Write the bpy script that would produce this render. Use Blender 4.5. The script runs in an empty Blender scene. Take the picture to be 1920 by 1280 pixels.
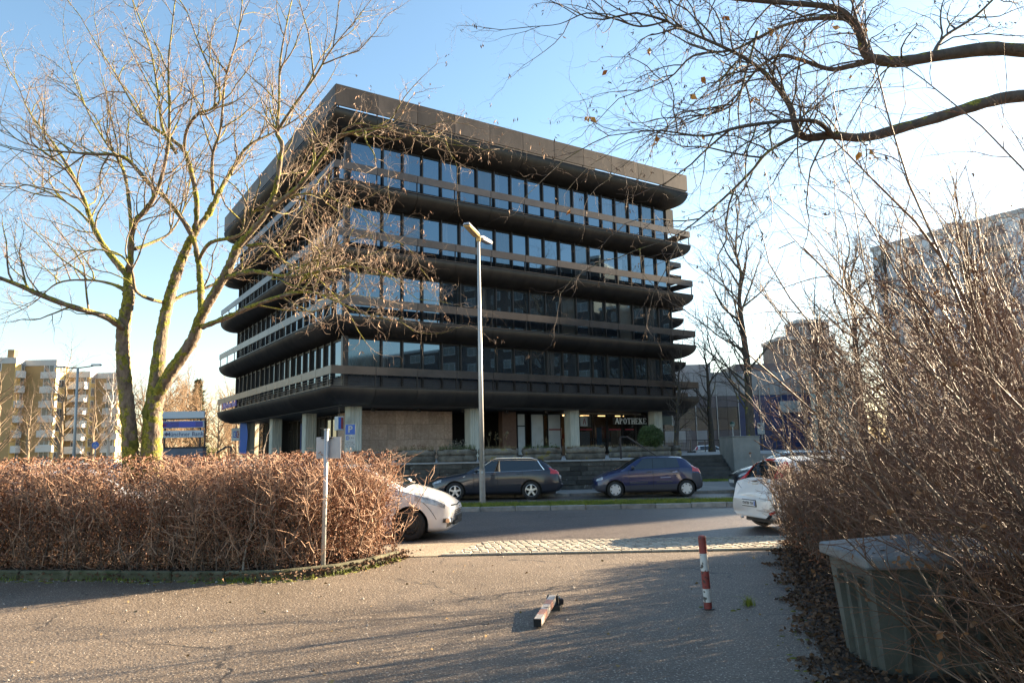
import bpy, bmesh, math, random
import numpy as np
from mathutils import Vector, Matrix
R_ = math.radians
S = bpy.context.scene
COL = S.collection

# ------------------------------------------------------------------ camera
EYE = 1.73
FPX, PITCH, ROLL = 1378.0, R_(8.35), -0.01963
_fw = np.array([0, math.cos(PITCH), math.sin(PITCH)]); _rt = np.array([1., 0, 0]); _up = np.cross(_rt, _fw)
_c, _s = math.cos(ROLL), math.sin(ROLL)
_R = _c * _rt + _s * _up; _U = -_s * _rt + _c * _up
cam_d = bpy.data.cameras.new('camera'); cam = bpy.data.objects.new('camera', cam_d); COL.objects.link(cam)
m3 = Matrix((( _R[0], _U[0], -_fw[0]), (_R[1], _U[1], -_fw[1]), (_R[2], _U[2], -_fw[2])))
cam.matrix_world = Matrix.Translation((0, 0, EYE)) @ m3.to_4x4()
cam_d.sensor_width = 36.0; cam_d.lens = FPX / 1920 * 36
cam_d.clip_start = 0.05; cam_d.clip_end = 3000
S.camera = cam

# ------------------------------------------------------------------ sky, sun, exposure
SUN_AZ, SUN_EL = R_(31.5), R_(18.0)          # azimuth counted from +X towards +Y
w = bpy.data.worlds.new('World'); S.world = w; w.use_nodes = True
nt = w.node_tree; nt.nodes.clear()
sky = nt.nodes.new('ShaderNodeTexSky'); sky.sky_type = 'NISHITA'; sky.sun_disc = False
sky.sun_elevation = SUN_EL; sky.sun_rotation = R_(90) - SUN_AZ
sky.altitude = 500; sky.air_density = 1.0; sky.dust_density = 0.75; sky.ozone_density = 0.6
bg = nt.nodes.new('ShaderNodeBackground'); bg.inputs['Strength'].default_value = 0.05
wo = nt.nodes.new('ShaderNodeOutputWorld')
tn = nt.nodes.new('ShaderNodeMix'); tn.data_type = 'RGBA'; tn.blend_type = 'MULTIPLY'; tn.inputs['Factor'].default_value = 1.0
tcs = nt.nodes.new('ShaderNodeTexCoord'); sxz = nt.nodes.new('ShaderNodeSeparateXYZ'); rp = nt.nodes.new('ShaderNodeValToRGB')   # clear winter sky: warm near the horizon all round, a touch towards cyan above
rp.color_ramp.elements[0].position = .0; rp.color_ramp.elements[0].color = (1.0, .93, .86, 1); rp.color_ramp.elements[1].position = .42; rp.color_ramp.elements[1].color = (.87, .99, .99, 1)
nt.links.new(tcs.outputs['Generated'], sxz.inputs[0]); nt.links.new(sxz.outputs['Z'], rp.inputs[0]); nt.links.new(rp.outputs[0], tn.inputs[7])
nt.links.new(sky.outputs[0], tn.inputs[6]); nt.links.new(tn.outputs[2], bg.inputs[0]); nt.links.new(bg.outputs[0], wo.inputs[0])
sl = bpy.data.lights.new('sun', 'SUN'); sl.energy = 5.0; sl.angle = R_(0.5); sl.color = (1.0, 0.79, 0.53)
sun = bpy.data.objects.new('sun', sl); COL.objects.link(sun)
sv = Vector((math.cos(SUN_EL) * math.cos(SUN_AZ), math.cos(SUN_EL) * math.sin(SUN_AZ), math.sin(SUN_EL)))
sun.rotation_euler = sv.to_track_quat('Z', 'Y').to_euler(); sun.location = (40, 20, 60)
S.view_settings.view_transform = 'Standard'; S.view_settings.look = 'None'
S.view_settings.gamma = 1.0; S.view_settings.use_curve_mapping = False
S.view_settings.exposure = 2.75
S.cycles.max_bounces = 8; S.cycles.transparent_max_bounces = 12
S.cycles.diffuse_bounces = 3; S.cycles.glossy_bounces = 4; S.cycles.caustics_reflective = False; S.cycles.caustics_refractive = False

# ------------------------------------------------------------------ helpers
def ray(x, y): return _fw + _R * (x - 960) / FPX - _U * (y - 640) / FPX
def at(x, y, Y):
    d = ray(x, y); t = Y / d[1]
    return Vector((d[0] * t, Y, EYE + d[2] * t))
def gnd(x, y, z=0.0):
    d = ray(x, y); t = (z - EYE) / d[2]
    return Vector((d[0] * t, d[1] * t, z))

def props(o, label=None, cat=None, group=None, kind=None):
    if label: o['label'] = label
    if cat: o['category'] = cat
    if group: o['group'] = group
    if kind: o['kind'] = kind
    return o
def thing(name, label, cat, loc=(0, 0, 0), rz=0.0, group=None):
    o = bpy.data.objects.new(name, None); COL.objects.link(o); o.empty_display_size = 0.2
    o.location = loc; o.rotation_euler = (0, 0, rz)
    return props(o, label, cat, group)
def link(name, me, mat=None, parent=None, loc=None, rot=None, smooth=False):
    if mat is not None and not me.materials: me.materials.append(mat)
    o = bpy.data.objects.new(name, me); COL.objects.link(o)
    if parent: o.parent = parent
    if loc is not None: o.location = loc
    if rot is not None: o.rotation_euler = rot
    if smooth: me.shade_smooth()
    return o
def tag(o, *a, **k): return props(o, *a, **k)

class MB:
    """collects simple solids into one mesh"""
    def __init__(s): s.v = []; s.f = []
    def add(s, vs, fs):
        n = len(s.v); s.v += [tuple(p) for p in vs]; s.f += [tuple(i + n for i in f) for f in fs]; return s
    def box(s, x0, x1, y0, y1, z0, z1):
        return s.add([(x0, y0, z0), (x1, y0, z0), (x1, y1, z0), (x0, y1, z0), (x0, y0, z1), (x1, y0, z1), (x1, y1, z1), (x0, y1, z1)],
                     [(3, 2, 1, 0), (4, 5, 6, 7), (0, 1, 5, 4), (1, 2, 6, 5), (2, 3, 7, 6), (3, 0, 4, 7)])
    def bbox(s, x0, x1, y0, y1, z0, z1, b=0.01):
        """box with chamfered edges"""
        bm = bmesh.new(); bmesh.ops.create_cube(bm, size=1)
        for q in bm.verts: q.co = Vector(((x0 + x1) / 2 + q.co.x * (x1 - x0), (y0 + y1) / 2 + q.co.y * (y1 - y0), (z0 + z1) / 2 + q.co.z * (z1 - z0)))
        bmesh.ops.bevel(bm, geom=bm.edges[:], offset=b, segments=1, affect='EDGES')
        bm.verts.index_update(); s.add([q.co[:] for q in bm.verts], [[q.index for q in f.verts] for f in bm.faces]); bm.free(); return s
    def bar(s, p, q, wx, wy=None, up=(0, 0, 1)):
        wy = wy or wx; p = Vector(p); q = Vector(q); d = (q - p).normalized(); u = Vector(up)
        if abs(d.dot(u)) > 0.98: u = Vector((1, 0, 0))
        a = d.cross(u).normalized() * wx / 2; b = a.cross(d).normalized() * wy / 2
        return s.add([p - a - b, p + a - b, p + a + b, p - a + b, q - a - b, q + a - b, q + a + b, q - a + b],
                     [(3, 2, 1, 0), (4, 5, 6, 7), (0, 1, 5, 4), (1, 2, 6, 5), (2, 3, 7, 6), (3, 0, 4, 7)])
    def tube(s, pts, rad, n=8, cap=True):
        pts = [Vector(p) for p in pts]
        if not hasattr(rad, '__len__'): rad = [rad] * len(pts)
        vs = []; fs = []; prev = None
        for i, p in enumerate(pts):
            d = (pts[min(i + 1, len(pts) - 1)] - pts[max(i - 1, 0)])
            d = d.normalized() if d.length > 1e-9 else Vector((0, 0, 1))
            if prev is None:
                u = Vector((1, 0, 0)) if abs(d.x) < 0.8 else Vector((0, 1, 0))
                a = d.cross(u).normalized()
            else: a = (prev - d * prev.dot(d)).normalized()
            prev = a; b = d.cross(a)
            for k in range(n):
                t = 2 * math.pi * k / n; vs.append(p + (a * math.cos(t) + b * math.sin(t)) * rad[i])
        for i in range(len(pts) - 1):
            for k in range(n): fs.append((i * n + k, i * n + (k + 1) % n, (i + 1) * n + (k + 1) % n, (i + 1) * n + k))
        if cap: fs.append(tuple(range(n - 1, -1, -1))); fs.append(tuple((len(pts) - 1) * n + k for k in range(n)))
        return s.add(vs, fs)
    def lathe(s, prof, n=16, c=(0, 0, 0), axis='z'):
        vs = []; fs = []; m = len(prof)
        for k in range(n):
            t = 2 * math.pi * k / n; ct, st = math.cos(t), math.sin(t)
            for r, z in prof:
                vs.append((c[0] + r * ct, c[1] + r * st, c[2] + z) if axis == 'z' else (c[0] + r * ct, c[1] + z, c[2] + r * st))
        for k in range(n):
            for i in range(m - 1): fs.append((k * m + i, ((k + 1) % n) * m + i, ((k + 1) % n) * m + i + 1, k * m + i + 1))
        return s.add(vs, fs)
    def prism(s, poly, d, o=(0, 0, 0)):
        """poly: 3D points of a planar polygon, d: extrusion vector"""
        n = len(poly); d = Vector(d); o = Vector(o)
        return s.add([Vector(p) + o for p in poly] + [Vector(p) + o + d for p in poly],
                     [tuple(range(n - 1, -1, -1)), tuple(range(n, 2 * n))] + [(i, (i + 1) % n, n + (i + 1) % n, n + i) for i in range(n)])
    def mesh(s, name):
        me = bpy.data.meshes.new(name); me.from_pydata(s.v, [], s.f); me.update(); return me
    def build(s, name, mat, parent=None, loc=None, rot=None, smooth=False):
        return link(name, s.mesh(name), mat, parent, loc, rot, smooth)

def fast_mesh(name, v, f):
    """v (N,3) floats, f (M,k) ints"""
    me = bpy.data.meshes.new(name); v = np.asarray(v, np.float32); f = np.asarray(f, np.int32)
    me.vertices.add(len(v)); me.vertices.foreach_set('co', v.ravel())
    k = f.shape[1]; me.loops.add(f.size); me.loops.foreach_set('vertex_index', f.ravel())
    me.polygons.add(len(f)); me.polygons.foreach_set('loop_start', np.arange(0, f.size, k, dtype=np.int32))
    me.update(calc_edges=True); return me
def seg_mesh(name, segs, sides=3):
    """segs: (N,8) p0 p1 r0 r1 -> open prisms"""
    a = np.asarray(segs, np.float64).reshape(-1, 8); p0, p1 = a[:, :3], a[:, 3:6]; d = p1 - p0
    d /= np.maximum(np.linalg.norm(d, axis=1, keepdims=True), 1e-9)
    ref = np.where(np.abs(d[:, 2:3]) > 0.9, np.array([[1., 0, 0]]), np.array([[0, 0, 1.]]))
    u = np.cross(d, ref); u /= np.maximum(np.linalg.norm(u, axis=1, keepdims=True), 1e-9); v = np.cross(d, u)
    n = len(a); out = np.zeros((n, 2 * sides, 3))
    for k in range(sides):
        t = 2 * math.pi * k / sides; off = u * math.cos(t) + v * math.sin(t)
        out[:, k] = p0 + off * a[:, 6:7]; out[:, sides + k] = p1 + off * a[:, 7:8]
    base = (np.arange(n) * 2 * sides)[:, None]
    f = np.concatenate([base + np.array([[k, (k + 1) % sides, sides + (k + 1) % sides, sides + k]]) for k in range(sides)])
    return fast_mesh(name, out.reshape(-1, 3), f)
def card_mesh(name, pos, size, rng, aspect=0.5, tilt=1.0, hang=0.0, fold=0.25):
    """folded leaf shapes (two triangles pairs with a crease) at pos"""
    pos = np.asarray(pos, float); n = len(pos)
    d = rng.normal(size=(n, 3)); d[:, 2] = d[:, 2] * tilt - hang; d /= np.linalg.norm(d, axis=1, keepdims=True)
    u = np.cross(d, rng.normal(size=(n, 3))); u /= np.linalg.norm(u, axis=1, keepdims=True); nn = np.cross(d, u)
    sz = (size * rng.uniform(.6, 1.35, n))[:, None]
    tip = pos + d * sz; mid = pos + d * sz * .5
    l = mid + u * sz * aspect * .5 + nn * sz * fold * .5; r = mid - u * sz * aspect * .5 + nn * sz * fold * .5
    v = np.stack([pos, l, tip, r], 1).reshape(-1, 3); b = (np.arange(n) * 4)[:, None]
    return fast_mesh(name, v, np.concatenate([b + np.array([[0, 1, 2]]), b + np.array([[0, 2, 3]])]))

# ------------------------------------------------------------------ materials
MATS = {}
def mat(name, c1, c2=None, scale=4.0, rough=0.7, bump=0.0, bscale=40.0, spec=0.5, metal=0.0, rand=0.0, coat=0.0, ior=None, detail=6, emit=None, estr=0.0, stretch=None, speck=None, alpha=None, coat_r=0.05, world=False, contrast=(0.3, 0.7), tint=None):
    if name in MATS: return MATS[name]
    m = bpy.data.materials.new(name); m.use_nodes = True; t = m.node_tree; N = t.nodes; L = t.links
    b = N['Principled BSDF']; b.inputs['Roughness'].default_value = rough; b.inputs['Metallic'].default_value = metal
    b.inputs['Specular IOR Level'].default_value = spec
    if tint: b.inputs['Specular Tint'].default_value = (*tint, 1)
    if ior: b.inputs['IOR'].default_value = ior
    if coat: b.inputs['Coat Weight'].default_value = coat; b.inputs['Coat Roughness'].default_value = coat_r
    tc = N.new('ShaderNodeTexCoord'); vec = tc.outputs['Object']
    if world: g = N.new('ShaderNodeNewGeometry'); vec = g.outputs['Position']
    if stretch:
        mp = N.new('ShaderNodeMapping'); mp.inputs['Scale'].default_value = stretch; L.new(vec, mp.inputs[0]); vec = mp.outputs[0]
    if rand and not world:
        oi0 = N.new('ShaderNodeObjectInfo'); ad = N.new('ShaderNodeVectorMath'); ad.operation = 'ADD'
        ml = N.new('ShaderNodeMath'); ml.operation = 'MULTIPLY'; ml.inputs[1].default_value = 53.0
        L.new(oi0.outputs['Random'], ml.inputs[0]); L.new(vec, ad.inputs[0]); L.new(ml.outputs[0], ad.inputs[1]); vec = ad.outputs[0]
    col = None
    if c2 is not None:
        n = N.new('ShaderNodeTexNoise'); n.inputs['Scale'].default_value = scale; n.inputs['Detail'].default_value = detail; n.inputs['Roughness'].default_value = 0.62
        L.new(vec, n.inputs['Vector'])
        r = N.new('ShaderNodeValToRGB'); r.color_ramp.elements[0].position, r.color_ramp.elements[1].position = contrast
        r.color_ramp.elements[0].color = (*c1, 1); r.color_ramp.elements[1].color = (*c2, 1)
        L.new(n.outputs['Fac'], r.inputs[0]); col = r.outputs[0]
    if speck:
        sc, thr, c3 = speck
        v = N.new('ShaderNodeTexNoise'); v.inputs['Scale'].default_value = sc; v.inputs['Detail'].default_value = 2; L.new(vec, v.inputs['Vector'])
        r2 = N.new('ShaderNodeValToRGB'); r2.color_ramp.elements[0].position = thr; r2.color_ramp.elements[1].position = thr + 0.05
        L.new(v.outputs['Fac'], r2.inputs[0]); mx = N.new('ShaderNodeMix'); mx.data_type = 'RGBA'
        L.new(r2.outputs[0], mx.inputs['Factor'])
        if col: L.new(col, mx.inputs[6])
        else: mx.inputs[6].default_value = (*c1, 1)
        mx.inputs[7].default_value = (*c3, 1); col = mx.outputs[2]
    if rand:
        oi = N.new('ShaderNodeObjectInfo'); hs = N.new('ShaderNodeHueSaturation')
        mr = N.new('ShaderNodeMapRange'); mr.inputs[3].default_value = 1 - rand; mr.inputs[4].default_value = 1 + rand
        L.new(oi.outputs['Random'], mr.inputs[0]); L.new(mr.outputs[0], hs.inputs['Value'])
        if col: L.new(col, hs.inputs['Color'])
        else: hs.inputs['Color'].default_value = (*c1, 1)
        col = hs.outputs[0]
    if col: L.new(col, b.inputs['Base Color'])
    else: b.inputs['Base Color'].default_value = (*c1, 1)
    if bump:
        n2 = N.new('ShaderNodeTexNoise'); n2.inputs['Scale'].default_value = bscale; n2.inputs['Detail'].default_value = 5; L.new(vec, n2.inputs['Vector'])
        bp = N.new('ShaderNodeBump'); bp.inputs['Strength'].default_value = min(1, bump); bp.inputs['Distance'].default_value = 0.01 * max(1, bump)
        L.new(n2.outputs['Fac'], bp.inputs['Height']); L.new(bp.outputs[0], b.inputs['Normal'])
    if emit: b.inputs['Emission Color'].default_value = (*emit, 1); b.inputs['Emission Strength'].default_value = estr
    if alpha is not None: b.inputs['Alpha'].default_value = alpha
    MATS[name] = m; return m

def text(s, size, mat_, parent, loc, rot, depth=0.01, name='lettering', bold=0.0, align='CENTER', sx=1.0):
    c = bpy.data.curves.new('t', 'FONT'); c.body = s; c.size = size; c.extrude = depth; c.offset = bold; c.align_x = align; c.align_y = 'CENTER'; c.resolution_u = 2
    o = bpy.data.objects.new('t', c); COL.objects.link(o)
    me = bpy.data.meshes.new_from_object(o.evaluated_get(bpy.context.evaluated_depsgraph_get())); bpy.data.objects.remove(o); bpy.data.curves.remove(c)
    me.materials.clear()
    for q in me.vertices: q.co.x *= sx
    return link(name, me, mat_, parent, loc, rot)
UPR = (R_(90), 0, 0)     # lettering upright, read from -Y

def asphalt(name, c1, c2, light, dark, k=1.0, rough=.6, crack=True, bump=1.0):
    m = bpy.data.materials.new(name); m.use_nodes = True; t = m.node_tree; N, L = t.nodes, t.links; b = N['Principled BSDF']; b.inputs['Roughness'].default_value = rough
    g = N.new('ShaderNodeNewGeometry'); P = g.outputs['Position']
    def noise(sc, det=4, ro=.6):
        n = N.new('ShaderNodeTexNoise'); n.inputs['Scale'].default_value = sc; n.inputs['Detail'].default_value = det; n.inputs['Roughness'].default_value = ro; L.new(P, n.inputs['Vector']); return n.outputs['Fac']
    def ramp(f, p0, p1, a=(0, 0, 0), c=(1, 1, 1)):
        r = N.new('ShaderNodeValToRGB'); r.color_ramp.elements[0].position = p0; r.color_ramp.elements[1].position = p1; r.color_ramp.elements[0].color = (*a, 1); r.color_ramp.elements[1].color = (*c, 1); L.new(f, r.inputs[0]); return r.outputs[0]
    def mix(f, a, c, mode='MIX'):
        x = N.new('ShaderNodeMix'); x.data_type = 'RGBA'; x.blend_type = mode
        if hasattr(f, 'is_linked'): L.new(f, x.inputs['Factor'])
        else: x.inputs['Factor'].default_value = f
        for v, i in ((a, 6), (c, 7)):
            if isinstance(v, tuple): x.inputs[i].default_value = (*v, 1)
            else: L.new(v, x.inputs[i])
        return x.outputs[2]
    col = ramp(noise(.55, 8, .65), .32, .68, c1, c2)
    col = mix(ramp(noise(.23, 5, .6), .56, .64), col, (.66, .64, .64), 'MULTIPLY')
    col = mix(ramp(noise(7, 5, .7), .50, .72), col, (.70, .68, .66), 'MULTIPLY')
    col = mix(ramp(noise(75 * k, 2), .57, .63), col, dark); col = mix(ramp(noise(62 * k, 2), .60, .66), col, light)  # light specks: asphalt grain, and sun glitter put into the colour
    if crack:
        d = N.new('ShaderNodeVectorMath'); d.operation = 'ADD'; nn = N.new('ShaderNodeTexNoise'); nn.inputs['Scale'].default_value = 2.0; nn.inputs['Detail'].default_value = 5; L.new(P, nn.inputs['Vector']); sc = N.new('ShaderNodeVectorMath'); sc.operation = 'SCALE'; sc.inputs['Scale'].default_value = .5; L.new(nn.outputs['Color'], sc.inputs[0]); L.new(P, d.inputs[0]); L.new(sc.outputs[0], d.inputs[1])
        v = N.new('ShaderNodeTexVoronoi'); v.feature = 'DISTANCE_TO_EDGE'; v.inputs['Scale'].default_value = .33; L.new(d.outputs[0], v.inputs['Vector'])
        cr = ramp(v.outputs['Distance'], .0025, .006, (1, 1, 1), (0, 0, 0)); mk = ramp(noise(.4, 3), .5, .56); mm = N.new('ShaderNodeMath'); mm.operation = 'MULTIPLY'; L.new(cr, mm.inputs[0]); L.new(mk, mm.inputs[1]); col = mix(mm.outputs[0], col, dark)
    L.new(col, b.inputs['Base Color'])
    ad = N.new('ShaderNodeMath'); ad.operation = 'ADD'; L.new(noise(58 * k, 3), ad.inputs[0]); L.new(noise(20 * k, 3), ad.inputs[1])
    bp = N.new('ShaderNodeBump'); bp.inputs['Strength'].default_value = bump; bp.inputs['Distance'].default_value = .012; L.new(ad.outputs[0], bp.inputs['Height']); L.new(bp.outputs[0], b.inputs['Normal'])
    MATS[name] = m; return m
# ------------------------------------------------------------------ setting: ground, street, kerbs, terrace
rng = np.random.default_rng(7); random.seed(7)
M_yard = asphalt('yard_asphalt', (.104, .078, .056), (.18, .14, .105), (.50, .43, .35), (.022, .019, .018), .72)
M_road = asphalt('road_asphalt', (.082, .067, .061), (.135, .11, .098), (.44, .40, .36), (.03, .027, .026), .6, .42, True, .9)
M_soil = mat('soil', (.03, .02, .014), (.075, .05, .034), scale=6, rough=.95, bump=1, bscale=30, world=True)
M_land = mat('far_ground', (.06, .06, .03), (.12, .105, .06), scale=.12, rough=.95, world=True)
M_pave = mat('paving', (.15, .145, .14), (.24, .23, .21), scale=1.1, rough=.8, bump=.6, bscale=60, world=True)
M_walk = asphalt('walk_asphalt', (.25, .20, .145), (.36, .295, .22), (.5, .44, .36), (.10, .08, .06), .8, .7)
M_kerb = mat('kerb_stone', (.15, .15, .14), (.30, .29, .27), scale=5, rough=.85, bump=.6, bscale=40, rand=.18)
M_mosskerb = mat('mossy_kerb', (.035, .04, .01), (.15, .14, .095), scale=4, rough=.95, bump=1, bscale=35, rand=.2)
M_sett = mat('sett_stone', (.30, .26, .205), (.50, .45, .36), scale=9, rough=.8, bump=.7, bscale=45, rand=.22)
M_joint = mat('sett_joint', (.17, .145, .11), (.32, .28, .215), scale=8, rough=.95)
M_grass = mat('grass_blades', (.06, .10, .012), (.24, .26, .035), scale=2.2, rough=.7, world=True, spec=.3)
M_turf = mat('turf', (.03, .04, .012), (.07, .075, .025), scale=5, rough=.95, bump=1, bscale=40, world=True)
M_moss = mat('moss', (.05, .06, .010), (.20, .19, .025), scale=9, rough=.95, bump=1, bscale=60, world=True)
M_terr = mat('terrace_slab', (.20, .20, .20), (.33, .32, .31), scale=1.5, rough=.75, bump=.4, bscale=50, world=True)

def sheet(name, pts, z, m, kind='structure'):
    me = bpy.data.meshes.new(name); me.from_pydata([(x, y, z) for x, y in pts], [], [tuple(range(len(pts)))]); me.update()
    return tag(link(name, me, m), kind=kind)
sheet('ground', [(-1500, -300), (1500, -300), (1500, 1600), (-1500, 1600)], -.03, M_land)
sheet('yard', [(-45, -40), (45, -40), (45, 12.62), (-45, 12.62)], 0.0, M_yard)
Y_W0, Y_W1, Y_K1 = 12.55, 14.25, 21.32          # walk strip, carriageway near edge, median kerb
sheet('sidewalk', [(-60, Y_W0), (60, Y_W0), (60, Y_W1), (-60, Y_W1)], 0.012, M_walk)
sheet('carriageway', [(-120, Y_W1), (120, Y_W1), (120, Y_K1), (-120, Y_K1)], 0.004, M_road)
Y_G1, Y_FK = 23.05, 27.35                        # back of median, far kerb
sheet('parking_lane', [(-120, Y_G1), (120, Y_G1), (120, Y_FK), (-120, Y_FK)], 0.006, M_road)
tag(MB().box(-120, 120, Y_K1 + .13, Y_G1 - .02, -.1, .10).build('median_turf_bed', M_turf), kind='structure')
tag(MB().box(-120, 120, Y_FK + .13, 36.3, -.1, .10).build('far_pavement', M_pave), kind='structure')
# kerbs: one structure each, one stone per metre as a part
def kerb_line(name, pts, h, wd, m, ln, lab=None):
    root = tag(MB().build(name, m), kind='structure')
    # walk along polyline
    P = [Vector((*p, 0)) for p in pts]; cum = [0]
    for a, b in zip(P, P[1:]): cum.append(cum[-1] + (b - a).length)
    def pos(s):
        s = max(0, min(cum[-1] - 1e-6, s))
        for i in range(len(P) - 1):
            if s <= cum[i + 1]: return P[i] + (P[i + 1] - P[i]) * ((s - cum[i]) / (cum[i + 1] - cum[i]))
        return P[-1]
    s = 0; first = MB().bbox(-ln / 2 + .006, ln / 2 - .006, 0, wd, -.15, h, .018).mesh('kerb_stone')
    while s + ln <= cum[-1] + .01:
        a, b = pos(s), pos(s + ln); d = b - a
        o = link('kerb_stone', first, m, root, ((a + b) / 2 + Vector((0, 0, random.uniform(-.008, .006)))), (random.uniform(-.02, .02), random.uniform(-.008, .008), math.atan2(d.y, d.x) + random.uniform(-.006, .006)))
        s += ln
    return root
kerb_line('median_kerb', [(-18, Y_K1), (20, Y_K1)], .135, .13, M_kerb, 1.0)
kerb_line('far_kerb', [(-20, Y_FK), (22, Y_FK)], .12, .13, M_kerb, 1.0)
# hedge bed on the left with its curved mossy kerb
HK = [(-13.6, 11.75), (-11.0, 11.55), (-9.2, 11.35), (-7.6, 11.1), (-5.9, 10.85), (-4.2, 10.6), (-3.4, 10.55), (-2.85, 10.75), (-2.4, 11.3), (-2.05, 11.95), (-1.87, 12.5)]
kerb_line('hedge_kerb', HK, .13, .10, M_mosskerb, .8)
bed = MB(); bp_ = [(x - .02, y + .08) for x, y in HK] + [(-2.1, 13.0), (-13.6, 13.0)]
bed.prism([(x, y, -.1) for x, y in bp_], (0, 0, .17)); tag(bed.build('hedge_bed', M_soil), kind='structure')
# bed under the shrubs on the right
SB = [(4.6, 13.3), (4.35, 12.3), (3.95, 11.2), (3.55, 9.9), (3.2, 8.6), (2.8, 7.4), (2.45, 6.2), (2.1, 5.0), (1.75, 3.6), (1.5, 2.0)]
bed = MB(); bed.prism([(x, y, -.1) for x, y in SB] + [(18, 2.0, -.1), (18, 13.3, -.1)], (0, 0, .125)); tag(bed.build('shrub_bed', M_soil), kind='structure')
# setts of the crossing
sett_root = sheet('sett_crossing', [(-1.25, Y_W0 + .02), (8.5, Y_W0 + .02), (8.5, Y_W1 - .02), (-.55, Y_W1 - .02)], .016, M_joint)
def sett_mesh(k):
    mb = MB(); r = random.Random(k); mb.bbox(-.062, .062, -.055, .055, -.02, .022, .014)
    mb.v = [(x + r.uniform(-.007, .007), y + r.uniform(-.007, .007), z + (r.uniform(-.005, .004) if z > 0 else 0)) for x, y, z in mb.v]; return mb.mesh('sett')
sm = [sett_mesh(k) for k in range(6)]; n_s = 0; far = MB(); row = 0; y = Y_W0 + .20
while y < Y_W1 - .06:
    x = -1.15 + (y - Y_W0) * .38 + (row % 2) * .07
    while x < (4.75 if n_s < 300 else 7.5):
        px, py, rz = x + random.uniform(-.012, .012), y + random.uniform(-.012, .012), random.uniform(-.12, .12)
        if n_s < 300: link('sett', sm[random.randrange(6)], M_sett, sett_root, (px, py, .022 + random.uniform(-.004, .005)), (random.uniform(-.05, .05), random.uniform(-.05, .05), rz)); n_s += 1
        else: far.bbox(px - .062, px + .062, py - .055, py + .055, .0, .04 + random.uniform(-.004, .005), .014)
        x += .14
    y += .128; row += 1
o = far.build('sett', M_sett, sett_root); o['kind'] = 'stuff'
edge_m = MB().bbox(-.245, .245, -.05, .05, -.05, .03, .01).mesh('edging_stone')
for k in range(14): link('edging_stone', edge_m, M_sett, sett_root, (-1.0 + k * .5, Y_W0 + .075, .004 + random.uniform(0, .006)), (0, 0, random.uniform(-.01, .01)))

# grass of the median, near tufts, moss along the kerb
def blades(name, pts, h, m, lean=.35, wdt=.006, label=None):
    p = np.asarray(pts, float); n = len(p); hh = h * rng.uniform(.5, 1.4, n)
    a = rng.uniform(0, 2 * np.pi, n); d = np.stack([np.cos(a), np.sin(a), np.zeros(n)], 1); l = rng.uniform(0, lean, n)[:, None]
    side = np.stack([-np.sin(a), np.cos(a), np.zeros(n)], 1) * wdt; up = np.array([[0, 0, 1.]])
    mid = p + up * hh[:, None] * .6 + d * hh[:, None] * l * .4; tip = p + up * hh[:, None] * (1 - l * .35) + d * hh[:, None] * l * 1.3
    v = np.stack([p - side, p + side, mid + side * .7, tip, mid - side * .7], 1).reshape(-1, 3); b = (np.arange(n) * 5)[:, None]
    me = fast_mesh(name, v, np.concatenate([b + np.array([[0, 1, 2]]), b + np.array([[0, 2, 4]]), b + np.array([[4, 2, 3]])]))
    return tag(link(name, me, m), kind='stuff', label=label)
n = 42000; px = rng.uniform(-9, 12, n); blades('grass', np.stack([px, rng.uniform(Y_K1 + .12, Y_G1, n), np.full(n, .09)], 1), .085, M_grass, label='green mown grass on the median strip under the lamp post')
kp = []
for (a, b) in zip(HK, HK[1:]):
    for k in range(140):
        t = random.random(); off = random.gauss(-.03, .06)
        if math.sin(a[0] * 3 + t * 5) + random.uniform(-.8, .8) > -.2: kp.append((a[0] + (b[0] - a[0]) * t + .02, a[1] + (b[1] - a[1]) * t + off - .05, 0))
blades('grass_edge', kp, .06, M_grass, lean=.8, wdt=.005, label='low grass growing along the mossy kerb of the left hedge')
tp = [(2.52 + random.gauss(0, .035), 8.35 + random.gauss(0, .03), 0) for _ in range(60)]
blades('grass_tuft', tp, .11, M_grass, lean=1.1, wdt=.004, label='small grass tuft in the asphalt beside the red and white bollard')
# moss patches: low irregular cushions
mo = MB()
def cushion(cx, cy, r, h, z=0.0):
    n = 9; ring = [(cx + math.cos(2 * math.pi * k / n) * r * random.uniform(.55, 1.3), cy + math.sin(2 * math.pi * k / n) * r * random.uniform(.35, .7), z - .005) for k in range(n)]
    inn = [(cx + (x - cx) * .55, cy + (y - cy) * .55, z + h * random.uniform(.7, 1.1)) for x, y, _ in ring]
    mo.add(ring + inn + [(cx, cy, z + h)], [(k, (k + 1) % n, n + (k + 1) % n, n + k) for k in range(n)] + [(n + k, n + (k + 1) % n, 2 * n) for k in range(n)])
for (a, b) in zip(HK[2:], HK[3:]):
    for k in range(22):
        t = random.random(); cushion(a[0] + (b[0] - a[0]) * t, a[1] + (b[1] - a[1]) * t - random.uniform(.0, .24), random.uniform(.03, .09), random.uniform(.006, .016))
for k in range(40):
    t = random.random(); i = random.randrange(3, 8); a, b = SB[i], SB[i + 1]; cushion(a[0] + (b[0] - a[0]) * t - random.uniform(.0, .35), a[1] + (b[1] - a[1]) * t, random.uniform(.012, .04), random.uniform(.005, .012))
cushion(2.28, 8.1, .05, .012); cushion(2.0, 8.3, .04, .01); cushion(2.36, 8.16, .03, .01)
tag(mo.build('moss', M_moss, smooth=True), kind='stuff', label='yellow green moss cushions beside the kerbs')

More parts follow.
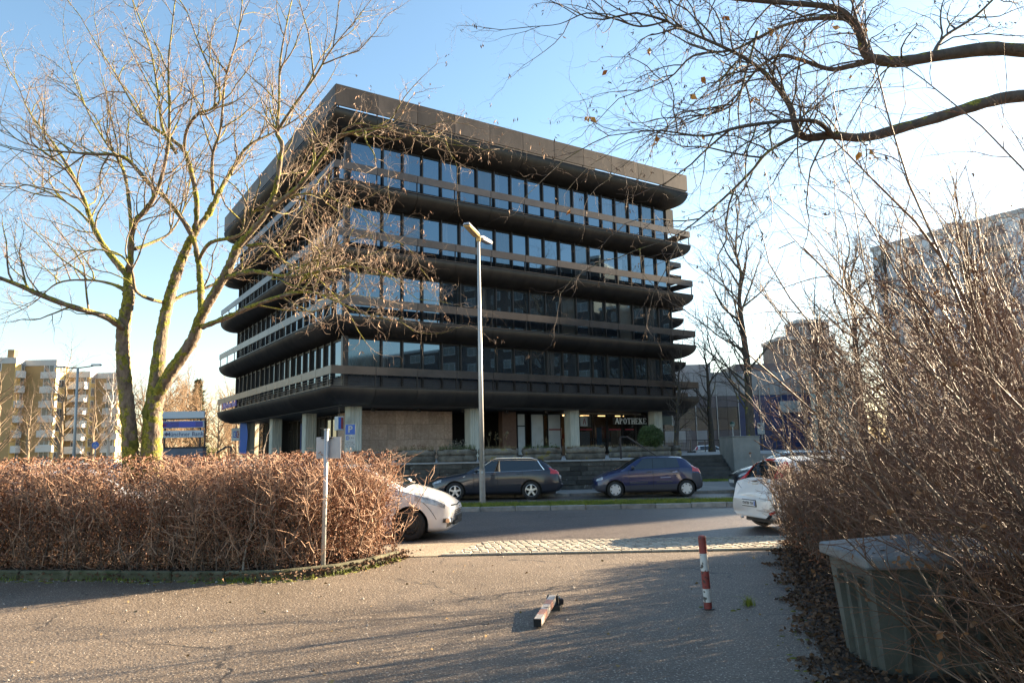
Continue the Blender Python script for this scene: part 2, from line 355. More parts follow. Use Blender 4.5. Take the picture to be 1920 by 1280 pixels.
# terrace in front of the office building, stairs
TZ = 1.27
ter = MB(); ter.prism([(-42, 30.66, -.2), (5.15, 30.66, -.2), (5.15, 38.45, -.2), (34, 38.45, -.2), (34, 60, -.2), (10, 60, -.2), (10, 84, -.2), (-42, 84, -.2)], (0, 0, TZ + .2 - .004))
tag(ter.build('terrace', M_terr), kind='structure')
edge_root = tag(MB().build('terrace_edge', M_terr), kind='structure')
es = MB().bbox(-.595, .595, 0, .7, -.07, 0, .012).mesh('edge_slab')
for k in range(20): link('edge_slab', es, M_terr, edge_root, (-18.3 + k * 1.2, 29.96, TZ))
tag(MB().box(10.02, 60, 60.02, 92, -.1, .30).build('car_park', M_road), kind='structure')
M_step = mat('step_stone', (.035, .034, .032), (.085, .082, .078), scale=3, rough=.85, bump=.5, bscale=30)
st = tag(MB().build('stairs', M_step), kind='structure')
for k in range(6):
    z1 = TZ - k * .19 - .01; y0 = 38.44 - .42 * (k + 1)
    MB().bbox(5.2, 10.6, y0, y0 + .46, z1 - .187, z1, .008).build('step', M_step, st)
tag(MB().box(5.2, 10.6, 36.2, 38.43, -.1, .14).build('stair_base', M_step), kind='structure')
n = 5000; px = rng.uniform(6, 11, n); blades('grass', np.stack([px, rng.uniform(34.2, 35.9, n), np.full(n, .1)], 1), .07, M_grass, label='small strip of short grass at the foot of the stairs')
# ------------------------------------------------------------------ office building
YAW = R_(33.35); C0 = (-9.10, 36.675, 0.0); W = 26.4
M_tray = mat('bronze_tray', (.019, .0165, .016), (.038, .031, .027), scale=1.6, rough=.38, metal=.4, rand=.22, stretch=(1, 1, .25))
M_rail = mat('bronze_rail', (.07, .056, .049), (.105, .085, .074), scale=1.5, rough=.34, metal=.5, rand=.14)
M_par = mat('bronze_parapet', (.052, .039, .031), (.13, .098, .077), scale=.9, rough=.55, metal=.3, rand=.16, stretch=(1, 1, .3))
M_fin = mat('bronze_fin', (.035, .03, .028), (.06, .05, .045), scale=3, rough=.38, metal=.6)
M_alu = mat('grey_metal', (.3, .31, .33), (.4, .41, .43), scale=4, rough=.4, metal=.7)
M_frame = mat('dark_frame', (.012, .011, .011), rough=.45)
M_pane = mat('window_glass', (.012, .015, .02), (.035, .034, .034), scale=.5, rough=.02, ior=2.75, rand=.5, tint=(.54, .79, 1.0))
M_curt = mat('window_glass_drawn', (.05, .045, .04), (.085, .075, .06), scale=14, rough=.05, ior=2.3, rand=.3, tint=(.5, .78, 1.0), stretch=(1, 1, .02))
M_side = mat('window_glass_side_curtain', (.012, .015, .02), (.035, .034, .034), scale=.5, rough=.03, ior=2.6, rand=.4, tint=(.56, .8, 1.0))
def _side(m):
    t = m.node_tree; N, L = t.nodes, t.links; b = N['Principled BSDF']; src = b.inputs['Base Color'].links[0].from_socket
    tc = N.new('ShaderNodeTexCoord'); sx = N.new('ShaderNodeSeparateXYZ'); L.new(tc.outputs['Object'], sx.inputs[0]); wv = N.new('ShaderNodeTexNoise'); wv.inputs['Scale'].default_value = 22; mp = N.new('ShaderNodeMapping'); mp.inputs['Scale'].default_value = (1, 1, .02); L.new(tc.outputs['Object'], mp.inputs[0]); L.new(mp.outputs[0], wv.inputs['Vector'])
    oi = N.new('ShaderNodeObjectInfo'); cp = N.new('ShaderNodeMath'); cp.operation = 'MULTIPLY_ADD'; cp.inputs[1].default_value = .8; cp.inputs[2].default_value = .15; L.new(oi.outputs['Random'], cp.inputs[0])
    lt = N.new('ShaderNodeMath'); lt.operation = 'LESS_THAN'; L.new(sx.outputs['X'], lt.inputs[0]); L.new(cp.outputs[0], lt.inputs[1])
    r = N.new('ShaderNodeValToRGB'); r.color_ramp.elements[0].color = (.035, .032, .03, 1); r.color_ramp.elements[1].color = (.12, .11, .10, 1); r.color_ramp.elements[0].position = .35; r.color_ramp.elements[1].position = .65; L.new(wv.outputs['Fac'], r.inputs[0])
    mx = N.new('ShaderNodeMix'); mx.data_type = 'RGBA'; L.new(lt.outputs[0], mx.inputs['Factor']); L.new(src, mx.inputs[6]); L.new(r.outputs[0], mx.inputs[7]); L.new(mx.outputs[2], b.inputs['Base Color'])
_side(M_side)
M_span = mat('grey_spandrel', (.05, .052, .058), (.075, .077, .085), scale=2, rough=.5, metal=.3)
M_deck = mat('tray_deck', (.03, .03, .03), rough=.8)
M_conc = mat('ribbed_concrete', (.40, .41, .36), (.62, .61, .53), scale=2.4, rough=.85, bump=.5, bscale=30, stretch=(3, 3, .35))
M_stone = mat('stone_panel', (.36, .245, .18), (.54, .40, .31), scale=7, rough=.85, bump=.8, bscale=28, rand=.14, speck=(30, .64, (.10, .07, .055)))
M_soff = mat('soffit', (.03, .03, .03), (.05, .05, .05), scale=2, rough=.7)
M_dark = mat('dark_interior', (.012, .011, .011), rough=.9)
M_white = mat('white_panel', (.40, .42, .42), (.5, .52, .52), scale=2, rough=.6)
M_clear = mat('shop_glass', (.02, .022, .024), rough=.02, ior=1.9, alpha=.38)
M_lamp = mat('warm_lamp', (.9, .8, .6), emit=(1, .62, .25), estr=.9)
off = thing('office_building', 'dark bronze office building with four stacked storeys of curved trays and window bands', 'office building', C0, YAW)
T = [5.07 + 3.615 * k for k in range(4)] + [19.85]
HEAD = [T[1] - .86, T[2] - .86, T[3] - .86, T[4] - 1.09]; INS = 1.2

def smap(side, s, o, WW=W): return [(s, o), (o, s), (WW - o, s), (s, WW - o)][side]
def tray_panel(side, s0, s1, first, last, h, ins, WW=W):
    mb = MB(); prof = [(0, 0), (0, -.06)] + [(ins * (1 - math.cos(t)), -.06 - (h - .06) * math.sin(t)) for t in [math.pi / 2 * k / 11 for k in range(1, 12)]]
    prof = [(.05, 0)] + prof; vs = []
    for o, z in prof:
        a = o if first else s0; b = WW - o if last else s1
        vs += [(*smap(side, a, o, WW), z), (*smap(side, b, o, WW), z)]
    # inner returns at the joints
    for o, z in prof:
        a = o if first else s0; b = WW - o if last else s1; o2 = o + .05
        vs += [(*smap(side, a, o2, WW), z + .03), (*smap(side, b, o2, WW), z + .03)]
    n = len(prof); fs = [(2 * i, 2 * i + 1, 2 * i + 3, 2 * i + 2) for i in range(n - 1)]
    fs += [(2 * i, 2 * i + 2, 2 * n + 2 * i + 2, 2 * n + 2 * i) for i in range(n - 1)] + [(2 * i + 1, 2 * i + 3, 2 * n + 2 * i + 3, 2 * n + 2 * i + 1) for i in range(n - 1)]
    mb.add(vs, fs); return mb
NP = 11; PL = W / NP; G = .014
for k in range(5):
    h = .92 if k == 0 else (.90 if k < 4 else 1.12); z = T[k]
    for side in (0, 1):
        cache = {}
        for i in range(NP):
            first, last = i == 0, i == NP - 1
            if first or last or side not in cache:
                me = tray_panel(side, (0 if not first and not last else i * PL) + (0 if first else G), (PL if not first and not last else (i + 1) * PL) - (0 if last else G), first, last, h, INS).mesh('tray_panel')
                for p in me.polygons: p.use_smooth = True
                if not first and not last: cache[side] = me
            else: me = cache[side]
            loc = (0, 0, z) if first or last else ((i * PL, 0, z) if side == 0 else (0, i * PL, z))
            link('tray_panel', me, M_tray, off, loc)
    for side in (2, 3): link('rear_tray', tray_panel(side, 0, W, True, True, h, INS).mesh('rear_tray'), M_tray, off, (0, 0, z))
    dz = z - .07
    MB().box(.05, W - .05, .05, W - .05, dz - .06, dz).build('tray_deck', M_deck, off)
    # window band: core wall behind the panes
    if k < 4:
        MB().box(INS + .10, W - INS - .1, INS + .10, W - INS - .1, z - .9, HEAD[k] + .9).build('core_wall', M_dark, off)
# lip strip: pale edge of every tray
for k in range(5):
    mb = MB(); z = T[k]
    mb.box(-.012, W, -.012, .05, z + .002, z + .032); mb.box(-.012, .05, .051, W, z + .002, z + .032); mb.box(W - .05, W + .012, .051, W, z + .002, z + .032)
    mb.build('tray_edge', M_rail, off)
# rails: panel bands and their posts
bandR = MB().box(G, PL - G, 0, .07, .62, 1.04).mesh('rail_panel'); bandL = MB().box(0, .07, G, PL - G, .62, 1.04).mesh('rail_panel')
bandL0 = MB().box(0, .07, .075, PL - G, .62, 1.04).mesh('rail_panel')
postR = MB().box(-.03, .03, .075, .13, -.06, .66).mesh('rail_post'); postL = MB().box(.075, .13, -.03, .03, -.06, .66).mesh('rail_post')
wireR = MB(); wireL = MB()
for q in range(4):
    wireR.bar((0, .1, .10 + q * .13), (W, .1, .10 + q * .13), .018); wireL.bar((.1, .14, .10 + q * .13), (.1, W, .10 + q * .13), .018)
for k in range(4):
    for i in range(NP):
        link('rail_panel', bandR, M_rail, off, (i * PL, 0, T[k])); link('rail_panel', bandL0 if i == 0 else bandL, M_rail, off, (0, i * PL, T[k]))
        link('rail_post', postR, M_fin, off, (i * PL + (.7 if i == 0 else 0), 0, T[k])); link('rail_post', postL, M_fin, off, (0, i * PL + (.7 if i == 0 else 0), T[k]))
    rr = MB().box(W - .07, W, .08, W, .62, 1.04); rr.build('rail_panel', M_rail, off, (0, 0, T[k]))
    link('rail_post', postR, M_fin, off, (W - .08, 0, T[k])); link('rail_post', postL, M_fin, off, (0, W - .08, T[k]))
wireR.build('rail_wire', M_fin, off, (0, 0, T[0])); wireL.build('rail_wire', M_fin, off, (0, 0, T[0]))
# parapet
PB, PT = 20.0, 21.17
parR = MB().box(G, PL - G, 0, .09, PB, PT).mesh('parapet_panel'); parL = MB().box(0, .09, G, PL - G, PB, PT).mesh('parapet_panel'); parL0 = MB().box(0, .09, .095, PL - G, PB, PT).mesh('parapet_panel')
for i in range(NP):
    link('parapet_panel', parR, M_par, off, (i * PL, 0, 0)); link('parapet_panel', parL0 if i == 0 else parL, M_par, off, (0, i * PL, 0))
MB().box(W - .09, W, .095, W, PB, PT).box(.095, W - .095, W - .09, W, PB, PT).build('rear_parapet', M_par, off)
mb = MB()
for i in range(NP + 1):
    a = min(max(i * PL, .2), W - .2); mb.box(a - .03, a + .03, .1, .16, T[4] - .1, PB + .3); mb.box(.1, .16, a + .03 if i == 0 else a - .03, a + .09 if i == 0 else a + .03, T[4] - .1, PB + .3)
mb.build('parapet_bracket', M_fin, off)
MB().box(3.6, 18.2, .55, .62, T[4] - .08, PT - .25).box(.55, .62, 3.6, 20, T[4] - .08, PT - .25).build('roof_upstand', M_alu, off)
# windows
XS = [1.25] + [3.19 + 1.2237 * k for k in range(19)]
M1 = 1.2237
for k in range(4):
    zs, zh = T[k] - .02, HEAD[k]
    zp0 = zs + (.20 if k else .62)
    hgt = zh - zs
    fr = {}; pn = {}; cur = {}
    def wmesh(wd, swap):
        f = MB(); t = .03
        def bx(a0, a1, b0, b1, z0, z1): f.box(a0, a1, b0, b1, z0, z1) if not swap else f.box(b0, b1, a0, a1, z0, z1)
        bx(.045, .045 + t, -.03, .06, zp0 - zs, hgt - .09); bx(wd - .045 - t, wd - .045, -.03, .06, zp0 - zs, hgt - .09)
        bx(.045 + t, wd - .045 - t, -.03, .06, hgt - .14, hgt - .09); bx(.045 + t, wd - .045 - t, -.03, .06, zp0 - zs, zp0 - zs + .05)
        return f.mesh('window')
    def pmesh(wd, swap):
        f = MB(); a = (.076, wd - .076, .02, .05, zp0 - zs + .05, hgt - .14)
        return (f.box(*a) if not swap else f.box(a[2], a[3], a[0], a[1], a[4], a[5])).mesh('pane')
    def smesh(wd, swap):
        f = MB(); a = (.046, wd - .046, .0, .06, .02, zp0 - zs - .004)
        return (f.box(*a) if not swap else f.box(a[2], a[3], a[0], a[1], a[4], a[5])).mesh('spandrel')
    for swap in (False, True):
        fin = MB().box(-.044, .044, -.13, .06, 0, hgt) if not swap else MB().box(-.13, .06, -.044, .044, 0, hgt)
        finm = fin.mesh('mullion')
        sets = {wd: (wmesh(wd, swap), pmesh(wd, swap), smesh(wd, swap)) for wd in (1.94, M1)}
        head = MB().box(INS, W - INS, -.02, .07, 0, .09) if not swap else MB().box(-.02, .07, INS + .1, W - INS, 0, .09)
        link('window_head', head.mesh('window_head'), M_frame, off, (0, INS, zh - .09) if not swap else (INS, 0, zh - .09))
        for i, a in enumerate(XS):
            loc = (a, INS, zs) if not swap else (INS, a, zs)
            link('mullion', finm, M_fin, off, loc)
            if i == len(XS) - 1: break
            wd = 1.94 if i == 0 else M1
            fm, pm, sm_ = sets[wd]
            wo_ = link('window', fm, M_frame, off, loc)
            r = random.random()
            p = link('pane', pm, None, wo_); 
            if not pm.materials: pm.materials.append(M_pane)
            p.material_slots[0].link = 'OBJECT'; p.material_slots[0].material = M_curt if r < (.16 if not swap else .05) else (M_side if r < .42 and not swap else M_pane)
            p.rotation_euler = ((random.uniform(-.004, .004), 0, random.uniform(-.006, .006)) if not swap else (0, random.uniform(-.004, .004), random.uniform(-.006, .006)))
            link('spandrel', sm_, M_span if k == 0 else M_frame, off, loc)
    # corner post
    MB().box(.93, 1.19, .93, 1.19, 0, hgt).build('corner_post', M_fin, off, (0, 0, zs))
# ground floor
MB().box(.9, W - .9, .9, W - .9, 4.155, 4.2).build('soffit', M_soff, off)
def column_mesh():
    mb = MB(); prof = []; hw = .36; n = 5
    for side in range(4):
        for i in range(n):
            t = -hw + 2 * hw * i / n; rib = (2 * hw / n)
            for (u_, d_) in ((t + .012, 0), (t + rib * .62, 0), (t + rib * .72, -.035), (t + rib * .95, -.035)):
                x, y = u_, -hw - d_
                if abs(u_) > hw - .05: y = -hw + .03
                for _ in range(side): x, y = -y, x
                prof.append((x, y))
    mb.prism([(x, y, 0) for x, y in prof], (0, 0, 2.94)); return mb.mesh('column')
cmesh = column_mesh()
CA = [1.95 + 7.35 * k for k in range(4)]
for a in CA: link('column', cmesh, M_conc, off, (a, 1.95, TZ - .05))
for b in CA[1:]: link('column', cmesh, M_conc, off, (1.95, b, TZ - .05))
# stone clad block at the corner: panels one by one
SX0, SX1, SB1 = 3.0, 8.78, 7.6
MB().box(SX0 + .06, SX1 - .02, 3.56, SB1, TZ, 4.15).build('stone_block', M_dark, off)
zr = [(4.06, 3.30), (3.29, 2.42), (2.41, 1.28)]
pc = {}
for (z1, z0) in zr:
    me = MB().bbox(0, .518, -.0, .05, z0, z1, .006).mesh('stone_panel'); ml = MB().bbox(0, .05, 0, .518, z0, z1, .006).mesh('stone_panel')
    for i in range(11): link('stone_panel', me, M_stone, off, (SX0 + .02 + i * .524, 3.5 + random.uniform(-.004, .004), 0))
    for i in range(7): link('stone_panel', ml, M_stone, off, (SX0 - .0 + random.uniform(-.004, .004), 3.56 + i * .524, 0))
# core behind the shops, glazed fronts
MB().box(9.0, W - 2.2, 7.2, W - 3, TZ, 4.15).box(6.4, 9.0, 7.7, W - 3, TZ, 4.15).build('shop_core', M_dark, off)
def shopwin(a0, a1, b, z0, z1, pane, swap=False, name='shop_window', sub='pane', bar=None):
    f = MB(); t = .05
    def bx(m_, p0, p1, q0, q1, c0, c1): m_.box(p0, p1, q0, q1, c0, c1) if not swap else m_.box(q0, q1, p0, p1, c0, c1)
    bx(f, a0, a0 + t, b - .05, b + .05, z0, z1); bx(f, a1 - t, a1, b - .05, b + .05, z0, z1); bx(f, a0 + t, a1 - t, b - .05, b + .05, z1 - t, z1); bx(f, a0 + t, a1 - t, b - .05, b + .05, z0, z0 + t)
    if bar: bx(f, a0 + t, a1 - t, b - .05, b + .05, bar - .03, bar + .03)
    o = f.build(name, M_frame, off); g = MB(); bx(g, a0 + t, a1 - t, b - .012, b + .012, z0 + t, z1 - t); g.build(sub, pane, o); return o
# entrance pier and white shop panels
MB().bbox(12.3, 13.35, 3.4, 3.9, TZ, 4.1, .02).build('entrance_pier', mat('brown_pier', (.12, .065, .045), (.17, .095, .065), scale=5, rough=.8), off)
shopwin(13.5, 14.15, 3.6, TZ + .05, 4.0, M_white, bar=3.2); shopwin(14.55, 15.6, 3.6, TZ + .05, 4.0, M_white); shopwin(15.9, 17.0, 3.6, TZ + .05, 4.0, M_white)
M_red = mat('red_strip', (.25, .02, .035), rough=.5)
for a0, a1 in ((15.98, 16.94), (18.6, 19.6), (21.1, 22.2), (22.6, 23.4)): MB().box(a0, a1, 3.52, 3.545, 2.93, 3.01).build('red_strip', M_red, off)
for a0, a1 in ((17.5, 18.3), (18.35, 19.7), (19.8, 20.95), (21.0, 22.35), (22.4, 23.6), (23.65, 24.6)): shopwin(a0, a1, 3.6, TZ + .05, 4.0, M_clear)
MB().box(17.4, 24.6, 4.0, 7.0, 4.02, 4.14).build('shop_ceiling', M_white, off)
M_goods = [mat('goods_%s' % n_, c_, rough=.6, rand=.3) for n_, c_ in (('beige', (.28, .21, .14)), ('white', (.42, .42, .42)), ('red', (.16, .04, .03)), ('blue', (.06, .12, .2)), ('brown', (.13, .075, .05)))]
for q in range(46):
    a = random.uniform(17.6, 24.3); z = random.choice((TZ, 1.9, 2.4)); wd = random.uniform(.15, .5)
    MB().bbox(a, a + wd, 5.2 + random.uniform(0, .8), 6.2, z, z + random.uniform(.3, .9), .01).build('shelf_goods', random.choice(M_goods), off)
MB().box(17.5, 24.5, 6.6, 6.7, TZ, 4.0).build('shop_rear_wall', mat('shop_wall', (.10, .07, .045), (.16, .11, .075), scale=1, rough=.8), off)
for a in (17.9, 19.4, 21.0, 22.6): MB().box(a, a + .7, 4.4, 4.55, 3.92, 3.98).build('shop_lamp', M_lamp, off)
# posters behind the glass
for a, z, wd, hh, m_ in ((18.7, 1.75, .8, 1.1, M_goods[1]), (19.0, 3.15, .7, .75, M_white), (20.1, 1.6, .45, 1.5, M_goods[3]), (21.4, 1.7, .6, 1.2, M_goods[0]), (14.7, 1.5, .3, .9, M_goods[1])):
    MB().box(a, a + wd, 3.66, 3.68, z, z + hh).build('poster', m_, off)
# bank glazing on the left side
M_bank = mat('bank_glass', (.03, .026, .02), rough=.03, ior=2.3, rand=.3)
b = SB1 + .1; k = 0
while b < 24.5:
    wd = 1.15 if k % 3 else .85
    shopwin(b, b + wd, 3.6, TZ + .04, 4.08, M_bank, swap=True, bar=3.35 if k % 3 == 0 else None); b += wd + .12; k += 1
MB().box(3.5, 6.4, 24.55, 24.7, TZ, 4.15).build('bank_end_wall', M_dark, off)
MB().box(24.72, 24.86, 3.6, 7.3, TZ, 4.15).build('shop_end_wall', M_dark, off)
# bank entrance, standing forward at the left end
for q in range(4): shopwin(19.2 + q * 1.22, 20.36 + q * 1.22, 2.75, TZ + .04, 4.08, M_bank, swap=True, name='entrance_window', bar=3.3 if q in (1, 2) else None)
MB().box(2.75, 3.55, 24.05, 24.16, TZ, 4.12).box(2.82, 3.55, 19.05, 19.16, TZ, 4.12).build('entrance_side', M_frame, off)
# soffit lamps
for a in (3.4, 6.2, 9.1, 12.2, 15.2): MB().lathe([(.0, -.18), (.11, -.18), (.12, -.02), (.12, 0), (0, 0)], 10, (a, 2.75, 4.154)).build('soffit_lamp', M_frame, off)
# rear stair tower seen past the right end
rt = (27.3, 6.6)
for k in range(4):
    z = T[k] - .15
    for side in (0, 2): link('tower_tray', tray_panel(side, 0, 5.0, True, True, .85, 1.0, 5.0).mesh('tower_tray'), M_tray, off, (rt[0], rt[1], z))
    MB().box(rt[0], rt[0] + 5.0, rt[1], rt[1] + .07, z + .7, z + 1.1).box(rt[0] + 4.93, rt[0] + 5.0, rt[1] + .075, rt[1] + 5, z + .7, z + 1.1).build('tower_rail', M_rail, off)
    MB().box(rt[0] + .05, rt[0] + 4.95, rt[1] + .05, rt[1] + 4.95, z - .1, z - .05).build('tower_deck', M_deck, off)
MB().box(rt[0] + .5, rt[0] + 3.4, rt[1] + 1.2, rt[1] + 4.6, TZ, 19.6).box(rt[0] - .4, rt[0] + 4.7, rt[1] + .3, rt[1] + 4.7, 19.62, 21.5).build('stair_tower', M_tray, off)

# lettering and signs fixed to the building: things of their own
wx = Matrix.Translation(C0) @ Matrix.Rotation(YAW, 4, 'Z')
def bw(a, b, z): return (wx @ Vector((a, b, z)))
sg = thing('pharmacy_sign', 'pale serif letters APOTHEKE on a black fascia above the pharmacy window', 'sign', bw(22.35, 2.95, 3.52), YAW)
MB().bbox(-1.35, 1.75, -.0, .06, -.24, .26, .01).build('fascia', M_frame, sg)
M_letter = mat('pale_letters', (.9, .93, .94), rough=.5)
def serif_letters(word, x, h, m_, parent, y=-.012):
    mb = MB(); t = h * .16; se = h * .07
    def v(x0, z0, z1): mb.box(x0, x0 + t, y - .02, y, z0, z1); mb.box(x0 - t * .45, x0 + t * 1.45, y - .018, y - .0005, z0 - .001, z0 + se); mb.box(x0 - t * .45, x0 + t * 1.45, y - .018, y - .0005, z1 - se, z1 + .001)
    def hb(x0, x1, z): mb.box(x0, x1, y - .0195, y - .0004, z, z + se * 1.2)
    def arc(cx, cz, rx, rz, a0, a1, th):
        n = 12; ps = []
        for i in range(n):
            A, B = a0 + (a1 - a0) * i / n, a0 + (a1 - a0) * (i + 1) / n
            q = [(cx + rx * math.cos(A), cz + rz * math.sin(A)), (cx + rx * math.cos(B), cz + rz * math.sin(B)), (cx + (rx - th) * math.cos(B), cz + (rz - th * .5) * math.sin(B)), (cx + (rx - th) * math.cos(A), cz + (rz - th * .5) * math.sin(A))]
            mb.prism([(a_, y, c_) for a_, c_ in q], (0, -.019, 0))
    def dg(p, q, th): mb.bar((p[0], y - .009, p[1]), (q[0], y - .009, q[1]), .018, th)
    for c in word:
        wd = h * .72
        if c == 'A': dg((x, 0), (x + wd * .5, h), t * .6); dg((x + wd, 0), (x + wd * .5, h), t * 1.1); hb(x + wd * .2, x + wd * .8, h * .32); mb.box(x - t * .5, x + t * .6, y - .018, y - .001, -.001, se); mb.box(x + wd - t * .8, x + wd + t * .6, y - .018, y - .001, -.001, se)
        elif c == 'P': v(x + t * .4, 0, h); arc(x + t, h * .74, wd * .72, h * .26, -math.pi / 2, math.pi / 2, t)
        elif c == 'O': arc(x + wd * .5, h * .5, wd * .52, h * .5, 0, 2 * math.pi, t)
        elif c == 'T': v(x + wd * .5 - t / 2, 0, h); hb(x, x + wd, h - se * 1.3); mb.box(x, x + se, y - .017, y - .001, h * .78, h); mb.box(x + wd - se, x + wd, y - .017, y - .001, h * .78, h)
        elif c == 'H': v(x + t * .3, 0, h); v(x + wd - t * 1.1, 0, h); hb(x + t, x + wd - t, h * .46)
        elif c == 'E': v(x + t * .3, 0, h); hb(x + t, x + wd * .9, h - se * 1.3); hb(x + t, x + wd * .75, h * .47); hb(x + t, x + wd * .95, .001); mb.box(x + wd * .9, x + wd * .9 + se, y - .017, y - .001, h * .75, h); mb.box(x + wd * .93, x + wd * .93 + se, y - .017, y - .001, 0, h * .25)
        elif c == 'K': v(x + t * .3, 0, h); dg((x + t, h * .42), (x + wd * .85, h), t * .6); dg((x + wd * .35, h * .58), (x + wd * .95, 0), t * 1.05)
        x += wd + h * .2
    return mb.build('lettering', m_, parent)
serif_letters('APOTHEKE', -1.15, .40, M_letter, sg).location = (0, 0, -.19)
# pharmacy A symbol sign box
pb = thing('pharmacy_symbol', 'small white sign with a red A behind the pharmacy window', 'sign', bw(18.75, 3.3, 3.5), YAW)
MB().bbox(-.3, .3, 0, .08, -.32, .32, .01).build('sign_box', M_white, pb)
MB().bar((-.1, -.012, -.2), (0, -.012, .2), .07, .02).bar((.12, -.012, -.2), (.02, -.012, .2), .07, .02).bar((-.06, -.013, -.04), (.08, -.013, -.04), .06, .02).build('letter', M_red, pb)
gp = thing('pharmacy_cross_sign', 'small grey green sign with white edge projecting right of the last column', 'sign', bw(25.4, 2.2, 3.55), YAW)
MB().bbox(-.55, .42, -.05, .05, -.3, .3, .01).build('sign_box', mat('grey_green', (.08, .11, .10), rough=.5), gp); MB().bbox(.43, .55, -.07, .07, -.36, .36, .01).build('sign_edge', M_white, gp)
# letters on the left rail
rs = thing('rail_sign', 'violet blue letters Münchner Bank standing on the left end of the lowest tray', 'sign', bw(-.12, 21.8, T[0] + .34), YAW - R_(90))
M_vio = mat('violet_letters', (.16, .12, .42), rough=.35); M_org = mat('orange_emblem', (.75, .20, .05), rough=.4)
text('Münchner Bank', .62, M_vio, rs, (.35, 0, 0), UPR, .04, bold=.012)
MB().box(-2.35, -2.2, -.04, .04, -.24, .24).box(-1.85, -1.7, -.04, .04, -.24, .24).build('emblem_side', M_vio, rs); MB().bar((-2.2, -.0, .2), (-2.02, 0, -.2), .08, .08).bar((-1.85, 0, .2), (-2.02, 0, -.2), .08, .08).build('emblem_chevron', M_org, rs)
# EC box, banner, hanging box sign
ec = thing('cash_card_sign', 'small white illuminated box with red and blue EC emblem left of the bank entrance', 'sign', at(444, 814, 58.5) , 0)
MB().bbox(-.42, .36, 0, .18, -.5, .5, .02).build('sign_box', M_white, ec); M_blu = mat('sign_blue', (.02, .11, .45), rough=.4)
MB().box(.365, .43, -.01, .2, -.5, .5).build('box_side', M_frame, ec)
MB().box(-.26, -.02, -.02, -.004, -.26, .26).build('blue_half', M_blu, ec); MB().box(.0, .24, -.02, -.004, -.26, .26).build('red_half', M_red, ec)
MB().box(-.2, -.15, -.03, -.021, -.17, .17).box(-.15, -.04, -.03, -.021, .12, .17).box(-.15, -.04, -.03, -.021, -.17, -.12).box(-.15, -.06, -.03, -.021, -.02, .03).box(.05, .1, -.03, -.021, -.17, .17).box(.1, .2, -.03, -.021, .12, .17).box(.1, .2, -.03, -.021, -.17, -.12).build('lettering', M_white, ec)
bf = thing('blue_banner', 'tall narrow blue banner flag on a pole beside the bank entrance', 'banner', at(456, 853, 57), 0)
MB().prism([(-.30, 0, .1), (.22, 0, .1), (.30, 0, 1.5), (.22, 0, 2.35), (-.05, 0, 2.62), (-.3, 0, 2.6)], (0, .02, 0)).build('cloth', M_blu, bf); MB().tube([(-.34, 0.01, -.6), (-.34, 0.01, 2.65)], .03, 6).build('pole', M_alu, bf)
for q in range(3): pass
hb_ = thing('hanging_sign_box', 'white box sign with dark blue and red face hanging beside the corner column', 'sign', bw(1.0, 1.5, 3.25), YAW)
MB().bbox(-.16, .16, -.26, .26, -.36, .36, .015).build('sign_box', M_white, hb_); MB().box(-.13, .0, -.275, -.262, -.3, .3).build('blue_face', M_blu, hb_); MB().box(.0, .13, -.275, -.262, -.3, .3).build('red_face', mat('dull_red', (.2, .03, .03)), hb_)
MB().box(.162, .175, -.24, .24, -.32, .32).build('dark_side', M_frame, hb_); MB().tube([(0, 0, .36), (0, 0, .92)], .02, 6).build('rod', M_frame, hb_)
# ------------------------------------------------------------------ cars
M_tyre = mat('tyre', (.012, .012, .012), (.025, .024, .023), scale=8, rough=.85)
M_rim = mat('alloy', (.62, .63, .64), rough=.3, metal=.85); M_cap = mat('hub_cap', (.5, .51, .52), (.6, .6, .61), scale=6, rough=.4, metal=.4)
M_steel = mat('steel_rim', (.02, .02, .02), rough=.5)
M_cglass = mat('car_glass', (.012, .018, .02), rough=.02, ior=2.0); M_black = mat('black_plastic', (.018, .018, .019), rough=.55)
M_lightc = mat('headlight_lens', (.16, .17, .18), (.62, .63, .64), scale=14, rough=.08, coat=1, metal=.2); M_lightr = mat('tail_lens', (.42, .012, .015), (.55, .02, .02), scale=9, rough=.12, coat=1)
M_chrome = mat('chrome', (.75, .75, .75), rough=.12, metal=1.0); M_plate = mat('plate_white', (.7, .7, .68), rough=.5)
M_seam = mat('panel_gap', (.01, .01, .01), rough=.8)
def paint(n, c, c2=None, metal=.3, rough=.35): return mat(n, c, c2 or tuple(v * 1.12 for v in c), scale=2.5, rough=rough, metal=metal, coat=.9, coat_r=.04, detail=3)

def pchip(xs, ys, x):
    n = len(xs); h = [xs[i + 1] - xs[i] for i in range(n - 1)]; d = [(ys[i + 1] - ys[i]) / h[i] for i in range(n - 1)]
    m = [0] * n; m[0], m[-1] = d[0], d[-1]
    for i in range(1, n - 1): m[i] = 0 if d[i - 1] * d[i] <= 0 else 2 / (1 / d[i - 1] + 1 / d[i])
    i = min(max(int(x), 0), n - 2) if xs[0] == 0 and xs[-1] == n - 1 else max(j for j in range(n - 1) if xs[j] <= x or j == 0)
    t = (x - xs[i]) / h[i]; a, b = ys[i], ys[i + 1]
    return (2 * t**3 - 3 * t * t + 1) * a + (t**3 - 2 * t * t + t) * h[i] * m[i] + (-2 * t**3 + 3 * t * t) * b + (t**3 - t * t) * h[i] * m[i + 1]

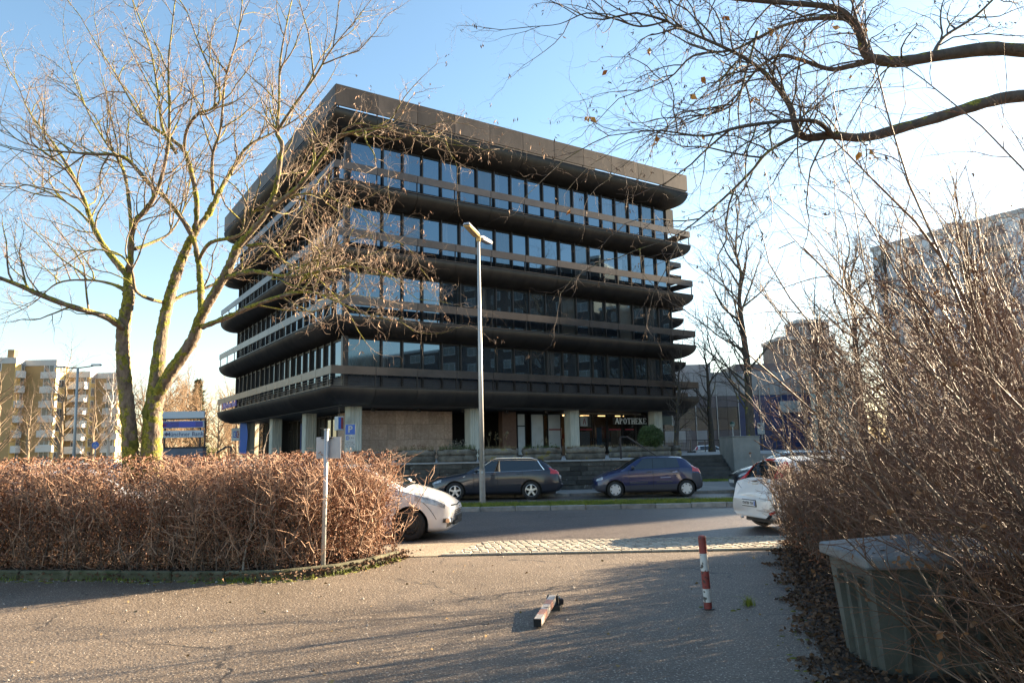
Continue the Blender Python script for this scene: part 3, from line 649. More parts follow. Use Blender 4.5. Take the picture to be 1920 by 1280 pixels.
# station: (x_low, x_belt, z_belt, w_belt, x_top, z_edge, w_edge, z_top, w_low, z_floor)
def make_car(name, label, loc, rz, st, regions, wheels, wr, hub, paint_m, trim=None, group=None, sub=5, seams=(), extras=None, tw=.20, arch=.055):
    root = thing(name, label, 'car', loc, rz, group)
    ns = len(st); xs = list(range(ns))
    ROWS = 9
    def row_pts(q):
        xl, xb, zb, wb, xt, ze, we, zt, wl, zf = q
        h = zb - zf
        return [(xl, 0, zf), (xl, wl * .80, zf), (xl, wl * .955, zf + .06), (xl + (xb - xl) * .25, wl, zf + .42 * h), (xl + (xb - xl) * .7, wl * .5 + wb * .5 + .012, zf + .78 * h), (xb, wb, zb),
                (xt, we, ze), (xt, we * .55, ze + (zt - ze) * .72), (xt, 0, zt)]
    grid = [row_pts(q) for q in st]
    def P(s, t):
        col = []
        for r in range(ROWS): col.append([pchip(xs, [grid[i][r][k] for i in range(ns)], s) for k in range(3)])
        if float(t).is_integer(): return col[int(t)]
        i = int(t)
        if i == 5 or i < 2: a, b, f = col[i], col[i + 1], t - i; return [a[k] + (b[k] - a[k]) * f for k in range(3)]
        if i < 5: xs2, cs = [2, 3, 4, 5], col[2:6]
        else: xs2, cs = [6, 7, 8], col[6:9]
        return [pchip(xs2, [c[k] for c in cs], t) for k in range(3)]
    ss = [i / sub for i in range((ns - 1) * sub + 1)]
    ts = [0, 1, 1.5, 2] + [2 + k / 4 for k in range(1, 12)] + [4.85, 5, 5.06, 5.15, 5.35, 5.65, 5.88, 5.95, 6, 6.15, 6.35, 6.7, 7, 7.5, 8]
    ts = sorted(set(ts)); nt_ = len(ts)
    V = np.array([[P(s, t) for t in ts] for s in ss])           # ns*, nt, 3
    NS = len(ss); cells = {}
    def reg(sc, tc):
        for r in regions:
            if r[2] <= sc <= r[3] and r[4] <= tc <= r[5]: return r[0], r[1]
        return 'body', paint_m
    for i in range(NS - 1):
        for j in range(nt_ - 1): cells.setdefault(reg((ss[i] + ss[i + 1]) / 2, (ts[j] + ts[j + 1]) / 2), []).append((i, j))
    def build_cells(lst, name_, m_, inset=0.0, both=True, ends=False):
        groups = [(1,), (-1,)] if not both else [(1, -1)]
        out = []
        for sides in groups:
            vs = []; fs = []; idx = {}
            for sg_ in sides:
                def vid(i, j):
                    k = (i, j, sg_ if abs(V[i, j, 1]) > 1e-6 else 0)
                    if k not in idx: idx[k] = len(vs); vs.append((V[i, j, 0], V[i, j, 1] * sg_, V[i, j, 2]))
                    return idx[k]
                for i, j in lst:
                    q = (vid(i, j), vid(i + 1, j), vid(i + 1, j + 1), vid(i, j + 1)); q = q if sg_ > 0 else q[::-1]
                    q = tuple(dict.fromkeys(q))
                    if len(q) > 2: fs.append(q)
                if ends:
                    for i in (0, NS - 1):
                        for j in range(nt_ - 1):
                            q = [(V[i, j, 0], V[i, j, 1] * sg_, V[i, j, 2]), (V[i, j, 0], 0, V[i, j, 2]), (V[i, j + 1, 0], 0, V[i, j + 1, 2]), (V[i, j + 1, 0], V[i, j + 1, 1] * sg_, V[i, j + 1, 2])]
                            n0 = len(vs); vs += q; fs.append((n0, n0 + 1, n0 + 2, n0 + 3))
            me = bpy.data.meshes.new(name_); me.from_pydata(vs, [], fs)
            bm = bmesh.new(); bm.from_mesh(me); bmesh.ops.remove_doubles(bm, verts=bm.verts, dist=.0004); bmesh.ops.recalc_face_normals(bm, faces=bm.faces)
            if inset and bm.faces:
                bm.normal_update()
                # make sure normals look away from the car's middle
                c = Vector((V[:, :, 0].mean(), 0, .7)); f0 = max(bm.faces, key=lambda f: f.calc_area()); sgn = 1 if f0.normal.dot(f0.calc_center_median() - c) > 0 else -1
                for v_ in bm.verts: v_.co += v_.normal * (inset * sgn)
            bm.to_mesh(me); bm.free()
            for p in me.polygons: p.use_smooth = True
            out.append(link(name_, me, m_, root))
        return out
    cut = []
    for (nm, m_), lst in cells.items():
        if nm == 'body': cut += build_cells(lst, 'body', m_, ends=True)
        elif nm in ('windshield', 'rear_window', 'front_grille', 'lower_grille', 'roof_panel', 'sill_trim', 'rear_bumper_trim', 'front_bumper_trim'): cut += build_cells(lst, nm, m_, {'windshield': -.004, 'rear_window': -.004}.get(nm, .002))
        else: cut += build_cells(lst, nm, m_, {'side_window': -.006}.get(nm, .004), both=False)
    # wheel arches cut out of the shell
    deps = None
    for (wxp, wz) in wheels:
        cb = MB().lathe([(0, -1.2), (wr + arch, -1.2), (wr + arch, 1.2), (0, 1.2)], 36, (wxp, 0, wz), 'y'); cm = cb.mesh('cutter')
        bm = bmesh.new(); bm.from_mesh(cm); bmesh.ops.remove_doubles(bm, verts=bm.verts, dist=1e-5); bmesh.ops.recalc_face_normals(bm, faces=bm.faces); bm.to_mesh(cm); bm.free()
        # delete / clip faces of the shell inside the arch circle
        for o in cut:
            me = o.data; bm = bmesh.new(); bm.from_mesh(me)
            near = [f for f in bm.faces if any((v_.co.x - wxp) ** 2 + (v_.co.z - wz) ** 2 < (wr + arch + .25) ** 2 for v_ in f.verts)]
            n = 32
            for k in range(n):
                a = 2 * math.pi * (k + .5) / n; nrm = Vector((math.cos(a), 0, math.sin(a))); pc = Vector((wxp, 0, wz)) + nrm * (wr + arch)
                geo = set(f for f in near if f.is_valid)
                # only bisect faces that lie in this wedge
                a0, a1 = 2 * math.pi * k / n, 2 * math.pi * (k + 1) / n
                sel = [f for f in bm.faces if any(abs(((math.atan2(v_.co.z - wz, v_.co.x - wxp) - a + math.pi) % (2 * math.pi)) - math.pi) < math.pi / n * 1.6 for v_ in f.verts) and (min((v_.co.x - wxp) ** 2 + (v_.co.z - wz) ** 2 for v_ in f.verts) < (wr + arch + .02) ** 2 < max((v_.co.x - wxp) ** 2 + (v_.co.z - wz) ** 2 for v_ in f.verts) * 1.3)]
                if sel:
                    g = list({e for f in sel for e in f.edges}) + sel + list({v_ for f in sel for v_ in f.verts})
                    bmesh.ops.bisect_plane(bm, geom=g, plane_co=pc, plane_no=nrm, dist=1e-5)
            dele = [f for f in bm.faces if (f.calc_center_median().x - wxp) ** 2 + (f.calc_center_median().z - wz) ** 2 < (wr + arch) ** 2 and abs(f.calc_center_median().y) > .3]
            bmesh.ops.delete(bm, geom=dele, context='FACES'); bm.to_mesh(me); bm.free()
            for p in me.polygons: p.use_smooth = True
    xall = [g_[0][0] for g_ in grid]; wl = max(q[8] for q in st)
    MB().box(min(xall) + .25, max(xall) - .2, -wl + tw + .09, wl - tw - .09, .17, min(.62, st[len(st) // 2][2] - .2)).build('underbody', M_black, root)
    # arch liners, so that the wells are closed and dark
    for (wxp, wz) in wheels:
        for sg_ in (1, -1):
            mb = MB(); r = wr + arch + .004; n = 20; vs = []; fs = []
            for k in range(n + 1):
                a = -.35 + (math.pi + .7) * k / n
                vs += [(wxp + r * math.cos(a), sg_ * (wl - tw - .1), wz + r * math.sin(a)), (wxp + r * math.cos(a), sg_ * (wl - .035), wz + r * math.sin(a))]
            fs = [(2 * k, 2 * k + 2, 2 * k + 3, 2 * k + 1) for k in range(n)]; fs.append(tuple(2 * k for k in range(n + 1)))
            mb.add(vs, fs); mb.build('wheel_arch', M_black, root)
    # wheels
    tyre = MB().lathe([(wr * .66, -tw / 2 + .01), (wr * .80, -tw / 2), (wr * .95, -tw / 2 + .012), (wr, -tw / 2 + .04), (wr, tw / 2 - .04), (wr * .95, tw / 2 - .012), (wr * .8, tw / 2), (wr * .66, tw / 2 - .01), (wr * .66, -tw / 2 + .01)], 28, (0, 0, 0), 'y').mesh('wheel')
    rm = MB(); ro = wr * .665; f = -tw / 2 + .015
    rm.lathe([(ro, f + .13), (ro, f - .002), (ro * .93, f - .006), (ro * .9, f + .012), (ro * .9, f + .13)], 28, (0, 0, 0), 'y')
    if hub == 'five':
        for k in range(5):
            a = 2 * math.pi * k / 5 + math.pi / 2; c, s_ = math.cos(a), math.sin(a); px, pz = -s_, c
            q = [(c * .05 + px * .035, s_ * .05 + pz * .035), (c * .05 - px * .035, s_ * .05 - pz * .035), (c * ro * .93 - px * ro * .15, s_ * ro * .93 - pz * ro * .15), (c * ro * .93 + px * ro * .15, s_ * ro * .93 + pz * ro * .15)]
            rm.prism([(x, f + .012, z) for x, z in q], (0, .03, 0))
        rm.lathe([(0, f), (.065, f + .004), (.075, f + .03)], 16, (0, 0, 0), 'y')
    elif hub == 'cap':
        for k in range(7):
            a = 2 * math.pi * k / 7 + .3; c, s_ = math.cos(a), math.sin(a); px, pz = -s_, c
            q = [(c * .03 + px * .022, s_ * .03 + pz * .022), (c * .03 - px * .022, s_ * .03 - pz * .022), (c * ro * .55 - px * ro * .26, s_ * ro * .55 - pz * ro * .26), (c * ro * .9 - px * ro * .2, s_ * ro * .9 - pz * ro * .2), (c * ro * .9 + px * ro * .2, s_ * ro * .9 + pz * ro * .2), (c * ro * .55 + px * ro * .26, s_ * ro * .55 + pz * ro * .26)]
            rm.prism([(x, f + .008, z) for x, z in q], (0, .02, 0))
        rm.lathe([(0, f - .004), (.05, f), (.06, f + .03)], 16, (0, 0, 0), 'y')
    else:
        rm.lathe([(ro * .9, f + .04), (ro * .6, f + .02), (ro * .5, f + .045), (ro * .25, f + .03), (0, f + .03)], 24, (0, 0, 0), 'y')
        for k in range(10):
            a = 2 * math.pi * k / 10; rm.lathe([(0, f + .015), (.018, f + .018), (.018, f + .04)], 8, (ro * .74 * math.cos(a), 0, ro * .74 * math.sin(a)), 'y')
    rmesh = rm.mesh('rim'); disc = MB().lathe([(0, f + .07), (ro * .9, f + .07)], 20, (0, 0, 0), 'y').mesh('brake_disc')
    for (wxp, wz) in wheels:
        for sg_ in (-1, 1):
            o = link('wheel', tyre, M_tyre, root, (wxp, sg_ * (wl - tw / 2 - .012), wz), (0, 0, 0 if sg_ < 0 else math.pi), smooth=True)
            link('rim', rmesh, {'five': M_rim, 'cap': M_cap}.get(hub, M_steel), o); link('brake_disc', disc, M_seam, o)
    # panel gaps
    for (s0, t0, s1, t1) in seams:
        for sg_ in (1, -1):
            pts = []
            for k in range(13):
                p = P(s0 + (s1 - s0) * k / 12, t0 + (t1 - t0) * k / 12); pts.append((p[0], p[1] * sg_, p[2]))
            MB().tube(pts, .0055, 4).build('panel_gap', M_seam, root)
    if extras: extras(root, P)
    return root
def attach(root, P, name, m_, s, t, sg_, sx, sz, th=.02, off_=0.0, b=.006):
    """small block sitting on the shell at surface parameters s, t"""
    p = Vector(P(s, t)); a = Vector(P(min(s + .05, s + .05), t)) - Vector(P(s - .05, t)); c = Vector(P(s, t + .05)) - Vector(P(s, t - .05))
    for q in (p, a, c): q.y *= sg_
    a.normalize(); n = a.cross(c).normalized()
    if n.y * sg_ < 0 and abs(n.y) > .2: n = -n
    c = n.cross(a).normalized(); mb = MB().bbox(-sx / 2, sx / 2, -sz / 2, sz / 2, -th / 2, th, b)
    M_ = Matrix((a, c, n)).transposed(); mb.v = [tuple(M_ @ Vector(v_) + p + n * off_) for v_ in mb.v]
    return mb.build(name, m_, root)
def mirror_ext(root, P, m_, s, t=5.1, sc=1.0):
    for sg_ in (1, -1):
        p = Vector(P(s, t)); p.y *= sg_
        mb = MB(); n = 10; prof = [(0, -.09), (.045, -.085), (.07, -.03), (.066, .03), (.04, .075), (0, .08)]
        mb.lathe(prof, n); mb.v = [(v_[0] * .9 * sc + p.x, v_[2] * sg_ * sc + p.y + sg_ * .12 * sc, v_[1] * 1.05 * sc + p.z + .06) for v_ in mb.v]
        mb.bar((p.x, p.y - sg_ * .02, p.z + .02), (p.x, p.y + sg_ * .08, p.z + .05), .06, .03); mb.build('wing_mirror', m_, root, smooth=True)

# --- dark estate car
def st_estate():
    #     xl    xb    zb   wb   xt    ze    we    zt    wl   zf
    return [(.05, .02, .60, .55, .06, .63, .50, .65, .60, .30), (.12, .16, .66, .68, .22, .71, .60, .73, .74, .24), (.45, .45, .74, .80, .50, .80, .68, .83, .85, .20), (1.0, 1.0, .84, .84, 1.02, .89, .72, .93, .885, .19),
            (1.30, 1.28, .90, .85, 1.22, .945, .74, .99, .89, .19), (1.62, 1.50, .925, .855, 2.08, 1.325, .60, 1.375, .89, .19), (2.35, 2.32, .945, .86, 2.42, 1.365, .60, 1.42, .89, .19), (3.25, 3.22, .965, .86, 3.22, 1.36, .60, 1.42, .89, .19),
            (3.95, 3.98, .985, .83, 3.80, 1.325, .58, 1.385, .885, .20), (4.42, 4.40, .97, .74, 4.30, 1.0, .66, 1.04, .82, .26), (4.56, 4.56, .66, .70, 4.53, .72, .66, .76, .74, .32)]
p_audi = paint('paint_dark_grey_blue', (.014, .017, .028))
RE = [('door_pillar', M_black, 5.92, 6.08, 5.0, 6.0), ('windshield', M_cglass, 4, 5, 6.1, 8), ('rear_window', M_cglass, 8.2, 8.95, 6.15, 8), ('side_window', M_cglass, 5.1, 5.95, 5.06, 5.95), ('side_window', M_cglass, 6.05, 6.95, 5.06, 5.95), ('side_window', M_cglass, 7.05, 7.9, 5.06, 5.95),
      ('head_light', M_lightc, .55, 1.75, 4.25, 5.2), ('tail_light', M_lightr, 8.45, 9.35, 4.3, 5.35), ('front_grille', M_black, 0, .8, 6.2, 8), ('side_trim', M_black, 2.0, 2.0, 0, 0)]
def ex_estate(root, P):
    for sg_ in (1, -1):
        pts = [P(s, 6.08) for s in (5.0, 5.5, 6, 6.5, 7, 7.5, 7.9)]; pts = [(x, y * sg_, z + (.055 if 0 < i < 6 else .012)) for i, (x, y, z) in enumerate(pts)]
        MB().tube(pts, .016, 6).build('roof_rail', M_chrome, root)
        line = [(5.02, 5.02)] + [(5 + k * .2, 5.03) for k in range(1, 15)] + [(8.0, 5.05), (7.93, 5.5), (7.9, 5.96)] + [(7.9 - k * .2, 5.98) for k in range(1, 15)] + [(5.02, 5.97), (5.0, 5.5), (5.02, 5.02)]
        pts = [P(s, t) for s, t in line]; MB().tube([(x, y * sg_ + sg_ * .004, z) for x, y, z in pts], .011, 5).build('window_trim', M_chrome, root)
        for s in (5.85, 6.85): attach(root, P, 'door_handle', p_audi, s, 4.55, sg_, .20, .035, .03)
        attach(root, P, 'side_marker', mat('clear_marker', (.7, .65, .6), rough=.2), 3.6, 4.55, sg_, .07, .03, .012)
    mirror_ext(root, P, p_audi, 5.12)
    MB().bbox(4.53, 4.575, -.26, .26, .66, .77, .006).build('number_plate', M_plate, root)
    MB().bbox(4.36, 4.62, -.72, .72, .40, .55, .05).build('rear_bumper', p_audi, root)
SEAM4 = [(5.02, 5.0, 4.6, 1.6), (6.0, 5.0, 6.0, 1.6), (7.0, 5.0, 7.0, 3.9), (4.6, 1.6, 7.0, 1.6)]
CARS_RZ = -.02
fr = at(845, 937, 26.1); rr_ = at(985, 937, 26.0)
audi = make_car('estate_car', 'dark blue grey estate car with silver roof rails parked behind the lamp post', (-2.92, 25.95 + .89, 0.006), CARS_RZ, st_estate(), RE, [(.86, .315), (3.50, .315)], .315, 'five', p_audi, seams=SEAM4, extras=ex_estate)

# --- blue hatchback
def st_hatch(L=3.77, H=1.417, wmid=.82):
    k = L / 3.77; h = H / 1.417; q = wmid / .82
    b = [(.05, .03, .60, .50, .07, .63, .45, .65, .56, .28), (.12, .14, .66, .64, .20, .70, .56, .72, .70, .22), (.42, .42, .77, .76, .46, .82, .62, .85, .80, .19), (.82, .82, .87, .79, .84, .92, .66, .96, .82, .18),
         (1.02, 1.0, .905, .80, .98, .955, .68, 1.0, .82, .18), (1.30, 1.16, .92, .80, 1.66, 1.325, .56, 1.37, .82, .18), (2.02, 2.02, .95, .805, 2.06, 1.36, .565, 1.415, .82, .18), (2.72, 2.76, .975, .80, 2.74, 1.345, .56, 1.405, .82, .18),
         (3.15, 3.22, .995, .77, 3.12, 1.305, .54, 1.365, .815, .19), (3.60, 3.62, .95, .68, 3.50, .98, .60, 1.03, .77, .24), (3.75, 3.75, .64, .64, 3.72, .69, .58, .73, .70, .30)]
    return [(a[0] * k, a[1] * k, a[2] * h, a[3] * q, a[4] * k, a[5] * h, a[6] * q, a[7] * h, a[8] * q, a[9]) for a in b]
p_clio = paint('paint_blue', (.004, .011, .066), metal=.1); M_clad = mat('grey_cladding', (.045, .046, .06), rough=.6)
RH = [('door_pillar', M_black, 5.92, 6.08, 5.0, 6.0), ('windshield', M_cglass, 4, 5, 6.1, 8), ('rear_window', M_cglass, 8.1, 8.95, 6.15, 8), ('side_window', M_cglass, 5.12, 5.93, 5.06, 5.95), ('side_window', M_cglass, 6.07, 6.62, 5.06, 5.95), ('quarter_window', M_cglass, 6.66, 7.4, 5.06, 5.95),
      ('head_light', M_lightc, .45, 1.65, 4.2, 5.3), ('tail_light', M_lightr, 8.5, 9.3, 4.2, 5.4), ('front_bumper_trim', M_clad, 0, 1.9, 1.2, 3.2), ('rear_bumper_trim', M_clad, 8.4, 10, 1.2, 4.1), ('sill_trim', M_clad, 3.5, 7.4, 1.2, 2.75)]
def ex_clio(root, P):
    for sg_ in (1, -1):
        for s in (5.85, 6.9): attach(root, P, 'door_handle', M_clad, s, 4.5, sg_, .17, .04, .025)
        attach(root, P, 'door_scrape', mat('pale_scrape', (.35, .33, .36), rough=.7), 6.62, 3.6, sg_, .42, .035, .006) if sg_ > 0 else None
        attach(root, P, 'side_strip', M_clad, 5.4, 3.05, sg_, .62, .05, .014); attach(root, P, 'side_strip', M_clad, 6.5, 3.05, sg_, .55, .05, .014)
    # pale sticker and scrape on the door that faces the street
    attach(root, P, 'sticker', mat('pale_sticker', (.3, .3, .42), rough=.6), 7.05, 4.3, -1, .17, .06, .006); attach(root, P, 'sticker', mat('pale_sticker', (.3, .3, .42)), 6.55, 3.55, -1, .36, .03, .006)
    mirror_ext(root, P, M_clad, 5.2)
    MB().bbox(3.71, 3.76, -.26, .26, .62, .73, .006).build('number_plate', M_plate, root)
    MB().tube([(.5, -.1, .98 - .1), (1.05, -.5, .99), (1.2, -.45, 1.02)], .008, 5).build('wiper', M_black, root)
clio = make_car('blue_hatchback', 'dark blue five door hatchback with grey hub caps parked by the far kerb', (2.75, 25.75 + .82, .006), .018, st_hatch(), RH, [(.70, .285), (3.17, .285)], .285, 'cap', p_clio, seams=[(5.02, 5.0, 4.7, 1.6), (6.0, 5.9, 6.0, 1.6), (7.35, 5.0, 7.1, 3.7), (4.7, 1.6, 7.0, 1.6)], extras=ex_clio, tw=.18)

# --- black hatchback behind the white one
p_blk = paint('paint_black', (.006, .006, .008), metal=.1)
RB = [r for r in RH if r[0] not in ('front_bumper_trim', 'rear_bumper_trim', 'sill_trim', 'quarter_window', 'head_light')] + [('head_light', M_lightc, .6, 2.6, 4.4, 5.7), ('side_window', M_cglass, 6.66, 7.4, 5.06, 5.95)]
def ex_blk(root, P):
    MB().bbox(-.015, .03, -.26, .26, .40, .51, .006).build('number_plate', M_plate, root); mirror_ext(root, P, p_blk, 5.2)
    for sg_ in (1, -1): attach(root, P, 'fog_light', M_chrome, .75, 3.2, sg_, .10, .05, .02)
    MB().tube([P(5.02, 5.98), P(5.5, 6.02), P(6.2, 6.0), P(7, 6.0), P(8, 6.0)], .012, 5).build('roof_edge', M_chrome, root)
make_car('black_hatchback', 'black hatchback with its headlight showing behind the rear of the white one', (7.75, 25.9 + .86, .006), -.03, st_hatch(4.2, 1.5, .87), RB, [(.82, .31), (3.4, .31)], .31, 'five', p_blk, extras=ex_blk)

# --- silver white hatchback, nose out of the hedge
p_corsa = paint('paint_silver_white', (.62, .63, .66), metal=.15, rough=.4)
def st_round(L=4.0, H=1.49, wm=.86):
    k = L / 4.0; h = H / 1.49; q = wm / .86
    b = [(.06, .0, .56, .42, .03, .60, .36, .63, .44, .22), (.14, .07, .64, .60, .12, .69, .50, .72, .60, .17), (.34, .30, .76, .76, .36, .83, .60, .87, .78, .15), (.72, .72, .88, .835, .74, .95, .66, 1.0, .85, .16),
         (1.0, .98, .945, .84, .95, 1.0, .68, 1.055, .86, .17), (1.30, 1.1, .965, .845, 1.78, 1.385, .58, 1.44, .86, .17), (2.05, 2.05, 1.0, .85, 2.15, 1.425, .59, 1.485, .86, .17), (2.8, 2.85, 1.04, .84, 2.85, 1.41, .58, 1.48, .86, .17),
         (3.35, 3.42, 1.06, .80, 3.40, 1.365, .555, 1.43, .855, .19), (3.80, 3.84, .98, .70, 3.74, 1.02, .62, 1.06, .80, .24), (3.97, 3.99, .62, .66, 3.95, .68, .60, .72, .72, .28)]
    return [(a[0] * k, a[1] * k, a[2] * h, a[3] * q, a[4] * k, a[5] * h, a[6] * q, a[7] * h, a[8] * q, a[9]) for a in b]
RC = [('door_pillar', M_black, 5.92, 6.08, 5.0, 6.0), ('windshield', M_cglass, 4, 5, 6.1, 8), ('rear_window', M_cglass, 8.1, 8.95, 6.15, 8), ('side_window', M_cglass, 5.12, 5.93, 5.06, 5.95), ('side_window', M_cglass, 6.07, 7.4, 5.06, 5.95),
      ('head_light', M_lightc, 1.35, 3.05, 4.35, 5.75), ('tail_light', M_lightr, 8.5, 9.3, 4.2, 5.6), ('lower_grille', M_black, -.1, .9, 2.05, 2.5)]
def ex_corsa(root, P):
    # chrome bar with round emblem, grille slats, fog lamps, lower intake
    MB().tube([P(.75, 5.6)[:1] + [P(.75, 5.6)[1], P(.75, 5.6)[2]], P(.3, 6.6), [P(0, 8)[0], 0, P(0, 8)[2]], [P(.3, 6.6)[0], -P(.3, 6.6)[1], P(.3, 6.6)[2]], [P(.75, 5.6)[0], -P(.75, 5.6)[1], P(.75, 5.6)[2]]], .018, 6).build('chrome_bar', M_chrome, root)
    em = MB(); n = 18; ring = [(-.02, .055 * math.cos(2 * math.pi * k / n), .61 + .055 * math.sin(2 * math.pi * k / n)) for k in range(n + 1)]; em.tube(ring, .009, 6, cap=False); em.bar((-.02, -.06, .60), (-.02, .06, .62), .012); em.build('emblem', M_chrome, root)
    gr = MB()
    for k, z in enumerate((.55, .51, .47)): gr.bar((.0 + .01 * k, -.36 + .02 * k, z), (.0 + .01 * k, .36 - .02 * k, z), .03, .014)
    gr.build('grille_slats', M_black, root)
    lo = MB().bbox(.0, .06, -.40, .40, .27, .34, .01); lo.build('lower_intake', M_black, root)
    MB().bbox(-.03, .0, -.26, .26, .36, .44, .006).build('plate_holder', M_black, root)
    for sg_ in (1, -1):
        attach(root, P, 'fog_recess', M_black, .95, 3.0, sg_, .25, .085, .006); p = Vector(P(.98, 2.98))
        MB().lathe([(0, -.03), (.045, -.03), (.055, -.01), (.06, .03)], 14, (0, 0, 0), 'y').build('fog_lamp', M_chrome, root, (p.x - .02, p.y * sg_ + sg_ * .01, p.z), (0, 0, 0 if sg_ < 0 else math.pi))
    mirror_ext(root, P, p_corsa, 5.2)
    for y0 in (-.6, .05): MB().tube([(1.05, y0, 1.07), (1.12, y0 + .35, 1.10), (1.16, y0 + .58, 1.13)], .012, 5).build('wiper', M_black, root)
corsa = make_car('silver_hatchback', 'silver white hatchback with its nose emerging from behind the left hedge', (-1.17, 15.45, .006), math.pi - .10, st_round(), RC, [(.82, .305), (3.33, .305)], .305, 'steel', p_corsa, seams=[(4.0, 5.0, 3.1, 5.0), (2.95, 4.9, 1.9, 3.0), (5.02, 5.0, 4.85, 1.6), (6.3, 5.0, 6.3, 1.6)], extras=ex_corsa)

# --- white hatchback seen from behind on the right
p_pun = paint('paint_white', (.66, .66, .64), metal=0, rough=.4)
RP = [('door_pillar', M_black, 5.92, 6.08, 5.0, 6.0), ('windshield', M_cglass, 4, 5, 6.1, 8), ('rear_window', M_cglass, 8.12, 8.92, 6.3, 8), ('tail_light', M_lightr, 8.05, 9.02, 5.2, 6.3), ('side_window', M_cglass, 5.12, 5.93, 5.06, 5.95), ('side_window', M_cglass, 6.07, 7.5, 5.06, 5.95),
      ('head_light', M_lightc, 1.0, 2.8, 4.5, 5.7), ('rear_bumper_trim', M_clad, 9.55, 10, 1.2, 2.35)]
def ex_pun(root, P):
    x = P(9.55, 8)[0]
    MB().bbox(3.99, 4.032, -.275, .275, .485, .625, .005).build('plate_holder', M_black, root); MB().bbox(4.0, 4.038, -.26, .26, .50, .61, .003).build('number_plate', M_plate, root); MB().box(4.0385, 4.041, .215, .255, .51, .60).build('plate_band', M_blu, root)
    lt = MB()
    for k, (y0, wd) in enumerate(((.16, .05), (.09, .05), (.0, .04), (-.06, .05), (-.13, .05), (-.2, .05))): lt.box(4.0385, 4.042, y0 - wd / 2, y0 - wd / 2 + .012, .525, .585); lt.box(4.0385, 4.042, y0 + wd / 2 - .012, y0 + wd / 2, .525, .585); lt.box(4.0385, 4.042, y0 - wd / 2 + .012, y0 + wd / 2 - .012, .585 - .012 if k % 2 else .545, .585 if k % 2 else .557)
    lt.build('plate_characters', M_black, root)
    p = Vector(P(9.35, 8)); MB().lathe([(0, 0), (.05, .004), (.055, .02)], 14, (p.x + .02, 0, p.z + .04), 'z').build('badge', M_black, root)
    MB().bbox(p.x - .02, p.x + .03, -.11, .11, p.z - .02, p.z + .03, .01).build('boot_handle', p_pun, root)
    MB().bbox(P(8.1, 8)[0] - .05, P(8.1, 8)[0] + .06, -.14, .14, P(8.1, 8)[2] - .02, P(8.1, 8)[2] + .015, .008).build('brake_light', M_lightr, root)
    for sg_ in (1, -1): attach(root, P, 'reflector', M_lightr, 9.6, 2.45, sg_, .12, .05, .01)
    mirror_ext(root, P, p_pun, 5.2); MB().tube([(4.0, -.30, .26), (4.06, -.30, .25)], .025, 8).build('exhaust', M_chrome, root)
    MB().tube([(P(8.6, 7.2)[0] + .01, -.1, P(8.6, 7.2)[2] + .01), (P(8.9, 8)[0] + .02, .02, P(8.9, 8)[2] + .02)], .01, 5).build('wiper', M_black, root)
pun = make_car('white_hatchback', 'white three door hatchback seen from behind beside the right hand shrubs', (8.72, 16.15, .006), math.pi + .20, st_round(4.03, 1.49, .845), RP, [(.80, .30), (3.31, .30)], .30, 'cap', p_pun, seams=[(9.0, 6.9, 9.05, 4.5), (9.05, 4.6, 9.6, 6.4), (5.02, 5.0, 4.85, 1.6), (6.4, 5.0, 6.4, 1.6)], extras=ex_pun)
# copies of a kind: further cars
def car_copy(src, name, label, loc, rz, repaint=None):
    c = src.copy(); COL.objects.link(c); c.location = loc; c.rotation_euler = (0, 0, rz); c.name = name; c['label'] = label
    for ch in list(src.children):
        d = ch.copy(); COL.objects.link(d); d.parent = c
        if repaint and ch.active_material is repaint[0]: d.material_slots[0].link = 'OBJECT'; d.material_slots[0].material = repaint[1]
        for g in ch.children:
            e = g.copy(); COL.objects.link(e); e.parent = d
    return c
car_copy(corsa, 'pale_hatchback', 'pale silver car parked mostly hidden behind the left hedge near the tree', (-6.6, 15.55, .006), math.pi + .02)
car_copy(pun, 'white_car', 'white small car seen beyond the plaza between the railing and the grey concrete block', (20.9, 70.5, .305), math.pi - .15)
car_copy(clio, 'blue_grey_car', 'grey blue car glimpsed behind the dense shrubs on the right', (13.2, 26.3, .006), 0, (p_clio, paint('paint_grey_blue', (.12, .14, .18))))
# ------------------------------------------------------------------ street furniture and walls
M_block = mat('wall_block', (.028, .026, .023), (.085, .078, .066), scale=4, rough=.9, bump=.9, bscale=24, rand=.45, speck=(5, .66, (.16, .155, .14)))
wall = thing('retaining_wall', 'long dark retaining wall of flat stone blocks behind the parked cars', 'wall', (0, 30.0, .1))
bms = {}
for wd in (.7, .95, 1.2):
    bms[wd] = MB().bbox(0.004, wd - .004, 0, .4, .003, .177, .012).mesh('stone_block')
n_b = 0
for c in range(6):
    x = -13.5 + random.uniform(0, .6)
    while x < 5.0:
        wd = random.choice((.7, .95, 1.2))
        if x + wd > 5.15: break
        link('stone_block', bms[wd], M_block, wall, (x, random.uniform(-.018, .02), c * .181), (random.uniform(-.01, .01), 0, random.uniform(-.008, .008))); n_b += 1; x += wd
MB().box(-18, 5.14, .06, .6, -.1, 1.085).build('wall_core', M_block, wall)
cw = thing('cheek_wall', 'plain grey concrete block at the right end of the stairs', 'wall', (10.7, 36.3, .1)); M_cc = mat('cheek_concrete', (.16, .165, .16), (.25, .25, .235), scale=1.6, rough=.85, bump=.4, bscale=40)
MB().bbox(0, 1.32, 0, 2.4, -.2, 2.02, .02).build('block', M_cc, cw); MB().bbox(-.02, 1.34, -.02, 2.42, 2.022, 2.07, .01).build('coping', M_cc, cw)
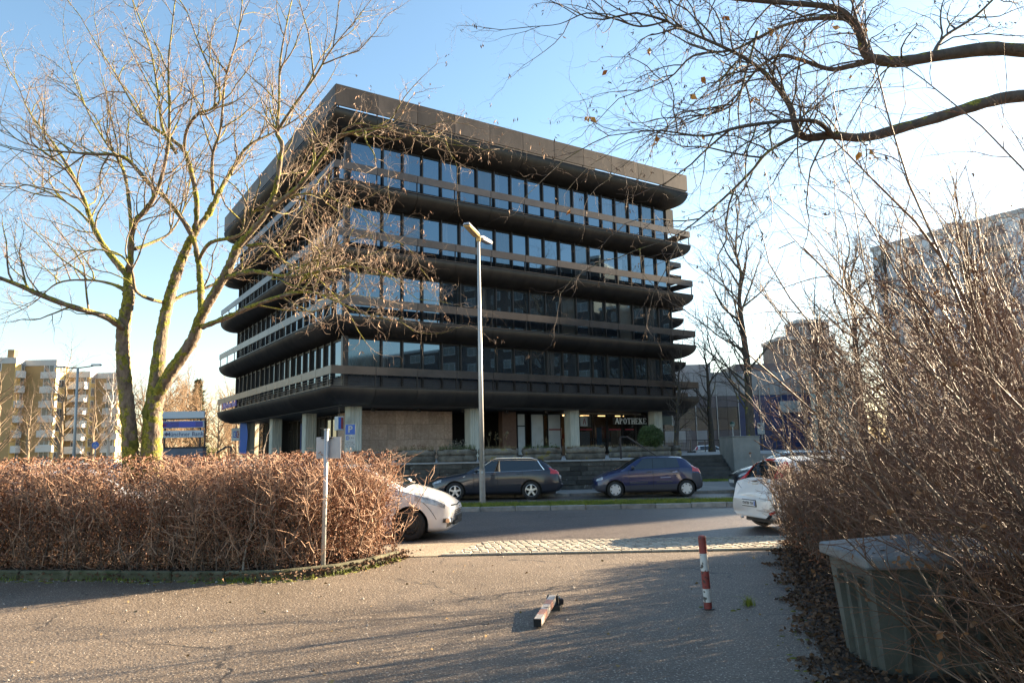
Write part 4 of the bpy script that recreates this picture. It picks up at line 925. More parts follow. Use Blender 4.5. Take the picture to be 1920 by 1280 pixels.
# planters: rounded stone troughs
M_trough = mat('trough_stone', (.05, .046, .038), (.20, .185, .155), scale=3.2, rough=.95, bump=1.2, bscale=16, rand=.25, speck=(3.2, .62, (.17, .14, .05)), world=True)
M_dry = mat('dry_grass', (.12, .10, .05), (.30, .23, .12), scale=6, rough=.9, world=True); M_green = mat('green_leaf', (.03, .06, .012), (.08, .11, .03), scale=6, rough=.7, world=True)
def trough_mesh(L, z0, z1, seed):
    r = random.Random(seed); mb = MB(); n = 36; hw = .34; lay = [(z0, .86), (z0 + .06, .97), ((z0 + z1) / 2, 1.0), (z1 - .07, .97), (z1, .86)]
    for z, s_ in lay:
        for k in range(n):
            t = 2 * math.pi * k / n; c, s2 = math.cos(t), math.sin(t); e = 2.3
            x = (abs(c) ** (2 / e)) * math.copysign(1, c) * L / 2 * (1 - (1 - s_) * .35); y = (abs(s2) ** (2 / e)) * math.copysign(1, s2) * hw * s_; q = 1 + r.uniform(-.022, .022)
            mb.v.append((x * q, y * q, z + r.uniform(-.012, .012)))
    for i in range(len(lay) - 1):
        for k in range(n): mb.f.append((i * n + k, i * n + (k + 1) % n, (i + 1) * n + (k + 1) % n, (i + 1) * n + k))
    mb.f.append(tuple(range(n - 1, -1, -1))); mb.f.append(tuple((len(lay) - 1) * n + k for k in range(n))); return mb.mesh('trough')
tl, tu = trough_mesh(1.64, 0, .25, 1), trough_mesh(1.67, .262, .50, 2)
lab = ['first stone trough planter at the hedge end of the terrace wall, mostly behind hedge twigs', 'dark stone trough planter nearest the hedge, in front of the stone cladding', 'stone trough planter with green tufts left of the lamp post', 'stone trough planter with tall dry seed stalks just right of the lamp post', 'stone trough planter with low green weeds in front of the white shop panels', 'yellow spotted stone trough planter below the third column, rightmost on the wall edge',
       'stone trough planter set back behind the stair handrail', 'stone trough planter under the round clipped bush', 'short stone trough planter at the foot of the last column']
spots = [(x, 30.55, 0) for x in (-5.85, -4.05, -2.35, -.66, 1.13, 2.92)] + [(5.1, 34.2, .35), (6.7, 35.3, .35), (7.75, 36.2, .8)]
def stalks(parent, n, h, L, seed, m, name='stalks'):
    r = random.Random(seed); segs = []; 
    for _ in range(n):
        x, y = r.uniform(-L / 2, L / 2), r.uniform(-.22, .22); hh = h * r.uniform(.5, 1.2); a = r.uniform(-.3, .3); b = r.uniform(-.2, .2)
        segs.append((x, y, .46, x + a * hh * .5, y + b * hh * .5, .46 + hh * .6, .005, .004)); segs.append((x + a * hh * .5, y + b * hh * .5, .46 + hh * .6, x + a * hh, y + b * hh, .46 + hh, .004, .002))
    o = link(name, seg_mesh(name, segs, 3), m, parent); o['kind'] = 'stuff'; return o
def heads(parent, n, L, seed, z0, z1, m, sz=.05, name='seed_heads'):
    rg = np.random.default_rng(seed); k = 14; c = np.stack([rg.uniform(-L / 2, L / 2, n), rg.uniform(-.1, .1, n), rg.uniform(z0, z1, n)], 1)
    p = np.repeat(c, k, 0) + rg.normal(size=(n * k, 3)) * np.array([.03, .03, .07]); o = link(name, card_mesh(name, p, sz, rg), m, parent); o['kind'] = 'stuff'
for i, (x, y, rz) in enumerate(spots):
    t = thing('stone_planter', lab[i], 'planter', (x, y, TZ), rz + random.uniform(-.03, .03), 'stone trough planters on the terrace edge')
    if i == 8: t.scale = (.55, 1, 1)
    link('trough', tl, M_trough, t, smooth=True); link('trough', tu, M_trough, t, smooth=True)
    MB().box(-.75, .75, -.24, .24, .47, .506).build('planter_soil', M_soil, t)
    pl = thing('planter_plants', ['low dry weeds in the planter nearest the hedge', 'reddish dry weeds in the planter in front of the stone cladding', 'grey green heather tuft in the planter left of the lamp post', 'tall dry seed stalks in the planter right of the lamp post', 'fresh low green weeds in the planter in front of the white panels', 'thin dry grass in the planter below the third column', 'straw coloured weeds in the planter behind the handrail', 'few stems around the foot of the round clipped bush', 'thin bare stems in the short planter by the last column'][i], 'plant', (x, y, TZ), rz, 'plants in the stone planters')
    stalks(pl, (160, 200, 260, 190, 330, 300, 120, 40, 40)[i], (.12, .22, .22, .16, .12, .12, .14, .1, .45)[i], 1.5, 40 + i, (M_dry, M_dry, M_green, M_dry, M_green, M_dry, M_dry, M_dry, M_dry)[i])
    if i == 2: heads(pl, 26, .7, 3, .5, .78, mat('heather', (.12, .12, .09), (.2, .19, .15), scale=8, world=True), .06)
    if i == 3: stalks(pl, 7, .62, .9, 77, M_dry); heads(pl, 7, .8, 4, .85, 1.12, M_dry, .055)
    if i == 4: stalks(pl, 4, .5, .8, 78, M_dry); heads(pl, 3, .7, 5, .8, .98, M_dry, .05); heads(pl, 16, 1.2, 6, .47, .56, M_green, .06, 'weeds')
    if i == 1: heads(pl, 12, .9, 9, .5, .7, mat('red_brown_weed', (.14, .06, .03), (.22, .1, .05), scale=6, world=True), .05)
# round clipped bush
bx_ = thing('clipped_bush', 'round clipped dark green bush in a planter in front of the APOTHEKE window', 'bush', (6.5, 35.3, TZ + .36))
rg = np.random.default_rng(5); d = rg.normal(size=(9000, 3)); d /= np.linalg.norm(d, axis=1, keepdims=True); rad = .59 * (1 + .05 * np.sin(d[:, :1] * 9) + .04 * np.sin(d[:, 1:2] * 11 + d[:, 2:] * 7)) * rg.uniform(.86, 1.03, (9000, 1))
p = d * rad * np.array([1, 1, .98]) + np.array([0, 0, .52]); p = p[p[:, 2] > 0]
o = link('leaves', card_mesh('leaves', p, .06, rg, .6), mat('box_leaf', (.02, .045, .012), (.06, .10, .02), scale=9, rough=.5, world=True), bx_); o['kind'] = 'stuff'
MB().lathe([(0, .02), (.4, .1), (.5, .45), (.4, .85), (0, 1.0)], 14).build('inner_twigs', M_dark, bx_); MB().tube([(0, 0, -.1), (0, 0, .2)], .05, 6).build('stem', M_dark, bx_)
# stair handrails
hr = thing('handrail', 'dark square handrail with a pale strip for its sunlit top sloping down beside the blue hatchback', 'handrail', (4.35, 30.35, TZ)); M_iron = mat('dark_iron', (.02, .018, .022), rough=.5, metal=.3)
MB().bar((0, 0, -.05), (0, 0, .86), .075, .075).build('post', M_iron, hr); MB().bar((-.035, 0, .88), (.3, 0, .88), .06, .05).bar((.28, 0, .885), (1.75, 0, -.12), .06, .05).build('rail', M_iron, hr); MB().bar((1.72, 0, -.75), (1.72, 0, -.1), .06, .06).build('post', M_iron, hr)
MB().bar((.28, 0, .915), (1.75, 0, -.09), .035, .012).build('sunlit_top_strip', M_alu, hr)  # added pale strip: sunlight on the rail top put into its colour
hl = thing('handrail', 'dark angular handrail rising to the right in front of the bank entrance', 'handrail', at(432, 872, 34)); 
MB().bar((0, 0, -.4), (0, 0, .82), .07, .07).build('post', M_iron, hl); MB().bar((.03, 0, .84), (-.25, 0, .84), .07, .07).bar((-.24, 0, .84), (-1.25, 0, .2), .07, .07).build('rail', M_iron, hl); MB().box(-1.4, -1.15, -.1, .1, -.35, .28).build('base', M_iron, hl)
# railing at the far end of the plaza, mobile fence panel
rl = thing('railing', 'low dark railing along the far edge of the plaza', 'railing', (13.0, 59.5, TZ))
for k in range(8): MB().bar((k * 1.15, 0, 0), (k * 1.15, 0, .9), .06, .06).build('post', M_iron, rl)
MB().bar((-.2, 0, .9), (8.3, 0, .9), .06, .06).build('rail', M_iron, rl)
MB().bar((-.2, 0, .15), (8.3, 0, .15), .04, .04).build('rail', M_iron, rl)
mf = thing('mobile_fence', 'pale wire mesh mobile fence panel standing on the plaza behind the last column', 'fence', (at(1245, 848, 52).x, 52, TZ))
wfr = (at(1297, 848, 52).x - at(1245, 848, 52).x); MB().tube([(0, 0, .1), (0, 0, 1.65), (wfr, 0, 1.65), (wfr, 0, .1), (0, 0, .12)], .022, 6).build('frame', M_alu, mf)
wi = MB()
for k in range(1, 16): wi.bar((wfr * k / 16, 0, .1), (wfr * k / 16, 0, 1.64), .006)
for k in range(1, 7): wi.bar((0, 0, .1 + k * .22), (wfr, 0, .1 + k * .22), .006)
o = wi.build('wire_mesh', M_alu, mf); o['kind'] = 'stuff'
for x in (0, wfr): MB().bbox(x - .3, x + .3, -.12, .12, -.01, .12, .02).build('foot', M_black, mf)
# lamp post on the median
lp = gnd(905, 945, .1); LP = thing('street_lamp', 'tall pale grey street lamp with two flat heads standing on the grass median', 'street lamp', (lp.x, lp.y, .08))
M_pole = mat('galvanised', (.40, .41, .41), (.50, .50, .49), scale=2, rough=.5, metal=.35, bump=.1, bscale=30)
top = at(897, 452, lp.y); th_ = top.z - .08; lx = top.x - lp.x
MB().tube([(0, 0, 0), (lx * .13, 0, th_ * .13)], .088, 16).build('base_sleeve', mat('pole_base', (.22, .20, .18), (.33, .31, .29), scale=6, rough=.6), LP, smooth=False)
MB().tube([(lx * .13, 0, th_ * .13), (lx * .5, 0, th_ * .5), (lx, 0, th_)], [.078, .066, .046], 16).build('pole', M_pole, LP, smooth=True)
MB().bbox(.045, .06, -.1, .0, 1.1, 1.75, .004).build('hatch', M_pole, LP); MB().box(-.03, .03, -.092, -.08, .95, 1.02).build('sticker', M_white, LP)
M_amber = mat('lamp_cover', (.50, .36, .14), (.62, .46, .20), scale=2, rough=.25); M_hood = mat('lamp_hood', (.42, .43, .45), rough=.35, metal=.4)
def lamp_head(parent, loc, d, L, m_):
    d = Vector(d).normalized(); rz = math.atan2(d.y, d.x); tilt = math.asin(d.z)
    o = MB().add([(0, -.06, .0), (0, .06, 0), (.12, .13, 0), (L, .12, 0), (L + .04, .05, .0), (L + .04, -.05, .0), (L, -.12, 0), (.12, -.13, 0)] + [(0, -.04, .06), (0, .04, .06), (.12, .09, .09), (L - .02, .08, .085), (L + .02, .03, .06), (L + .02, -.03, .06), (L - .02, -.08, .085), (.12, -.09, .09)],
                 [tuple(range(7, -1, -1)), tuple(range(8, 16))] + [(i, (i + 1) % 8, 8 + (i + 1) % 8, 8 + i) for i in range(8)]).build('lamp_head', M_hood, parent, loc, (0, -tilt, rz))
    MB().bbox(.10, L - .02, -.105, .105, -.045, -.002, .015).build('lamp_cover', m_, o); return o
hj = Vector((lx, 0, th_)); MB().bbox(-.07, .07, -.07, .07, -.02, .16, .015).build('head_joint', M_amber, LP, hj)
lamp_head(LP, hj + Vector((-.02, -.05, .12)), (-.30, -1.0, .10), 1.05, M_amber); lamp_head(LP, hj + Vector((.03, .05, .12)), (.30, 1.0, .10), 1.05, mat('lamp_cover_grey', (.32, .33, .38), rough=.3))
# far lamp, blue cycle sign
fl = at(139, 862, 46); FL = thing('street_lamp', 'slim double armed street lamp in front of the yellow flats on the left', 'street lamp', (fl.x, 46, 0)); ft = at(146, 690, 46)
MB().tube([(0, 0, 0), (ft.x - fl.x, 0, ft.z)], [.10, .07], 10).build('pole', M_pole, FL, smooth=True)
for sg_ in (-1, 1):
    MB().tube([(ft.x - fl.x, 0, ft.z), (ft.x - fl.x + sg_ * .95, 0, ft.z + .12 * (1 if sg_ > 0 else .6))], .035, 6).build('arm', M_iron, FL); MB().bbox(-.3, .3, -.12, .12, -.05, .07, .03).build('lamp_head', M_hood, FL, (ft.x - fl.x + sg_ * 1.15, 0, ft.z + (.17 if sg_ > 0 else .1)))
cs = at(177, 860, 44); CS = thing('cycle_path_sign', 'small round blue sign with white pedestrian and cycle symbols in front of the flats', 'traffic sign', (cs.x, 44, 0)); cz = at(177, 834, 44).z
MB().tube([(0, .04, 0), (0, .04, cz + .2)], .03, 8).build('post', M_pole, CS); MB().lathe([(0, 0), (.21, 0), (.21, .02), (0, .02)], 24, (0, 0, cz), 'y').build('disc', M_blu, CS)
MB().box(-.12, .12, -.012, -.002, cz - .012, cz + .012).bar((-.05, -.007, cz + .04), (.03, -.007, cz + .15), .02, .01).box(-.01, .02, -.012, -.002, cz + .1, cz + .17).lathe([(.035, -.01), (.05, -.01), (.05, -.002), (.035, -.002)], 12, (-.07, 0, cz - .08), 'y').lathe([(.035, -.01), (.05, -.01), (.05, -.002), (.035, -.002)], 12, (.07, 0, cz - .08), 'y').build('symbols', M_white, CS)
# parking sign
ps = at(656, 875, 28.6); PS = thing('parking_sign', 'blue square P sign with two white time plates on a slim post behind the hedge', 'traffic sign', (ps.x, 28.6, .1))
z = lambda y: at(656, y, 28.6).z - .1
MB().tube([(0, .03, 0), (0, .03, z(798))], .03, 8).build('post', M_pole, PS); MB().tube([(0, .03, z(868)), (0, .03, z(852))], .034, 8).build('red_white_sleeve', M_white, PS)
MB().bbox(-.2, .2, -.012, 0, z(815), z(795), .004).build('plate', M_white, PS); MB().box(-.185, .185, -.016, -.0125, z(815) + .015, z(795) - .015).build('blue_field', M_blu, PS)
text('P', .36, M_white, PS, (0, -.018, (z(815) + z(795)) / 2), UPR, .002, bold=.008)
MB().bbox(-.19, .19, -.012, 0, z(825.5), z(816), .003).build('time_plate', M_white, PS); MB().box(-.155, -.065, -.015, -.0125, z(824.5), z(817)).build('disc_symbol', M_blu, PS); MB().box(-.12, -.1, -.017, -.0155, z(823.5), z(818)).box(-.14, -.08, -.017, -.0155, z(821), z(820)).build('symbol_mark', M_white, PS)
text('2 Std.', .10, M_black, PS, (.06, -.014, z(820.8)), UPR, .001)
MB().bbox(-.19, .19, -.012, 0, z(839), z(826.5), .003).build('time_plate', M_white, PS)
for q, (tx, yy) in enumerate((('werktags', 829), ('Mo-Fr 8-18h', 833), ('Sa  8-13h', 837))): text(tx, .075, M_black, PS, (0, -.014, z(yy)), UPR, .001)
# sign seen from behind on a round post inside the hedge
hp = Vector((-2.81, 11.03, 0)); HP = thing('sign_post', 'round grey post rising through the hedge with a blank sign back facing us', 'traffic sign', hp)
hz = at(608, 806, 11.0).z; MB().tube([(0, 0, 0), (.02, 0, hz)], .034, 12).build('post', M_pole, HP, smooth=True); MB().tube([(.02, 0, hz - .0), (.02, 0, hz + .02)], .04, 12).build('cap', M_white, HP)
MB().bbox(-.15, .22, .07, .078, hz - .42, hz - .1, .003).build('plate', mat('sign_back', (.33, .33, .36), (.40, .40, .43), scale=3, rough=.45, metal=.4), HP); MB().bar((-.07, .05, hz - .115), (.1, .05, hz - .115), .05, .02).build('clamp', M_iron, HP)
# bank board
bk = at(341, 858, 37); BK = thing('bank_board', 'framed outdoor board reading Münchner Bank with a blue panel above it', 'sign', (bk.x, 37, TZ - .1), .02)
X = lambda x: at(x, 800, 37).x - bk.x; Zb = lambda y: at(341, y, 37).z - TZ + .1
M_pale = mat('pale_board', (.42, .48, .54), rough=.45); M_slate = mat('slate_base', (.07, .085, .12), (.10, .12, .16), scale=2, rough=.6)
MB().bbox(X(302), X(382), -.02, .10, Zb(784), Zb(771), .01).build('top_panel', M_pale, BK); MB().bbox(X(301), X(382), -.03, .08, Zb(802), Zb(789), .01).build('blue_panel_frame', M_pale, BK)
MB().box(X(302.5), X(336), -.04, -.031, Zb(801), Zb(790)).box(X(367), X(380.5), -.04, -.031, Zb(801), Zb(790)).build('blue_panel_ends', mat('deep_blue', (.01, .02, .22), rough=.35), BK); MB().box(X(336.02), X(366.9), -.04, -.031, Zb(801), Zb(790)).build('blue_panel', mat('royal_blue', (.012, .04, .36), rough=.35), BK)
MB().box(X(304.5), X(309.5), -.046, -.041, Zb(798.5), Zb(794)).box(X(310), X(312.5), -.046, -.041, Zb(798.5), Zb(794)).build('red_logo', mat('muted_red', (.16, .01, .09)), BK)
gl = MB(); 
for k, yy in enumerate((793, 795.6, 798)): gl.box(X(315), X((321, 331, 323)[k]), -.045, -.041, Zb(yy) - .012, Zb(yy) + .012)
gl.build('small_lettering', mat('faint_print', (.05, .08, .35)), BK)
MB().bbox(X(300), X(381.5), -.03, .08, Zb(820), Zb(807), .01).build('name_panel', M_pale, BK)
text('Münchner Bank', .295, mat('navy_print', (.02, .035, .11), rough=.5), BK, ((X(315.5) + X(379)) / 2, -.032, Zb(813.8)), UPR, .004, bold=.002, sx=1.0)
MB().box(X(303), X(305), -.036, -.031, Zb(816.5), Zb(811)).box(X(310.8), X(312.8), -.036, -.031, Zb(816.5), Zb(811)).bar((X(305), -.034, Zb(811.5)), (X(308), -.034, Zb(815)), .04, .01).bar((X(310.8), -.034, Zb(811.5)), (X(308), -.034, Zb(815)), .04, .01).build('emblem_blue', mat('navy_print', (.02, .035, .11)), BK)
MB().box(X(303), X(306.5), -.038, -.0365, Zb(816.6), Zb(815.6)).box(X(309.3), X(312.8), -.038, -.0365, Zb(816.6), Zb(815.6)).build('emblem_orange', M_org, BK)
MB().bbox(X(297), X(384), -.15, .35, Zb(876), Zb(840), .02).build('base', M_slate, BK); MB().box(X(297) - .02, X(384) + .02, -.18, .38, Zb(839.9), Zb(837.5)).build('base_cap', M_iron, BK)
for x in (298, 308, 374, 383): MB().bar((X(x), .12, Zb(838)), (X(x) if x not in (298,) else X(301), .12, Zb(784)), .06, .06).build('upright', M_iron, BK)
MB().bar((X(300), .12, Zb(785)), (X(382), .12, Zb(785)), .05, .05).build('crossbar', M_iron, BK)
# bollard and folded parking post
bl = gnd(1328, 1141); BL = thing('bollard', 'upright red and white striped steel bollard on the asphalt', 'bollard', (bl.x, bl.y, 0), 0); BL.rotation_euler = (.01, -.045, .3)
M_redp = mat('worn_red', (.15, .026, .023), (.30, .055, .045), scale=9, rough=.6, speck=(20, .60, (.07, .035, .03))); M_whp = mat('worn_white', (.45, .45, .44), (.62, .62, .60), scale=9, rough=.6, speck=(17, .55, (.06, .055, .05)))
hB = at(1325, 1003, bl.y).z; zz = [0, .03, .035 + hB * .22, hB * .47, hB * .72, hB]
for q, (z0, z1, m_, nm) in enumerate(((0, .10 * hB, M_redp, 'red_band'), (.10 * hB, .28 * hB, M_whp, 'white_band'), (.28 * hB, .52 * hB, M_redp, 'red_band'), (.52 * hB, .76 * hB, M_whp, 'white_band'), (.76 * hB, hB - .02, M_redp, 'red_band'))):
    MB().tube([(0, 0, z0), (0, 0, z1)], .042, 18, cap=False).build(nm, m_, BL, smooth=True)
MB().lathe([(.042, hB - .02), (.04, hB - .008), (.03, hB), (0, hB + .003)], 18).build('cap', M_redp, BL, smooth=True); MB().lathe([(0, 0), (.07, 0), (.07, .008), (.04, .008)], 18).build('base_plate', M_steel, BL)
p0, p1 = gnd(1008, 1177), gnd(1037, 1128, .07); FP = thing('folded_parking_post', 'square red and white barrier post lying folded down on the asphalt', 'bollard', (p0.x, p0.y, 0)); d = Vector((p1.x - p0.x, p1.y - p0.y, 0)); Lp = d.length; FP.rotation_euler = (0, -.07, math.atan2(d.y, d.x))
print('folded post length', Lp)
t_ = .072
for k in range(5):
    a, b = Lp * k / 5 + (.001 if k else .02), Lp * (k + 1) / 5; MB().box(a, b, -t_ / 2, t_ / 2, .012, .012 + t_).build('white_band' if k % 2 == 0 else 'red_band', mat('faded_white', (.42, .38, .34), (.55, .5, .46), scale=12, rough=.7, speck=(20, .62, (.12, .09, .07))) if k % 2 == 0 else mat('faded_red', (.40, .20, .15), (.5, .28, .22), scale=12, rough=.7), FP)
MB().box(.0, .019, -t_ / 2 - .002, t_ / 2 + .002, .01, .014 + t_).build('open_end', M_dark, FP)
MB().bbox(Lp - .02, Lp + .06, -.06, -.04, -.02, .085, .005).bbox(Lp - .02, Lp + .06, .04, .06, -.02, .085, .005).bbox(Lp - .1, Lp + .1, -.09, .09, -.06, -.012, .004).build('hinge', M_steel, FP); MB().tube([(Lp + .03, -.075, .05), (Lp + .03, .075, .05)], .014, 8).build('hinge_pin', M_alu, FP); MB().bbox(Lp - .03, Lp + .02, -.12, -.07, -.01, .05, .006).build('padlock', M_iron, FP)
# grit bin among the shrubs
gb0 = gnd(1640, 1268); GB = thing('grit_bin', 'grey green plastic grit bin with a shallow hipped lid half covered by twigs', 'grit bin', (2.62, 5.62, .02), -.05)
M_bin = mat('bin_plastic', (.045, .048, .040), (.125, .13, .112), scale=2.2, rough=.55, bump=.2, bscale=60); M_lid = mat('bin_lid', (.10, .11, .115), (.22, .235, .24), scale=2.2, rough=.5, bump=.2, bscale=50)
bw0, bd, bh = 1.25, .85, .78
mb = MB(); b0 = [(.07, .06), (bw0 - .07, .06), (bw0 - .07, bd - .06), (.07, bd - .06)]; b1 = [(0, 0), (bw0, 0), (bw0, bd), (0, bd)]
mb.add([(x, y, 0) for x, y in b0] + [(x, y, bh) for x, y in b1], [(3, 2, 1, 0), (4, 5, 6, 7)] + [(i, (i + 1) % 4, 4 + (i + 1) % 4, 4 + i) for i in range(4)]).build('bin', M_bin, GB)
rb = MB()
for k in range(3): y = .2 + k * .2; rb.bar((.045, y, .05), (-.012, y, bh - .08), .05, .03, up=(0, 1, 0))
for k in range(4): x = .22 + k * .26; rb.bar((x, .04, .05), (x, -.015, bh - .08), .05, .03)
rb.build('ribs', M_bin, GB)
ld = MB(); o_ = .06; z0 = bh + .004; ld.add([(-o_, -o_, z0), (bw0 + o_, -o_, z0), (bw0 + o_, bd + o_, z0), (-o_, bd + o_, z0), (-o_, -o_, z0 + .09), (bw0 + o_, -o_, z0 + .09), (bw0 + o_, bd + o_, z0 + .09), (-o_, bd + o_, z0 + .09), (.45, bd * .5, z0 + .20), (bw0 - .45, bd * .5, z0 + .20)],
   [(3, 2, 1, 0), (0, 1, 5, 4), (1, 2, 6, 5), (2, 3, 7, 6), (3, 0, 4, 7), (4, 5, 9, 8), (5, 6, 9), (6, 7, 8, 9), (7, 4, 8)]); lo = ld.build('lid', M_lid, GB)
bv = lo.modifiers.new('bevel', 'BEVEL'); bv.width = .02; bv.segments = 2
# small globe lamp and signs near the stairs
gl_ = at(1375, 822, 52); GL = thing('globe_lamp', 'small green topped globe lamp on a white post above the grey concrete block', 'lamp', (gl_.x, 52, TZ)); gz = at(1375, 795, 52).z - TZ
MB().tube([(0, 0, 0), (0, 0, gz - .1)], .035, 8).build('post', M_white, GL); MB().lathe([(0, -.2), (.14, -.14), (.19, 0)], 12, (0, 0, gz)).build('globe', mat('globe_grey', (.35, .4, .36), rough=.3), GL, smooth=True); MB().lathe([(.195, 0), (.14, .15), (0, .2)], 12, (0, 0, gz)).build('cap', mat('dark_green', (.02, .06, .04), rough=.4), GL, smooth=True)
MB().bbox(-.2, .2, -.06, .0, gz - 1.0, gz - .86, .01).build('plate', M_white, GL)
# ------------------------------------------------------------------ far buildings
M_flat_shade = mat('shaded_render', (.36, .235, .11), (.43, .285, .135), scale=.4, rough=.9); M_flat_sun = mat('sunlit_render', (.70, .46, .17), (.78, .54, .22), scale=.4, rough=.9)  # sun and shade put into the render colours: ends lit, fronts shaded
M_wht = mat('white_render', (.62, .60, .57), (.70, .68, .65), scale=.5, rough=.8); M_fglass = mat('far_glass', (.05, .055, .06), (.12, .12, .12), scale=2, rough=.15, rand=.5)
M_bal = mat('balcony_front', (.58, .57, .56), rough=.7); M_roofb = mat('roof_band', (.42, .43, .44), (.5, .5, .5), scale=1, rough=.8)
def window(parent, x0, x1, y, z0, z1, axis='x', m_=None, frame=None):
    """frame with a pane; on a front wall (axis x, faces -Y) or on an end wall (axis y, faces +X at x = y)"""
    f = MB(); g = MB(); t = .09
    if axis == 'x':
        f.box(x0, x1, y - .06, y - .004, z0, z0 + t).box(x0, x1, y - .06, y - .004, z1 - t, z1).box(x0, x0 + t, y - .06, y - .004, z0 + t, z1 - t).box(x1 - t, x1, y - .06, y - .004, z0 + t, z1 - t).box((x0 + x1) / 2 - t / 3, (x0 + x1) / 2 + t / 3, y - .055, y - .004, z0 + t, z1 - t); g.box(x0 + t, x1 - t, y - .03, y - .003, z0 + t, z1 - t)
    else:
        f.box(y + .004, y + .06, x0, x1, z0, z0 + t).box(y + .004, y + .06, x0, x1, z1 - t, z1).box(y + .004, y + .06, x0, x0 + t, z0 + t, z1 - t).box(y + .004, y + .06, x1 - t, x1, z0 + t, z1 - t).box(y + .004, y + .055, (x0 + x1) / 2 - t / 3, (x0 + x1) / 2 + t / 3, z0 + t, z1 - t); g.box(y + .003, y + .03, x0 + t, x1 - t, z0 + t, z1 - t)
    o = f.build('window', frame or M_wht, parent); g.build('pane', m_ or M_fglass, o)
def flats(label, xl, xr, y, ytop, Yd, depth, bays, name='apartment_block'):
    """front wall between image columns xl..xr at distance Yd"""
    a, b = at(xl, 860, Yd).x, at(xr, 860, Yd).x; zt = at((xl + xr) / 2, ytop, Yd).z
    t = thing(name, label, 'apartment building', (a, Yd, 0), 0, 'yellow and brown flats on the left'); W_ = b - a; fl_ = zt / 7.0
    MB().box(0, W_, 0, depth, -1, zt - .9).build('wall', M_flat_shade, t); MB().box(W_ + .002, W_ + .05, 0, depth, -1, zt - .9).build('end_wall', M_flat_sun, t); MB().box(-.1, W_ + .15, -.1, depth, zt - .9, zt).build('roof_band', M_roofb, t)
    for k in range(7):
        z = .5 + k * (zt - 1.2) / 7
        for kind, p in bays:
            if kind == 'win': window(t, p, p + 1.9, 0, z + .9, z + 2.2)
            elif kind == 'bal':
                MB().box(p, p + 2.6, -1.2, -1.1, z - .1, z + 1.0).box(p, p + .08, -1.1, 0, z - .1, z + 1).box(p + 2.52, p + 2.6, -1.1, 0, z - .1, z + 1).box(p + .08, p + 2.52, -1.1, -.02, z - .1, z).build('balcony', M_bal, t); window(t, p + .3, p + 2.2, 0, z + .25, z + 2.2)
            elif kind == 'corner': MB().box(W_ - 2.0, W_ + .5, -.5, -.01, z + .0, z + 1.0).build('balcony', M_bal, t); window(t, W_ - 1.8, W_ - .2, 0, z + 1.0, z + 2.3)
            elif kind == 'endn': window(t, .5, 1.4, W_ + .05, z + .9, z + 2.2, 'y')
            elif kind == 'endw': window(t, .6, 2.2, W_ + .05, z + .9, z + 2.2, 'y')
            elif kind == 'end': window(t, 1.0, 2.6, W_ + .05, z + .9, z + 2.2, 'y'); window(t, 4.5, 6.2, W_ + .05, z + .9, z + 2.2, 'y'); 
            elif kind == 'endbal': MB().box(W_ + .06, W_ + .9, .1, 1.2, z - .1, z + .95).build('balcony', M_bal, t); window(t, 1.3, 2.0, W_ + .05, z + 1.0, z + 2.3, 'y')
    return t
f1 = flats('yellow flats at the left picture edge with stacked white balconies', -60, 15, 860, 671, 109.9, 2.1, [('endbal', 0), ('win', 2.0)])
MB().box(4.2, 5.2, .6, 1.6, at(5, 671, 109.9).z, at(5, 662, 109.9).z + .6).build('chimney', M_flat_shade, f1)
flats('wide flats, fronts browned for shade, with white corner balconies behind the slim lamp', 33, 93, 860, 675, 112, 3.2, [('corner', 0), ('endw', 0)])
flats('recessed flats, front browned for shade, with a white balcony stack right of the slim lamp', 117, 158, 860, 697, 115.2, 1.8, [('bal', .8), ('endn', 0)])
flats('right hand flats, front browned for shade, ending in yellow corner windows behind the leaning trunks', 170, 213, 860, 699, 117, 4.3, [('corner', 0), ('endw', 0)])
# blue market hall on the right
M_mblue = mat('blue_panel', (.012, .03, .115), (.018, .042, .15), scale=.5, rough=.35, rand=.1); M_mgrey = mat('grey_pink_panel', (.09, .078, .09), (.14, .12, .13), scale=.4, rough=.4, rand=.12); M_mdark = mat('dark_glass_band', (.03, .03, .045), (.06, .055, .07), scale=.4, rough=.15, rand=.2); M_mtop = mat('pale_top_panel', (.30, .29, .29), (.38, .365, .36), scale=.6, rough=.6, rand=.08)
YM = 92.0; mx0, mx1 = at(1225, 800, YM).x, at(1545, 800, YM).x; MK = thing('market_hall', 'wide blue and grey panelled market hall behind the plaza on the right', 'shop building', (mx0, YM, 0), -.03)
mw = mx1 - mx0; ztop = at(1400, 697, YM).z; MB().box(0, mw, .15, 24, -1, ztop - .2).build('hall_core', M_mdark, MK)
nb = 16; pw = mw / nb; rows = [(-.5, 2.2), (2.22, 3.6), (3.62, 5.0), (5.02, 6.4), (6.42, 7.8), (7.82, ztop)]
for i in range(nb):
    xc = mx0 + (i + .5) * pw; blue = i >= 8
    for k, (z0, z1) in enumerate(rows):
        if k == 0: m_ = M_mgrey if not blue else M_mblue
        elif k == 5: m_ = M_mtop
        elif k in (1,): m_ = M_mtop if (i in (1, 2, 4)) else (M_mblue if blue else M_mgrey)  # pale panels low on the facade: reflections put into the panel colour
        else: m_ = M_mblue if blue else (M_mdark if k in (2, 3) else M_mgrey)
        MB().bbox(.02, pw - .02, 0, .15, z0, z1, .015).build('cladding_panel', m_, MK, (i * pw, random.uniform(-.02, .02), 0))
for i in range(0, nb + 1, 2): MB().box(i * pw - .04, i * pw + .04, -.25, -.13, -.5, ztop - 1.2).build('facade_post', M_alu, MK)
MB().box(mw * .55, mw * .9, 4, 12, ztop, ztop + 1.4).build('roof_plant', M_mgrey, MK); MB().box(mw * .10, mw * .42, 6, 12, ztop, ztop + 1.7).build('roof_plant', M_mtop, MK)
